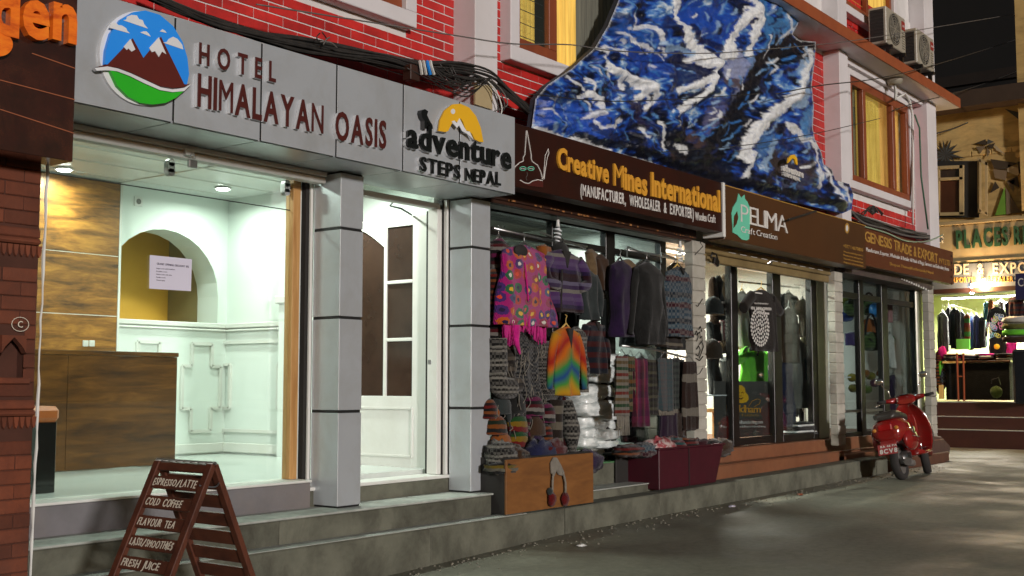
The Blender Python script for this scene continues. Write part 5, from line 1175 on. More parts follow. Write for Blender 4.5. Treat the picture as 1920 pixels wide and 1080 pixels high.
# ================================================================ clothes and woollens
GS = [0]
def garment(lab, cat, box, Y, m, sleeve='long', name=None, dep=.11, yaw=0, slm=None, hang=True, flare=1.0, group=None, hood=False, open_=None, hm=None, neck=.17):
    GS[0] += 1; sd = GS[0]*7.3
    x0, y0, x1, y1 = box; xc = (x0+x1)/2; c = at(xc, y0, Y=Y); zb_ = fz(xc, y1, Y); W_ = fx(x1, y0, Y)-fx(x0, y0, Y); H_ = c.z-zb_
    g_ = thing(name or cat.replace(' ', '_'), lab, cat, (c.x, Y, zb_), group)
    bwid = W_*{'long':.62,'short':.66,'none':.92,'fold':.80,'edge':.95}[sleeve]/2
    b = MB(); rings = []; nseg = 30; nr = 20
    for k in range(nr+1):
        t = k/nr; z = c.z-H_*t
        if t < .05: w = bwid*(neck*1.6+(1-neck*1.6)*(t/.05)**.6*.93)
        elif t < .12: w = bwid*(.95+.05*(t-.05)/.07)
        else: w = bwid*(1-.06*math.sin(min(1,(t-.12)/.5)*math.pi)+(flare-1)*t)
        dd = dep*(.35+.65*min(1, t/.15))*.5
        ring = []
        for i in range(nseg):
            a_ = 2*math.pi*i/nseg; ca_, sa_ = math.cos(a_), math.sin(a_)
            px_ = math.copysign(abs(ca_)**.75, ca_)*w; py_ = math.copysign(abs(sa_)**.8, sa_)*dd
            fo = (.005+.027*t)*math.sin(px_*34+sd+2*math.sin(z*6+sd))+.018*noise.noise(Vector((px_*7, z*5, sd)))
            ring.append((c.x+px_*(1+.03*noise.noise(Vector((z*4, sd, 0)))), Y+py_+fo-.02*t, z+.012*noise.noise(Vector((px_*9, sd, 1)))*(1 if t > .9 else 0)+(-.03*abs(px_)/bwid if t < .13 else 0)))
        rings.append(ring)
    b.loft(rings)
    if yaw: b.rot(yaw, 'Z', c)
    b.build('body', m, g_, smooth=True)
    sh = bwid*.93; zz = c.z-H_*.05-.035
    def sl(P_, r_, nm='sleeve'):
        s_ = MB().tube(spline(P_, 4), [r_[0]+(r_[1]-r_[0])*i/(4*(len(P_)-1)) for i in range(4*(len(P_)-1)+1)], 10)
        s_.v = [(v[0], Y+(v[1]-Y)*.75, v[2]) for v in s_.v]
        if yaw: s_.rot(yaw, 'Z', c)
        s_.build(nm, slm or m, g_, smooth=True)
    if sleeve == 'long':
        for q in (-1, 1): sl([(c.x+q*sh*.82,Y,zz-.02),(c.x+q*(sh+.035),Y-.01,zz-H_*.2),(c.x+q*(sh+.08),Y-.02,zz-H_*.45),(c.x+q*(W_/2-.04),Y-.02,zz-H_*.80)], (.062,.036))
    elif sleeve == 'short':
        for q in (-1, 1): sl([(c.x+q*sh*.78,Y,zz-.03),(c.x+q*(sh+.03),Y,zz-.09),(c.x+q*(W_/2-.03),Y-.01,zz-H_*.25)], (.085,.075))
    elif sleeve == 'fold':
        for q in (-1, 1): sl([(c.x+q*sh*.86,Y-.02,zz-.03),(c.x+q*(W_/2-.04),Y-.05,zz-H_*.22),(c.x+q*(W_/2-.05),Y-.09,zz-H_*.42),(c.x+q*W_*.22,Y-.11,zz-H_*.5)], (.07,.05))
    if hood: MB().blob((c.x, Y+.02, c.z-.02), (bwid*.45,.05,.10), 12, 8, .15, sd).build('hood', hm or m, g_, smooth=True)
    if open_:
        hh = MB().prism([(c.x-bwid*.22,Y-dep*.55,c.z-.02),(c.x+bwid*.22,Y-dep*.55,c.z-.02),(c.x,Y-dep*.62,c.z-H_*open_)], (0,.02,0))
        if yaw: hh.rot(yaw,'Z',c)
        hh.build('neck_opening', m_darkgap, g_)
    if hang:
        hk = MB().tube([(c.x-bwid*.55,Y,c.z-.05),(c.x,Y,c.z+.03),(c.x+bwid*.55,Y,c.z-.05)], .010, 6)
        hk.tube(spline([(c.x,Y,c.z+.03),(c.x,Y,c.z+.07),(c.x+.02,Y,c.z+.1),(c.x-.01,Y,c.z+.115)],4), .004, 5).build('hanger', hm or m_steel, g_, smooth=True)
    return g_
DK = (.02,.018,.018)
t_mag = stripes('magenta_black_knit', [(.35,.02,.15),(.02,.015,.015),(.55,.5,.45),(.2,.01,.02),(.02,.015,.015)], .16)
t_red = stripes('red_knit', [(.35,.02,.015),(.05,.01,.01),(.5,.14,.03),(.02,.015,.015)], .10)
t_purp = stripes('purple_striped_wool', [(.06,.008,.02),(.05,.02,.12),(.18,.07,.32),(.28,.16,.42),(.22,.09,.35),(.55,.5,.44),(.10,.04,.18),(.35,.3,.5),(.05,.01,.03)], .34, wob=.02)
t_bw = stripes('black_white_knit', [(.02,.018,.016),(.5,.47,.4),(.03,.025,.02),(.42,.40,.34),(.02,.018,.016),(.02,.018,.016)], .12, fine=38)
t_navyred = stripes('navy_red_stripes', [(.02,.028,.05),(.14,.02,.02)], .11, wob=.05)
t_dgreen = cloth('dark_grey_fleece', (.07,.09,.09), (.035,.045,.045))
t_char = cloth('charcoal_wool', (.035,.036,.034), (.018,.018,.017), 20)
t_black = cloth('black_cotton', (.018,.017,.017), (.010,.010,.010))
t_blackb = cloth('brown_black_cotton', (.035,.025,.02), (.02,.015,.012))
t_tan = cloth('tan_fur', (.40,.27,.14), (.22,.14,.07), 14)
t_brown = cloth('brown_wool', (.12,.06,.03), (.06,.03,.015))
t_choc = cloth('dark_brown_dress', (.09,.045,.02), (.05,.022,.01))
t_blue = stripes('blue_patterned_wool', [(.06,.13,.2),(.12,.02,.04),(.1,.2,.28),(.03,.05,.08),(.09,.17,.25)], .3, fine=30)
t_rain = rainbow('tie_dye_rainbow', 1.5)
t_orng = stripes('orange_green_knit', [(.5,.12,.02),(.03,.03,.03),(.55,.16,.02),(.02,.05,.02)], .14)
t_ras = stripes('rasta_knit', [(.02,.02,.02),(.4,.02,.02),(.6,.35,.02),(.03,.18,.04),(.02,.02,.02)], .22)
KF = .9
t_lime = cloth('lime_green_cotton', (.16,.62,.04), (.12,.5,.03))
t_white = cloth('white_cotton', (.62,.61,.57), (.5,.49,.45))
t_grey = cloth('grey_jersey', (.16,.16,.15), (.10,.10,.09))
t_navy = cloth('navy_cotton', (.015,.02,.07), (.01,.012,.04))
t_blu2 = cloth('cobalt_cotton', (.03,.07,.3), (.02,.05,.2))
t_pink = cloth('magenta_wool', (.75,.02,.30), (.45,.012,.17), 18)
KF = .4
t_purple = cloth('plain_purple_wool', (.06,.02,.11), (.015,.008,.03), 5)
t_turq = cloth('turquoise_cloth', (.05,.3,.34), (.04,.2,.25))
t_cream = cloth('cream_wool', (.6,.55,.45), (.42,.37,.3), 25)
t_oran = cloth('orange_cotton', (.6,.2,.03), (.5,.12,.02))
# rails
def rail(lab, pts, r=.012, m_=None, Y=6.62):
    o = MB().tube(pts, r, 6).build('hanging_rail', m_ or m_steel, smooth=True); tag(o, lab, 'clothes rail'); return o
YA = 6.56
rl = rail('grey steel rail holding the pink flowered poncho', [at(925,428,Y=6.66), at(1012,447,Y=6.66), at(1100,462,Y=6.66)], .014)
rl2 = rail('steel rail with prongs under the right craft shop transom', [at(1172,468,Y=6.7), at(1230,478,Y=6.7), at(1292,492,Y=6.7)], .014)
for px, py in ((1012,443),(1056,458)): MB().bar(at(px,py-8,Y=6.55), at(px+42,py+8,Y=6.55), .012).build('rail_arm', m_steel, rl)
for px, py in ((1176,470),(1240,482)): MB().bar(at(px,py-8,Y=6.6), at(px+42,py+10,Y=6.6), .012).bar(at(px,py-8,Y=6.6), at(px,py+12,Y=6.6), .012).build('rail_arm', m_steel, rl2)

garment('magenta black and white patterned sweater partly hidden by the second grey column', 'sweater', (918,446,952,545), 6.66, t_mag, 'none', dep=.14)
garment('orange and red knitted jumper squeezed left of the pink poncho', 'sweater', (914,500,950,600), 6.62, t_red, 'none', hang=False, dep=.14)
garment('purple and maroon knitted sweater low behind the left edge of the pink poncho', 'sweater', (918,565,948,640), 6.60, t_mag, 'none', hang=False)
# pink poncho with flowers
po_ = garment('pink crochet poncho covered with coloured flowers and a shaggy hem', 'poncho', (938,460,1028,612), 6.5, flowers('crochet_flowers'), 'none', name='poncho', flare=1.3, neck=.2, dep=.16)
hm_ = MB(); rr_ = random.Random(5)
for i in range(110):
    u = rr_.random(); px = 944+u*78; top_ = 596+6*math.sin(u*9); ln = 24+20*abs(math.cos(u*math.pi))*(1 if u < .5 else .7)+rr_.uniform(-4, 8)
    p = at(px, top_, Y=6.43+rr_.uniform(0,.06)); q = at(px+rr_.uniform(-3,3), top_+ln, Y=6.42+rr_.uniform(0,.07))
    hm_.tube([p, (p+q)/2+Vector((rr_.uniform(-.01,.01),0,0)), q], [.012,.010,.003], 4)
hm_.build('shaggy_fringe', t_pink, po_)
tl = MB().tube(spline([at(966,610,Y=6.43), at(968,640,Y=6.42), at(975,664,Y=6.42)]), [.05-.003*i/1.2 for i in range(17)], 8); tl.build('tail', t_pink, po_, smooth=True)
p = at(983, 466, Y=6.40); MB().blob((p.x, 6.44, p.z-.02), (.10,.03,.06), 14, 8).build('neck_opening', m_darkgap, po_, smooth=True)
MB().tube([at(984,492,Y=6.40), at(988,530,Y=6.39), at(991,565,Y=6.39)], .008, 5).build('front_cord', t_pink, po_)
g_ = garment('purple and cream striped zip jacket with folded sleeves', 'jacket', (1012,468,1096,586), 6.5, t_purp, 'fold', hood=True, hm=t_char, open_=.3)
MB().tube([at(1054,505,Y=6.41), at(1052,583,Y=6.41)], .009, 5).build('zip', m_cable, g_)
garment('orange fluffy scarf end beside the striped jacket collar', 'scarf', (1005,458,1030,492), 6.55, t_oran, 'none', hang=False)
garment('dark grey hoodie behind the striped jacket', 'hoodie', (1076,505,1126,600), 6.66, t_dgreen, 'long', hang=False)
garment('tan furry bag strap bundle hanging at the craft shop doorway, the paler one', 'shoulder bag', (1098,466,1118,520), 6.78, t_tan, 'none', name='shoulder_bag', hang=False)
garment('brown furry bag hanging against the black door post', 'shoulder bag', (1114,476,1136,545), 6.74, t_brown, 'none', name='shoulder_bag', hang=False)
garment('black and white patterned shawl behind the brown bag', 'shawl', (1092,500,1134,560), 6.8, t_bw, 'none', hang=False)
garment('navy and dark red striped sweater in the craft shop doorway', 'sweater', (1086,600,1140,700), 6.72, t_navyred, 'long', open_=.2)
garment('rainbow tie-dye hooded pullover hanging at the craft shop entrance', 'hoodie', (1024,612,1098,742), 6.5, t_rain, 'long', hm=m_hang, open_=.32, name='rainbow_hoodie')
garment('black and white woven jacket just behind the rainbow pullover', 'jacket', (1062,612,1098,735), 6.6, t_bw, 'none', hang=False)
# right window
garment('purple and brown winter jacket at the left of the right craft window', 'jacket', (1142,488,1184,632), 6.6, t_purple, 'none', dep=.16)
garment('brown and tan cardigan pressed behind the charcoal coat', 'cardigan', (1158,486,1196,600), 6.64, t_tan, 'none', hang=False)
garment('charcoal ribbed long wool coat in the right craft window', 'coat', (1176,492,1250,646), 6.5, t_char, 'long', dep=.2)
garment('blue patterned wool sweater beside the white block pillar', 'sweater', (1240,500,1300,632), 6.56, t_blue, 'long', hm=m_hang, dep=.14, open_=.12)
garment('brown and cream striped knit below the charcoal coat', 'sweater', (1228,618,1276,652), 6.66, stripes('brown_cream_stripes', [(.05,.03,.02),(.4,.35,.26),(.04,.025,.02)], .1), 'none', hang=False)
# scarves hung on hangers
rl3 = rail('crooked steel rail with wire hangers over the scarves', [at(1165,648,Y=6.62), at(1225,655,Y=6.6), at(1292,672,Y=6.6)], .012)
def scarf(lab, box, Y, m, fringe=0, n=4, tag_='scarf'):
    GS[0] += 1; sd = GS[0]*3.1; x0, y0, x1, y1 = box; c = at((x0+x1)/2, y0, Y=Y); zb_ = fz((x0+x1)/2, y1, Y); W_ = (fx(x1,y0,Y)-fx(x0,y0,Y)); H_ = c.z-zb_
    s_ = thing('scarf', lab, tag_, (c.x, Y, zb_), 'scarves hanging in the right craft window'); b = MB(); rings = []; ns = 26; nr = 14
    for k in range(nr+1):
        t = k/nr; z = c.z-H_*t; ring = []; w = W_/2*(.86+.14*t+.05*math.sin(t*5+sd))
        for i in range(ns):
            a_ = 2*math.pi*i/ns; px_ = w*math.cos(a_); f_ = .022*math.cos(px_/w*math.pi*n/1.2+sd+.5*t)*(.5+.5*t)
            ring.append((c.x+px_, Y+(.030 if t > .02 else .02)*math.sin(a_)+f_+.01*noise.noise(Vector((px_*10,z*4,sd))), z-(.02*noise.noise(Vector((px_*20,sd,0))) if t > .95 else 0)))
        rings.append(ring)
    b.loft(rings).build('cloth', m, s_, smooth=True)
    if fringe:
        f = MB(); rr2 = random.Random(int(sd))
        for i in range(int(W_/.012)):
            x = c.x-W_/2*.95+i*.012; f.tube([(x,Y-.01,zb_+.01),(x+rr2.uniform(-.008,.008),Y-.015,zb_-fringe*.5),(x+rr2.uniform(-.012,.012),Y-.012,zb_-fringe)], [.005,.004,.003], 4)
        f.build('fringe', t_cream, s_)
    MB().tube([(c.x-W_*.4,Y,c.z-.01),(c.x,Y,c.z+.07),(c.x+W_*.4,Y,c.z-.01)], .004, 5).build('hanger', m_steel, s_)
sc_w = stripes('cream_red_green_stripes', [(.55,.5,.42),(.4,.06,.04),(.5,.46,.38),(.06,.15,.06),(.5,.44,.34),(.3,.2,.08)], .19, wob=.03)
scarf('cream scarf with red and green stripes and long fringe', (1154,668,1178,780), 6.5, sc_w, .2)
scarf('orange and olive striped scarf second from the left', (1174,668,1190,772), 6.56, stripes('orange_olive', [(.35,.15,.03),(.12,.14,.05),(.4,.3,.16),(.05,.06,.03)], .16), 0)
scarf('red and magenta plaid blanket scarf', (1184,672,1214,800), 6.54, stripes('red_plaid', [(.16,.01,.03),(.28,.02,.08),(.06,.01,.03)], .2, second=[(.05,.01,.02),(.25,.02,.05),(.1,.01,.06)]), 0, 3)
scarf('olive and brown banded scarf in the middle of the row', (1208,674,1234,778), 6.56, stripes('olive_bands', [(.07,.065,.035),(.03,.02,.02),(.16,.15,.09),(.04,.03,.02)], .13), 0)
scarf('grey teal tweed scarf right of the olive one', (1232,672,1262,770), 6.52, stripes('teal_tweed', [(.06,.11,.12),(.12,.1,.1),(.05,.08,.1),(.14,.07,.07)], .09, second=[(.05,.09,.1),(.12,.12,.12)]), .05)
scarf('pale grey knitted scarf second from the right', (1258,674,1282,766), 6.56, stripes('grey_green_tweed', [(.12,.15,.13),(.06,.07,.07)], .07), .05)
scarf('purple and maroon long scarf hanging lowest', (1236,750,1270,822), 6.6, cloth('dark_purple_wool', (.05,.02,.06), (.03,.012,.03)), 0)
scarf('brown shawl with cream patches at the right end', (1278,678,1306,806), 6.48, stripes('brown_cream_patches', [(.07,.03,.02),(.06,.03,.02),(.45,.4,.32),(.06,.03,.02)], .38, wob=.2), 0)
# knitted socks and hats hanging on the left
def knit_hat(lab, px, py, w, h, Y, m, pom=None, flaps=False, cat='knitted hat', name='knitted_hat', group=None, tilt=0):
    GS[0] += 1; c = at(px, py, Y=Y); s_ = (fx(px+5,py,Y)-fx(px-5,py,Y))/10; rw_, rh = w*s_/2, h*pz(px,py,Y)*.95
    k = thing(name, lab, cat, (c.x, Y, c.z-rh), group)
    b = MB().lathe((c.x, Y, c.z-rh/2), [(rw_*1.02,-rh*.5),(rw_*1.06,-rh*.42),(rw_*1.0,-rh*.25),(rw_*.98,0),(rw_*.85,rh*.3),(rw_*.5,rh*.55),(rw_*.08,rh*.66)], 18)
    b.v = [(v[0]+.008*noise.noise(Vector(v)*14), Y+(v[1]-Y)*.6, v[2]+.006*noise.noise(Vector(v)*9+Vector((5,0,0)))) for v in b.v]
    if tilt: b.rot(tilt, 'Y', c)
    b.build('crown', m, k, smooth=True)
    if flaps:
        for q in (-1, 1):
            MB().blob((c.x+q*rw_*.75, Y-.02, c.z-rh*1.1), (rw_*.3,.02,rh*.38), 10, 6).build('ear_flap', m, k, smooth=True)
            MB().tube(spline([(c.x+q*rw_*.75,Y-.02,c.z-rh*1.35),(c.x+q*rw_*.8,Y-.03,c.z-rh*1.8),(c.x+q*rw_*.7,Y-.03,c.z-rh*2.2)]), .007, 5).build('braid', m, k)
    if pom: MB().blob((c.x, Y, c.z+rh*.25), (rw_*.3,)*3, 10, 8, .3, GS[0], 9).build('pompom', pom, k, smooth=True)
    return k
def sock(lab, px, y0, y1, w, Y, m, foot=1):
    GS[0] += 1; a = at(px, y0, Y=Y); zb_ = fz(px, y1, Y); s_ = (fx(px+5,y0,Y)-fx(px-5,y0,Y))/10; r_ = w*s_/2
    k = thing('knitted_sock', lab, 'knitted sock', (a.x, Y, zb_), 'long knitted socks')
    MB().tube(spline([(a.x,Y,a.z),(a.x+.01,Y,a.z-(a.z-zb_)*.5),(a.x,Y,zb_+r_*1.4),(a.x+r_*.5*foot,Y-.02,zb_+r_*.5),(a.x+r_*1.8*foot,Y-.03,zb_+r_*.45)],5), r_, 12).build('knit', m, k, smooth=True)
sock('long black and white knitted sock nearest the grey column', 930, 634, 738, 26, 6.5, t_bw)
sock('grey knitted sock hanging right of the black and white one', 952, 642, 728, 18, 6.58, stripes('grey_brown_knit',[(.12,.1,.08),(.05,.04,.035),(.25,.2,.15)],.1))
sock('black knitted stocking with white dots left of the rainbow pullover', 1012, 640, 742, 22, 6.6, stripes('dotted_black',[(.02,.02,.02),(.3,.28,.25),(.02,.02,.02),(.02,.02,.02)],.05,fine=60))
garment('dark denim and black bead shawl hanging in the middle of the left heap', 'shawl', (960,622,1008,742), 6.58, stripes('dark_bead',[(.03,.035,.05),(.015,.015,.02),(.07,.08,.09)],.06,fine=50), 'none', hang=False)
garment('brown knitted top behind the bead shawl', 'sweater', (996,622,1036,730), 6.64, t_brown, 'long', hang=False)
hats = [(918,752,24,34,t_red,None),(940,742,30,36,t_dgreen,None),(968,742,28,34,t_char,None),(1000,744,32,38,t_mag,None),(930,782,34,34,t_orng,t_oran),(968,776,34,38,t_ras,None),(1004,782,30,36,t_brown,None),(938,812,34,34,t_oran,None),(972,808,30,34,t_ras,t_oran),(1004,816,30,30,t_purple,None),(1026,760,24,34,t_mag,None),(1024,800,22,34,t_red,None)]
hl = ['dark red knitted hat hanging just under the striped sock','bottle grey knitted hat in the top row of hanging hats','charcoal knitted hat under the bead shawl','magenta patterned knitted hat at the right of the top hat row','orange and black banded knitted hat with bobble','red yellow and green banded knitted hat, upper one','plain brown knitted hat right of the banded ones','plain orange knitted hat near the wooden box','red yellow and green banded knitted hat with bobble, lower one','dark purple knitted hat above the white eared hat','magenta black knitted hat beside the rainbow pullover hem','red striped knitted hat left of the striped doll']
for h_, l_ in zip(hats, hl): knit_hat(l_, h_[0], h_[1], h_[2], h_[3], 6.5+.02*(h_[0] % 3), h_[4], h_[5], flaps=h_[0] % 4 == 0)
# many beads and cords of the tangle (countless)
b = MB(); rr3 = random.Random(9)
for i in range(70):
    p = at(rr3.uniform(925,1028), rr3.uniform(640,830), Y=6.46+rr3.uniform(0,.05)); L_ = rr3.uniform(.03,.16)
    b.tube(spline([p, p+Vector((rr3.uniform(-.03,.03),-.01,-L_*.5)), p+Vector((rr3.uniform(-.05,.05),0,-L_))],3), .0035, 4)
tag(b.build('hat_cords', t_cream), 'loose pale cords dangling among the hanging hats', 'cords', kind='stuff')
# striped doll / long stocking hats
k = thing('knitted_doll', 'brown and cream striped knitted stocking doll above the wooden box', 'knitted doll', (8.9, 6.5, .7))
a = at(1043,752,Y=6.5); MB().tube(spline([at(1043,750,Y=6.5), at(1041,790,Y=6.5), at(1042,848,Y=6.48)]), [.075]*16+[.05], 12).build('body', stripes('brown_cream_bands',[(.06,.04,.03),(.4,.35,.26)],.15,wob=.1), k, smooth=True)
MB().tube(spline([at(1062,752,Y=6.52), at(1070,800,Y=6.46), at(1074,850,Y=6.46)]), [.06,.065,.07,.075,.08,.08,.08,.085,.09,.09,.09,.08,.07,.06,.05,.04,.03], 12).build('cap', t_bw, k, smooth=True)
# plastic wrapped stacks
bags = [(1118,700,50,30,0),(1098,735,62,26,1),(1120,738,40,22,2),(1102,765,56,24,3),(1122,758,36,20,4),(1098,790,52,22,5),(1122,778,34,18,6),(1118,796,42,18,7),(1090,812,40,22,8),(1120,814,38,18,9),(1116,832,40,16,10),(1112,850,50,26,11),(1126,675,28,20,12),(1084,752,32,26,13),(1082,828,28,22,14)]
bl = ['top bag of the right stack, slumped','big bag second from the top with creases','small bag below the top one against the post','wide bag in the middle of the left stack','thin bag in the upper right of the stack','wide bag low in the left stack','thin bag with grey fold at mid height','bag with an orange edge showing','bag bulging to the left low down','thin bag third from the bottom','thin bag second from the bottom','full white bag lying lowest on the green mat','small bag behind the top','bag sliding out at far left','small dark creased bag at lower left']
for (px, py, w_, h_, i), l_ in zip(bags, bl):
    c = at(px, py, Y=7.0+.05*(i % 3)); s_ = (fx(px+5,py,7.0)-fx(px-5,py,7.0))/10; sz_ = pz(px,py,7)
    b = MB().blob(c, (w_*s_*.55,.22,h_*sz_*.60), 28, 14, .22, i, 3.0, .55); o = b.build('plastic_bag', m_plastic if i != 11 else M('white_sack',(.6,.6,.56),(.45,.45,.42),sc=6,rough=.45,bump=.7,bs=9), smooth=True)
    tag(o, 'clear plastic wrapped package, '+l_, 'plastic package', 'wrapped packages stacked in the doorway')
for i, (px, c_) in enumerate(((1112,(.5,.15,.04)),(1118,(.3,.12,.3)))):
    pass
# plywood display box with the heap on it
bx_ = thing('plywood_box', 'orange brown plywood display box standing on the kerb before the craft shop', 'display box', (9, 6.4, .22))
X0, X1 = fx(952,900,6.2), fx(1115,900,6.2); zt0 = fz(1000,893,6.2)
MB().box(X0, X1, 6.215, 6.235, .235, .70).build('front_board', m_ply, bx_, bev=.002)
MB().box(X0, X0+.02, 6.236, 6.66, .235, .70).build('box_side', m_darkgap, bx_)  # open side of the box, its inner shade drawn as a dark sheet
MB().box(X1-.02, X1, 6.236, 6.66, .235, .70).build('box_side', m_ply, bx_)
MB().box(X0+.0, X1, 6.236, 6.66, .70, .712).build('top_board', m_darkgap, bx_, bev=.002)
YH = 6.36
def heap(lab, px, py, w_, h_, m, i, cat='knitted hat', name='knitted_hat', dy=0):
    c = at(px, py, Y=YH+dy); s_ = (fx(px+5,py,YH)-fx(px-5,py,YH))/10
    c.z += .02; o = MB().blob(c, (w_*s_*.62,.12,h_*pz(px,py,YH)*.85), 20, 12, .42, i*1.7, 3.6, .8).build(name, m, smooth=True); return tag(o, lab, cat, 'woollens heaped on the two boxes')
heap('black and white snowflake mitten pair on the left of the plywood box', 940, 862, 32, 34, t_bw, 1)
heap('yellow and black patterned cap lying on the plywood box', 944, 880, 40, 16, stripes('yellow_black',[(.4,.28,.03),(.03,.03,.03),(.4,.38,.3)],.08), 2, dy=-.03)
heap('grey brown felt roll in the plywood box heap', 962, 860, 30, 22, t_brown, 3)
heap('dark blue tangled yarn ball on the plywood box', 1012, 864, 40, 40, t_navy, 5, 'yarn ball', 'yarn_ball')
heap('maroon woollen hat behind the white eared hat', 1030, 852, 36, 26, cloth('maroon_wool',(.2,.012,.015),(.12,.008,.01)), 6)
heap('purple and red knitted mittens right of the white braids', 1062, 872, 34, 26, t_mag, 7, 'mittens', 'mittens')
heap('blue grey knitted hat near the right end of the plywood box', 1080, 874, 30, 20, t_blue, 8)
heap('dark wine red knitted hat at the right end of the plywood box', 1098, 870, 34, 24, t_purple, 9)
b = MB(); rr4 = random.Random(2)
for i in range(70):
    u = rr4.random(); p = at(978+u*14, 846+rr4.random()*8, Y=YH-.1); q = at(974+u*18, 880+rr4.random()*12, Y=YH-.13)
    b.tube(spline([p, (p+q)/2+Vector((rr4.uniform(-.02,.02),-.02,0)), q],3), .0045, 4)
tag(b.build('pompom_tassel', stripes('grey_fleck_yarn',[(.25,.22,.18),(.06,.05,.05)],.03)), 'grey fleck tassel hanging over the plywood box edge', 'tassel')
eh = thing('eared_hat', 'cream knitted ear flap hat with braids and red pompoms over the plywood box', 'knitted hat', (9, 6.2, .5))
MB().plate([(1030,868),(1036,857),(1042,858),(1050,872),(1056,886),(1053,892),(1045,890),(1041,882),(1037,893),(1031,887)], 6.21, .02).build('ear_flap', t_cream, eh, bev=.006)
for p0, p1, p2 in (((1037,888),(1036,905),(1035,930)),((1055,884),(1060,905),(1060,930))):
    MB().tube(spline([at(*p0,Y=6.19), at(*p1,Y=6.185), at(*p2,Y=6.19)]), .011, 6).build('braid', t_cream, eh, smooth=True)
    q = at(p2[0], p2[1]+6, Y=6.185); MB().blob(q, (.055,.03,.06), 14, 10, .35, p2[0], 10).build('pompom', cloth('pompom_red',(.3,.01,.012),(.16,.006,.008),30), eh, smooth=True)
MB().blob(at(1031,922,Y=6.19), (.035,.025,.035), 10, 8, .3, 4, 9).build('pompom', t_dgreen, eh, smooth=True)
# maroon box with wrapped goods
mb_ = thing('maroon_box', 'dark maroon box of wrapped socks standing on the kerb', 'display box', (11.5, 6.3, .24))
a, b2, c2, d2 = at(1236,868,Y=6.28), at(1357,846,Y=6.28), at(1350,905,Y=6.28), at(1236,921,Y=6.28)
MB().prism([(a.x,6.28,.66),(b2.x,6.28,.66),(c2.x-.1,6.28,.25),(a.x,6.28,.25)], (0,.4,0)).build('box_body', m_maroon, mb_, bev=.006)
MB().box(a.x-.02, b2.x+.02, 6.265, 6.70, .661, .68).build('rim', m_maroon, mb_, bev=.004)
MB().box((a.x+b2.x)/2-.1, (a.x+b2.x)/2-.09, 6.272, 6.279, .25, .655).build('seam', m_darkgap, mb_)
wm = [('red and white rolled socks at the left of the wrapped goods',1175,849,30,14,t_red,1),('blue outlined knitted band beside the rolled socks',1204,848,24,16,t_blue,2),('clear wrapped pink and white sock bundle, the largest',1236,846,36,26,M('pink_white_socks',(.5,.4,.38),(.3,.06,.07),sc=14,rough=.3,lo=.45,hi=.55),3),('turquoise and red striped sock bundle',1264,846,22,26,stripes('turq_red',[(.05,.2,.2),(.3,.03,.04)],.05),4),('red and brown gloves in the middle of the maroon box',1284,844,26,24,t_red,5),('maroon wrapped gloves right of the middle',1306,844,26,22,cloth('maroon_glove',(.12,.01,.03),(.06,.008,.015)),6),('dark purple wrapped gloves near the right end',1328,842,28,20,t_mag,7),('brown wrapped bundle hanging over the right end',1350,842,24,20,t_brown,8)]
for l_, px, py, w_, h_, m_, i in wm:
    o = heap(l_, px, py, w_, h_, m_, i+20, 'sock bundle', 'sock_bundle', dy=.06)
wf = thing('plinth_box', 'low dark ledge right of the craft shop doorway, left of the maroon box', 'plinth', (11, 6.5, .24))
MB().box(fx(1156,870,6.66), fx(1236,870,6.66), 6.66, 6.69, .24, .60).box(fx(1156,870,6.66), fx(1236,870,6.66), 6.66, 6.84, .601, .63).build('plinth_body', m_darkgap, wf, bev=.01)
# spiral lamps
def cfl(px, y0, y1, Y, lab):
    t = at(px, y0, Y=Y); zb_ = fz(px, y1, Y); k = thing('spiral_lamp', lab, 'spiral lamp', (t.x, Y, zb_), 'spiral lamps over the craft shop'); H_ = t.z-zb_; r_ = .034
    MB().lathe((t.x,Y,t.z), [(.001,0),(.014,0),(.016,-.03),(.022,-.07),(.001,-.07)], 12).build('socket', m_white, k, smooth=True)
    MB().tube([(t.x+r_*math.cos(a_*.55)*(1-.25*a_/44), Y+r_*math.sin(a_*.55)*(1-.25*a_/44), t.z-.08-(H_-.09)*a_/44) for a_ in range(45)], .0085, 6).build('spiral_tube', m_acryl, k, smooth=True)
    MB().tube([(t.x,Y,t.z),(t.x+.01,Y+.02,t.z+.15)], .004, 5).build('flex', m_cable, k)
cfl(1046, 412, 456, 6.55, 'unlit white spiral lamp hanging over the striped jacket')
cfl(1275, 452, 492, 6.55, 'unlit white spiral lamp at the right end of the craft shop')
# inner rows of dark woollens behind the glass
_rows = []
def inner_row(xs_, y0_, y1_, mats_, Yr, where):
    o_ = ['first','second','third','fourth','fifth','sixth']
    for i_, (xa_, m__) in enumerate(zip(xs_, mats_)):
        cn = m__.name.replace('_', ' '); garment('%s garment, %s from left, %s' % (cn, o_[i_], where), 'garment', (xa_, y0_+i_*2, xa_+38, y1_+i_*2), Yr, m__, 'none' if i_ % 2 else 'long', name='garment', hang=bool(i_ % 2), group='woollens hanging behind the craft shop glass')
d1 = cloth('dark_maroon', (.09,.01,.014), (.04,.006,.008)); d2 = cloth('ink_navy', (.02,.025,.06), (.01,.012,.03)); d3 = cloth('bottle_green', (.015,.045,.03), (.008,.02,.015)); d4 = cloth('dark_brown', (.06,.03,.018), (.03,.016,.01)); d5 = stripes('dim_wine_stripe', [(.18,.03,.04),(.05,.02,.03),(.14,.12,.10)], .12)
inner_row((926,955,984,1013,1042), 466, 640, (t_black,d1,d2,d5,d3), 7.1, 'upper left inner row')
inner_row((926,955,984,1013,1040), 640, 835, (d4,t_black,d5,d2,d1), 7.15, 'lower left inner row')
inner_row((1156,1186,1216,1248), 486, 650, (t_black,d4,d2,t_char), 7.2, 'upper inner row right of the door')
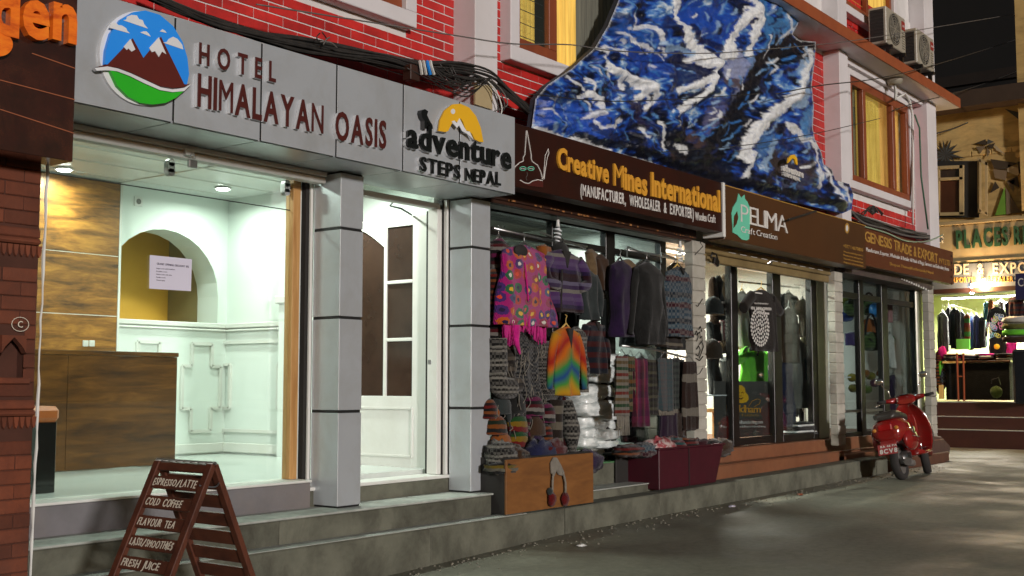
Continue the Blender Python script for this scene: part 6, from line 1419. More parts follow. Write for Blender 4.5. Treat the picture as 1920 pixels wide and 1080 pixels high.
inner_row((1156,1186,1216,1248), 664, 830, (d1,t_black,d3,d4), 7.25, 'lower inner row right of the door')
# clothes seen inside the craft shop
inn = [('dark coat hanging at the back of the craft shop, left',1060,470,40,120,t_char),('blue grey jacket deep inside the craft shop doorway',1080,462,34,80,t_grey),('brown jacket deep inside near the black post',1120,470,30,150,t_brown),('green grey coat at the back behind the right window',1190,440,40,110,t_dgreen),('white shirt at the back behind the right window',1270,470,26,150,t_white)]
for l_, px, py, w_, h_, m_ in inn: garment(l_, 'coat' if 'coat' in l_ else 'jacket' if 'jacket' in l_ else 'shirt', (px-w_/2,py,px+w_/2,py+h_), 9.4, m_, 'long')
shf = thing('store_shelf', 'shelf unit of folded knitwear at the back of the craft shop', 'shelf', (9.8, 9.9, .53))
for z in (.9,1.35,1.8,2.25,2.7): MB().box(8.6, 11.8, 9.75, 10.15, z, z+.03).build('board', m_lamd, shf)
kc = [t_red, t_grey, t_blue, t_purple, t_brown, t_cream, t_navyred, t_orng, t_dgreen, t_mag]
i = 0
for z in (.93,1.38,1.83,2.28):
    for x in [8.75+j*.42 for j in range(8)]:
        MB().box(x-.17, x+.17, 9.78, 10.12, z, z+.08+.04*(i % 3)).build('folded_stack', kc[(i*7) % 10], shf, bev=.03); MB().box(x-.16, x+.16, 9.79, 10.12, z+.13+.04*(i % 3)-.01, z+.2+.04*(i % 3)).build('folded_stack', kc[(i*3+1) % 10], shf, bev=.03); i += 1

# ---------------------------------------------------------------- inside the glass shop
ts_ = garment('black t-shirt with white round mandala print on a yellow hanger', 't-shirt', (1391,543,1464,658), 6.80, t_blackb, 'short', name='t_shirt', hm=m_hang, dep=.10)
YP = 6.700
mc = at(1425, 613, Y=YP); 
for ring_, n_ in ((.05,6),(.10,12),(.16,18),(.215,24),(.26,30)):
    for i in range(n_):
        a_ = 2*math.pi*i/n_+ring_*9; p = Vector((mc.x+ring_*1.0*math.cos(a_), YP-.004, mc.z+ring_*.92*math.sin(a_))); s_ = .021
        MB().prism([p+Vector((s_*math.cos(a_+k*math.pi/2), 0, s_*math.sin(a_+k*math.pi/2))) for k in range(4)], (0,.006,0)).build('print_petal', m_wprint, ts_)
letters_px('NEPAL TATTOO CONVENTION', (1408,580), (1446,582), (1408,574.5), YP-.002, .003, m_wprint, ts_, each=False, name='print_line', gap=.1, bold=.02)
letters_px('KATHMANDU', (1415,570), (1440,571), (1415,567), YP-.002, .003, m_wprint, ts_, each=False, name='print_line', gap=.1)
letters_px('2 - 4 MARCH 2018', (1413,588), (1442,590), (1413,584), YP-.002, .003, m_wprint, ts_, each=False, name='print_line', gap=.1, bold=.01)
p = at(1422,549,Y=6.75); MB().box(p.x-.1,p.x+.1,6.742,6.75,p.z-.012,p.z+.004).build('neck_label', m_wprint, ts_)
sh_ = garment('lime green polo shirt hanging below the black t-shirt', 'polo shirt', (1376,652,1450,722), 7.25, t_lime, 'short', name='polo_shirt', open_=.22)
for q in (-1,1):
    p = at(1406+q*9, 656, Y=7.17); MB().blob((p.x,7.17,p.z), (.09,.02,.035), 10, 6).rot(q*.5,'Y',p).build('collar', t_lime, sh_, smooth=True)
garment('cobalt blue t-shirt behind the lime polo shirt', 't-shirt', (1428,690,1470,730), 7.4, t_blu2, 'short', name='t_shirt')
garment('white t-shirt behind the black mandala t-shirt', 't-shirt', (1372,545,1410,655), 7.4, t_white, 'short', name='t_shirt', hm=m_hang)
garment('plain black t-shirt right of the mandala shirt, the upper one', 't-shirt', (1456,548,1500,650), 7.3, t_black, 'short', name='t_shirt', hm=m_white)
garment('dark brown glossy long dress behind the door post', 'dress', (1462,578,1494,680), 7.0, t_choc, 'none', name='dress', hm=m_white)
garment('grey long jersey dress at the right of the glass shop', 'dress', (1478,640,1520,765), 7.1, t_grey, 'none', name='dress', flare=1.1)
garment('navy blue trousers with small white labels by the door post', 'trousers', (1458,668,1484,800), 7.05, t_navy, 'none', name='trousers', hang=False)
garment('turquoise scarf end at the right edge of the glass shop', 'scarf', (1506,668,1524,712), 7.05, t_turq, 'none', hang=False)
garment('grey jacket at the back of the glass shop', 'jacket', (1484,520,1520,640), 8.2, t_grey, 'long')
garment('cream shirt hanging right of the brown dress in the glass shop', 'shirt', (1494,560,1516,632), 7.15, t_cream, 'short', hm=m_white)
garment('olive jacket hanging against the right side of the glass shop', 'jacket', (1502,600,1526,700), 7.3, cloth('olive_canvas', (.20,.19,.10), (.12,.11,.06)), 'long')
garment('black hooded top low at the right of the glass shop', 'hoodie', (1488,700,1520,790), 7.4, t_black, 'long', hood=True)
garment('pale blue shirt at the upper back of the glass shop', 'shirt', (1398,520,1440,600), 8.6, cloth('pale_blue_cotton', (.4,.5,.6), (.3,.4,.5)), 'long')
# hats and scarves rack at the left of the glass shop
hh = [('brown felt hat on the rack by the block pillar, upper one',1358,568,26,20,t_brown),('straw coloured felt hat on the rack',1362,640,24,24,t_tan),('brown knitted hat left of the straw coloured one',1334,640,28,34,t_choc),('grey knitted hat high on the left rack',1338,560,24,30,t_char),('tan small hat in the middle of the rack',1352,580,22,12,t_tan)]
for l_, px, py, w_, h_, m_ in hh: knit_hat(l_, px, py, w_, h_, 7.05, m_)
for l_, bx2, m_ in (('brown felt shawl hung high at the left of the glass shop',(1330,518,1342,610),t_brown),('dark felt shawl third from left in the glass shop',(1340,516,1352,600),t_char),('tan shawl near the glass shop left post',(1352,514,1364,590),t_tan),('red and white striped cloth by the left post',(1350,596,1370,650),stripes('red_white',[(.4,.04,.04),(.5,.46,.42)],.06,axis='X')),('black felt shawl low by the block pillar',(1328,660,1346,740),t_black),('grey scarf with white tips low on the rack',(1350,668,1368,724),t_grey),('dark cloth bundle below the rack hats',(1326,600,1350,640),t_char)):
    garment(l_, 'shawl' if 'shawl' in l_ else 'cloth', bx2, 7.2, m_, 'none', hang=False)
rk_ = thing('clothes_rack', 'bright steel ladder rack at the right inside the glass shop', 'rack', (15.3, 7.3, .56))
for px in (1508, 1514): MB().tube([at(px,520,Y=7.3), at(px,800,Y=7.3)], .013, 6).build('upright', m_chrome, rk_)
for py in (536,580,640,700): MB().tube([at(1490,py-2,Y=7.3), at(1516,py,Y=7.3)], .010, 6).build('rung', m_chrome, rk_)
rail('steel rail over the black t-shirt inside the glass shop', [at(1386,528,Y=6.86), at(1500,540,Y=7.0)], .012, m_chrome)
b_ = MB(); 
fp = thing('folded_pile', 'pile of dark folded clothes in plastic at the bottom right of the glass shop', 'clothes pile', (15, 7.1, .6))
for i in range(7): 
    p = at(1488,815-i*3.6,Y=7.1); MB().blob((p.x+random.uniform(-.04,.04),7.1,p.z), (.62-.05*i,.25,.022), 18, 6, .2, i, 4, .5).build('garment', [t_black,t_char,m_plastic][i % 3], fp, smooth=True)
stl = thing('wooden_stool', 'small pale wooden stool inside the glass shop by the left post', 'stool', (12.9, 7.2, .56))
c = at(1354,768,Y=7.2)
MB().box(c.x-.28, c.x+.14, 7.1, 7.4, c.z-.03, c.z+.02).build('seat', m_pine, stl, bev=.004)
for dx in (-.24,.10):
    for dy in (7.13, 7.37): MB().box(c.x+dx-.02, c.x+dx+.02, dy-.02, dy+.02, .561, c.z-.03).build('leg', m_pine, stl)
tag(MB().box(fx(1386,830,6.9), fx(1440,830,6.9), 6.95, 7.5, .561, .575).build('door_mat', m_pine), 'brown mat inside the glass shop door', 'door mat')
# ---------------------------------------------------------------- inside the handbag shop
def handbag(lab, px, py, w_, h_, Y, m, strap=40, m2=None):
    c = at(px, py, Y=Y); s_ = (fx(px+5,py,Y)-fx(px-5,py,Y))/10; rx, rz = w_*s_*.5, h_*pz(px,py,Y)*.5
    k = thing('handbag', lab, 'handbag', (c.x, Y, c.z-rz), 'handbags in the far shop window')
    MB().blob(c, (rx,.12,rz), 18, 12, .10, px, 3, .8).build('body', m, k, smooth=True)
    MB().tube([(c.x+rx*.85*math.cos(a_*math.pi/12), Y-.02, c.z+rz*.3+max(0,strap*pz(px,py,Y))*math.sin(a_*math.pi/12)) for a_ in range(13)], .018, 6).build('strap', m2 or t_black, k, smooth=True)
    MB().tube([(c.x+rx*.9*math.cos(a_*math.pi/12), Y-.10, c.z+rz*.25-rz*.35*math.sin(a_*math.pi/12)) for a_ in range(13)], .012, 5).build('zip', m_cable, k)
t_lg = stripes('green_spiral_felt', [(.16,.3,.07),(.25,.42,.12),(.10,.2,.05)], .05)
handbag('round pale green felt bag hanging high at the left', 1602, 578, 28, 30, 7.1, t_lg, 20)
handbag('green felt bag right of the high left one', 1628, 576, 22, 30, 7.3, t_lg, 22)
handbag('round green hobo bag on long black strap lower in the middle', 1632, 640, 26, 36, 7.0, t_lg, 46)
handbag('blue plastic bag at the top of the far shop window', 1645, 582, 16, 28, 7.1, M('blue_plastic',(.03,.2,.5),(.02,.12,.35),rough=.3), 8)
handbag('yellow green bag at the far left of the window', 1588, 562, 12, 24, 7.2, cloth('yellow_green',(.4,.45,.06),(.25,.3,.04)), 8)
handbag('blue bag behind the far left bag', 1586, 590, 12, 26, 7.3, t_blu2, 6)
garment('orange cloth panel behind the hobo bag straps', 'cloth', (1620,596,1640,625), 7.5, t_oran, 'none', hang=False)
garment('lilac scarf hung across the lower left of the far shop window', 'scarf', (1586,622,1610,648), 7.2, cloth('lilac',(.18,.12,.4),(.1,.07,.25)), 'none', hang=False)
garment('white cotton kurta hanging in the far shop', 'shirt', (1664,625,1672,690), 7.2, t_white, 'none')
garment('orange and yellow tie-dye shirt hanging in the far shop', 'shirt', (1670,625,1684,690), 7.2, rainbow('orange_dye', .6), 'none')
garment('grey and violet shirt hanging lower in the far shop', 'shirt', (1664,702,1684,770), 7.2, t_purple, 'none')
tag(MB().plate([(1664,568),(1672,568),(1672,605),(1664,604)], 7.1, .02).build('price_board', M('pink_board',(.4,.2,.2),rough=.6)), 'pinkish notice board hanging behind the far shop glass', 'notice board')
tag(MB().plate([(1675,567),(1683,568),(1683,602),(1675,602)], 7.1, .02).build('printed_cloth', stripes('grey_print',[(.5,.5,.5),(.08,.08,.08)],.05,fine=30)), 'black and white printed cloth beside the pink notice board', 'printed cloth')
for i, (px, py) in enumerate(((1598,708),(1612,715),(1622,700),(1633,705),(1640,718),(1600,728),(1626,730),(1652,700))):
    c_ = [(.5,.4,.04),(.25,.35,.05),(.5,.2,.03),(.4,.35,.05),(.3,.1,.2),(.35,.3,.05),(.2,.3,.05),(.5,.18,.03)][i]
    o = MB().blob(at(px,py,Y=7.35), (.10,.08,.07), 12, 8, .2, i, 4).build('felt_purse', cloth('felt_%d' % i, c_), smooth=True)
    tag(o, ['yellow felt purse at the left of the shelf','olive felt purse second from the left','orange brown felt purse above the others','mustard felt purse in the middle','purple felt purse at the right end','dull yellow felt purse in the lower row, left','green felt purse in the lower row, middle','bright orange felt purse high at the right'][i]+' in the far shop', 'felt purse', 'felt purses on the far shop shelf')
# ================================================================ menu board on the road
ab = thing('menu_board', 'dark red brown wooden A-frame menu board with hand painted drinks list', 'menu board', (3.82, 5.03, -.14))
yn, yr, ztp = 4.79, 5.27, .95
A0 = Vector((3.81, 0, ztp)); fb = Vector((3.30, 0, -.14)); rb = Vector((4.29, 0, -.13))
def leafp(u, v, base, off=0):
    """u across (0 near, 1 far), v down the leaf"""
    top_ = A0+Vector((.014 if base is rb else -.014, 0, 0)); p = top_.lerp(base, v); d = (base-top_).normalized(); nn = Vector((d.z, 0, -d.x)); nn = nn if (nn.x < 0) == (base is fb) else -nn
    return Vector((p.x, yn+(yr-yn)*u, p.z))+nn*off
def slat(v0, v1, base, nm, u0=0.10, u1=0.90, th=.016, off=0):
    P_ = [leafp(u0,v0,base,off), leafp(u1,v0,base,off), leafp(u1,v1,base,off), leafp(u0,v1,base,off)]
    n = (P_[1]-P_[0]).cross(P_[3]-P_[0]).normalized(); 
    if (n.x < 0) != (base is fb): n = -n
    MB().prism(P_, -n*th).build(nm, m_boardwood, ab, bev=.003)
for base in (fb, rb):
    for u0, u1 in ((0,.10),(.90,1)):
        slat(0.0, 1.0, base, 'leg', u0, u1, .030, .006)
    slat(.004, .040, base, 'top_rail', .101, .899, .02)
rows = [(.066,.122,'ESPRESSO/LATTE'),(.155,.211,'COLD COFFEE'),(.244,.300,'FLAVOUR TEA'),(.333,.389,'LASSI/SMOOTHIES'),(.422,.478,'FRESH JUICE')]
for v0, v1, s_ in rows:
    slat(v0, v1, fb, 'menu_slat'); slat(v0-.008, v1, rb, 'slat')
    # lettering lies on the slat: far edge (u=1) is the start of the line
    o0 = leafp(.87, v1-.012, fb, .0015); ux = (leafp(.13, v1-.012, fb)-leafp(.87, v1-.012, fb)); wd = ux.length*(.94 if len(s_) > 12 else .80 if len(s_) == 11 and 'C' in s_[:1] else .82); ux.normalize()
    uz = (leafp(.5, v0, fb)-leafp(.5, v1, fb)).normalized(); cap = .040; x = 0; nat = sum((glyph(c)[4]-glyph(c)[3])*(2.2 if c == '/' else 1) for c in s_ if c != ' '); g_p = .15
    sx = (wd-cap*(g_p*(len(s_)-1)+.45*s_.count(' ')))/nat
    nrm = leafp(.5,v0,fb,1)-leafp(.5,v0,fb,0); rq = random.Random(len(s_))
    for c in s_:
        if c == ' ': x += cap*(g_p+.45); continue
        vs_, fs_, bd_, x0_, x1_ = glyph(c, .012); jy = rq.uniform(-.002,.003); sc_ = rq.uniform(.92,1.08); sh = rq.uniform(.02,.12)
        b = MB(); sx_ = sx*(2.2 if c == '/' else 1); P_ = [o0+ux*(x+(vx-x0_)*sx_+vy*sh*.06)+uz*(vy*cap/CAP*sc_+jy) for vx, vy in vs_]; n = len(P_)
        b.add([p+nrm*.0015 for p in P_]+P_, [tuple(f) for f in fs_]+[(e0, e0+n, e1+n, e1) for e0, e1 in bd_]); x += (x1_-x0_)*sx_+g_p*cap; b.build('painted_letter', m_chalk, ab)
for v0 in (.511,.60,.689,.778,.867): slat(v0, v0+.056, fb, 'menu_slat'); slat(v0-.008, v0+.056, rb, 'slat')
MB().tube(spline([leafp(.06,.10,fb,.012), (leafp(.0,.10,fb)+leafp(.0,.085,rb))/2+Vector((0,-.01,-.012)), leafp(.06,.075,rb,.012)]), .004, 5).build('wire_stay', m_steel, ab)
MB().tube([leafp(0,.0,fb,.0)+Vector((.014,0,.004)), leafp(1,.0,fb,.0)+Vector((.014,0,.004))], .008, 6).build('hinge', m_steel, ab)
for i in range(8):
    u = i/8+.03; MB().box(A0.x-.02, A0.x+.02, yn+(yr-yn)*u, yn+(yr-yn)*(u+.06), ztp+.0005, ztp+.0035).build('worn_paint', m_white, ab)

b = MB(); rr5 = random.Random(12)
for i in range(420):
    x = rr5.uniform(5.5, 19); y = 6.17-abs(rr5.gauss(0, .22)); z = zr(x)+.004 if x < 11 else zr(x)+.003; r_ = rr5.uniform(.004, .014)
    b.blob((x, y, z), (r_, r_*.8, r_*.6), 5, 3, .3, i)
tag(b.build('gravel', M('road_grit', (.30,.28,.22), (.12,.11,.09), sc=20, rough=.9), base=(12, 6, 0)), 'loose grit gathered on the road along the kerb', 'grit', kind='stuff')
for i, (px, py, l_) in enumerate(((1372,948,'crumpled pale paper scrap on the road beyond the maroon box'),(1500,928,'flattened dark leaf on the road before the terracotta steps'),(1090,1012,'small torn wrapper on the road in front of the plywood box'))):
    p = at(px, py, Z=.03); o = MB().blob((p.x, p.y, zr(p.x)+.012), (.05,.035,.012), 9, 5, .5, i, 6).build('litter', [m_paper, m_brownwood, m_white][i]); tag(o, l_, 'litter')
# ================================================================ red scooter
sc = thing('scooter', 'glossy red scooter parked on the road before the handbag shop', 'scooter', (15.95, 5.62, .05))
MX = Matrix.Translation((16.10, 5.60, .045)) @ Matrix.Rotation(R(4), 4, 'Z') @ Matrix.Rotation(R(-11), 4, 'X') @ Matrix.Scale(1.07, 4)
def sp(b, nm, m_, par=sc, smooth=True, bev=0): return b.xf(MX).build(nm, m_, par, smooth=smooth, bev=bev)
def srings(specs, n=20, pw=.8):
    """rings across the scooter: x, zcentre, half width, half height"""
    rs = []
    for x, zc, hw_, hh_ in specs:
        rs.append([(x, math.copysign(abs(math.cos(2*math.pi*k/n))**pw, math.cos(2*math.pi*k/n))*hw_, zc+math.copysign(abs(math.sin(2*math.pi*k/n))**pw, math.sin(2*math.pi*k/n))*hh_) for k in range(n)])
    return rs
for x, nm, steer in ((0,'rear_wheel',0),(1.26,'front_wheel',R(14))):
    r0, w0 = .235, .058
    prof = [(r0-.07,-w0*.6),(r0-.04,-w0*.95),(r0-.015,-w0*.85),(r0,-w0*.35),(r0,w0*.35),(r0-.015,w0*.85),(r0-.04,w0*.95),(r0-.07,w0*.6),(r0-.075,0)]
    b = MB(); rings = [[(x+q*math.cos(2*math.pi*k/28), y_, r0+q*math.sin(2*math.pi*k/28)) for k in range(28)] for q, y_ in prof+[prof[0]]]
    b.loft(rings, caps=False)
    rim = MB(); rim.loft([[(x+q*math.cos(2*math.pi*k/24), y_, r0+q*math.sin(2*math.pi*k/24)) for k in range(24)] for q, y_ in ((r0-.072,-.035),(.12,-.02),(.05,-.045),(.05,.045),(.12,.02),(r0-.072,.035))])
    if steer: b.rot(steer,'Z',(x,0,r0)); rim.rot(steer,'Z',(x,0,r0))
    w_ = sp(b, nm, m_tyre); sp(rim, 'rim', m_cableg, w_)
# rear bodywork
sp(MB().loft(srings([(-.30,.60,.10,.05),(-.29,.62,.15,.11),(-.20,.63,.205,.16),(0,.62,.225,.19),(.18,.60,.205,.19),(.36,.56,.16,.20),(.47,.52,.13,.20)])), 'rear_cowl', m_red)
for q in (-1,1):
    sp(MB().blob((.06,q*.19,.50), (.28,.075,.15), 18, 10), 'side_cowl', m_red)
    sp(MB().tube([(-.27,q*.13,.545),(-.05,q*.255,.53),(.2,q*.262,.51),(.40,q*.17,.46)], .008, 6), 'chrome_trim', m_chrome)
    sp(MB().lathe((.02,q*.262,.60), [(.0,-.006),(.05,-.006),(.055,.006),(.0,.006)], 16, 'Y'), 'side_vent', m_chrome)
sp(MB().box(-.30,-.27,-.10,.10,.50,.515), 'chrome_trim', m_chrome, smooth=False)
sp(MB().loft(srings([(-.25,.80,.09,.02),(-.22,.825,.14,.05),(.0,.83,.15,.06),(.25,.80,.145,.055),(.42,.78,.12,.05),(.50,.77,.07,.03)], pw=.7)), 'seat', m_seat)
sp(MB().box(-.315,-.285,-.09,.09,.64,.72), 'tail_light', M('tail_lens',(.35,.01,.01),rough=.2), bev=.012, smooth=False)
for q in (-1,1): sp(MB().blob((-.29,q*.14,.66),(.02,.03,.025),10,6), 'indicator', M('indicator_lens',(.6,.22,.03),rough=.25))
sp(MB().prism([(-.30,-.10,.52),(-.30,.10,.52),(-.38,.095,.36),(-.38,-.095,.36)], (.06,0,0)), 'rear_mudguard', m_red, smooth=False, bev=.01)
pt_ = sp(MB().prism([(-.362,-.12,.475),(-.362,.12,.475),(-.395,.12,.345),(-.395,-.12,.345)], (.008,0,0)), 'number_plate', M('red_plate',(.35,.03,.03),rough=.5), smooth=False)
def plate_text(s_, z, w_, cap):
    nat = sum(glyph(c)[4]-glyph(c)[3] for c in s_ if c != ' '); sx = (w_-cap*.2*(len(s_)-1))/nat; x = 0; b = MB()
    for c in s_:
        if c == ' ': x += cap*.6; continue
        vs_, fs_, bd_, x0_, x1_ = glyph(c, .03); P_ = [Vector((-.366-(.475-(z+vy*cap/CAP))*.254, w_/2-(x+(vx-x0_)*sx), z+vy*cap/CAP)) for vx, vy in vs_]; n = len(P_)
        b.add([p-Vector((.003,0,0)) for p in P_]+P_, [tuple(f) for f in fs_]+[(a_, a_+n, c_+n, c_) for a_, c_ in bd_]); x += (x1_-x0_)*sx+.2*cap
    sp(b, 'plate_lettering', m_wprint, pt_, smooth=False)
plate_text('BA 46 PA', .437, .17, .025); plate_text('8CV8', .362, .20, .055)
# floor, legshield, front
sp(MB().loft(srings([(.38,.33,.17,.05),(.7,.30,.19,.03),(1.0,.31,.19,.03),(1.08,.36,.18,.05)], pw=.5)), 'floorboard', m_red)
ls = []
for z, x, hw_ in ((.30,1.06,.17),(.42,1.04,.22),(.55,1.03,.245),(.70,1.00,.235),(.82,.96,.20),(.92,.93,.13),(.98,.915,.07)):
    ls.append([(x-.05*abs(math.cos(2*math.pi*k/20))**2+(.03 if math.sin(2*math.pi*k/20) > 0 else -.01)*abs(math.sin(2*math.pi*k/20)), hw_*math.cos(2*math.pi*k/20), z) for k in range(20)])
sp(MB().loft(ls), 'leg_shield', m_red)
sp(MB().tube(spline([(1.05,-.17,.30),(1.00,-.245,.5),(.96,-.235,.7),(.92,-.19,.84),(.89,-.08,.96),(.885,0,.985),(.89,.08,.96),(.92,.19,.84),(.96,.235,.7),(1.0,.245,.5),(1.05,.17,.30)],4), .009, 6), 'shield_trim', m_chrome)
sp(MB().loft(srings([(.95,.72,.06,.16),(1.06,.70,.07,.20),(1.12,.66,.05,.2)])), 'steering_column_cover', m_red)
sp(MB().loft(srings([(1.02,.40,.05,.06),(1.12,.44,.085,.09),(1.28,.45,.09,.09),(1.42,.38,.085,.09),(1.50,.28,.06,.06)])), 'front_fender', m_red)
hb = Matrix.Translation((.95,0,1.03)) @ Matrix.Rotation(R(14),4,'Z') @ Matrix.Translation((-.95,0,-1.03))
sp(MB().loft(srings([(.84,1.00,.10,.03),(.88,1.02,.13,.06),(.96,1.03,.14,.075),(1.04,1.02,.11,.07),(1.09,1.00,.06,.05)])).xf(hb), 'handlebar_cover', m_red)
for q in (-1,1):
    sp(MB().tube([(.93,q*.10,1.03),(.91,q*.22,1.04),(.88,q*.26,1.04)], [.05,.03,.022], 10).xf(hb), 'handlebar', m_red)
    sp(MB().tube([(.885,q*.25,1.04),(.845,q*.37,1.045)], .021, 10).xf(hb), 'grip', m_tyre)
    sp(MB().tube(spline([(.93,q*.24,1.03),(.95,q*.33,1.015),(.92,q*.40,1.0)]), .007, 5).xf(hb), 'brake_lever', m_chrome)
    sp(MB().tube(spline([(.92,q*.18,1.08),(.90,q*.20,1.18),(.92,q*.25,1.24),(.90,q*.27,1.30)]), .006, 5).xf(hb), 'mirror_stem', m_chrome)
    sp(MB().blob((.885,q*.29,1.32),(.012,.06,.045),14,8).xf(hb), 'mirror', m_chrome)
sp(MB().lathe((.88,0,1.085), [(.0,0),(.055,0),(.05,.014),(.0,.016)], 16).xf(hb), 'speedometer', m_blackgl)
sp(MB().loft(srings([(-.08,.26,.09,.06),(.1,.28,.12,.09),(.3,.30,.10,.08)])), 'engine', m_steel)
sp(MB().tube([(.25,-.12,.20),(.05,-.15,.19),(-.18,-.16,.22)], [.02,.045,.05], 10), 'exhaust', m_cableg)
sp(MB().tube([(.45,.1,.27),(.47,.28,.035)], .010, 6), 'side_stand', m_chrome)
sp(MB().tube([(1.15,0,.75),(1.26,.06,.235)], .02, 8), 'fork', m_cableg)

# stone ramp edge behind the scooter
for q in (-1, 1):
    sp(MB().tube([(.33,q*.172,.70),(.36,q*.185,.60),(.40,q*.165,.48)], .004, 4), 'panel_gap', m_darkgap)
    sp(MB().tube(spline([(.93,q*.12,1.07),(1.0,q*.14,1.10),(1.06,q*.08,1.02),(1.06,q*.04,.92)]), .006, 5), 'control_cable', m_cable)
sp(MB().tube([(-.32,-.13,.40),(-.32,.13,.40)], .006, 4), 'plate_bolt_bar', m_chrome)
sp(MB().box(.5,1.0,-.12,.12,.355,.362), 'floor_mat', m_tyre, smooth=False)
for i in range(5): sp(MB().box(-.02+i*.035,-.008+i*.035,-.135,-.13,.20,.33), 'cooling_fin', m_darkgap, smooth=False)
rp = MB().prism([at(1741,816,Y=6.45), at(1766,818,Y=6.45), at(1782,835,Y=6.45), at(1781,853,Y=6.45), at(1741,856,Y=6.45)], (0,.4,0)).build('ramp_kerb', M('dark_ramp_stone',(.10,.05,.04),(.07,.04,.03),rough=.7), bev=.02)
tag(rp, 'dark sloping ramp kerb at the corner pillar behind the scooter', 'ramp')

# ================================================================ the building that closes the street
XR = 25.5
def ax(px, py, X=XR): return at(px, py, X=X)
def rplate(pts, X, t, m_, nm, par): return MB().prism([at(a2, b2, X=X) for a2, b2 in pts], (-t, 0, 0)).build(nm, m_, par)
m_ochre = M('ochre_rendered_wall', (.66,.45,.17), (.52,.34,.12), sc=1.2, rough=.9, bump=.8, bs=3.5, dirt=(.2,.13,.05), dsc=1.0, damt=.6, stretch=(1,1,3))
m_beige = M('beige_plaster', (.34,.28,.15), (.27,.22,.11), sc=1.5, rough=.8, dirt=(.2,.14,.08), damt=.5)
m_rbrown = M('dark_red_steps', (.07,.022,.016), (.05,.016,.012), sc=2, rough=.4)
rbld = thing('street_end_building', 'ochre building with painted star shapes closing the street at the right', 'building', (XR, 7, 0))
zt_ = ax(1830,205).z; zf1 = ax(1830,418).z; zf0 = ax(1830,490).z; zo = ax(1830,545).z
# stones of the rough wall: staggered rendered blocks
MB().box(XR+.05, XR+.4, 3.5, 8.9, zf1, zt_).build('upper_wall', m_ochre, rbld)
wy0, wy1 = ax(1836,350).y, ax(1755,350).y; wz0, wz1 = ax(1800,405).z, ax(1800,302).z
cnt = 0; z = zf1
while z < zt_-.9:
    y = 4.9+random.uniform(-.1,.1)
    while y < 8.8:
        w_ = random.uniform(.28,.55)
        if not (z+.13 > wz0-.05 and z < wz1+.05 and y+w_ > wy0-.35 and y < wy1+.2): MB().box(XR+.02+random.uniform(0,.02), XR+.05, y+.006, y+w_-.006, z+.005, z+.125).build('stone', m_ochre, rbld, bev=.012); cnt += 1
        y += w_
    z += .13
MB().box(XR-.5, XR+1, 3.0, 9.2, zt_-.02, zt_+.32).build('roof_slab', M('dark_roof_edge',(.06,.035,.02),rough=.9), rbld)
MB().box(XR-.06, XR+.3, 3.5, 8.9, zf0, zf1).build('fascia_band', m_beige, rbld, bev=.01)
MB().box(XR-.14, XR-.061, 3.5, 8.9, zf1-.02, zf1+.06).build('cornice', m_beige, rbld, bev=.01); MB().box(XR-.10, XR-.061, 3.5, 8.9, zf0-.02, zf0+.03).build('cornice', m_beige, rbld, bev=.008)
def rletters(s_, p0, p1, ptop, X, t, m_, par, **kw):
    a, b2, c = at(*p0, X=X), at(*p1, X=X), at(*ptop, X=X)
    letters(s_, a, abs(a.y-b2.y), c.z-a.z, t, m_, par, ux=(0,-1,0), out=(-1,0,0), slope=(b2.z-a.z)/abs(a.y-b2.y), **kw)
m_dg = M('dark_green_letter', (.015,.07,.03), rough=.6)
rletters('PLACES', (1794,466), (1891,459), (1794,431), XR-.062, .04, m_dg, rbld, gap=.10, bold=.025)
rletters('RESTAURANT', (1902,458), (2080,446), (1902,423), XR-.062, .04, m_dg, rbld, gap=.10, bold=.025)
# window
wn = thing('window', 'wooden window with one sash swung open on the ochre mural wall', 'window', (XR, 7.6, 5), 'upper floor windows')
Xw = XR-.01
rplate([(1750,302),(1836,302),(1836,408),(1750,408)], XR+.0, .015, m_darkgap, 'dark_opening', wn)
m_cw = M('cream_window_wood', (.45,.34,.17), (.36,.26,.12), rough=.6)
for pts in ([(1762,312),(1806,310),(1806,316),(1762,318)],[(1762,334),(1806,332),(1806,337),(1762,339)],[(1800,310),(1808,310),(1808,403),(1800,403)],[(1758,312),(1763,312),(1763,405),(1758,405)],[(1758,399),(1808,398),(1808,404),(1758,405)],[(1834,297),(1838,297),(1838,402),(1834,400)]): rplate(pts, XR-.02, .05, m_cw, 'frame', wn)
for pts in ([(1836,297),(1852,305),(1852,311),(1836,303)],[(1836,392),(1852,399),(1852,405),(1836,398)],[(1848,303),(1852,305),(1852,403),(1848,401)],[(1837,299),(1840,300),(1840,398),(1837,398)]): rplate(pts, XR-.10, .04, m_cw, 'open_sash', wn)
rplate([(1763,340),(1800,338),(1800,398),(1763,399)], XR-.015, .008, M('brown_pane',(.07,.025,.012),rough=.15), 'pane', wn); rplate([(1763,318),(1800,316),(1800,332),(1763,334)], XR-.015, .008, m_darkglass, 'pane', wn)
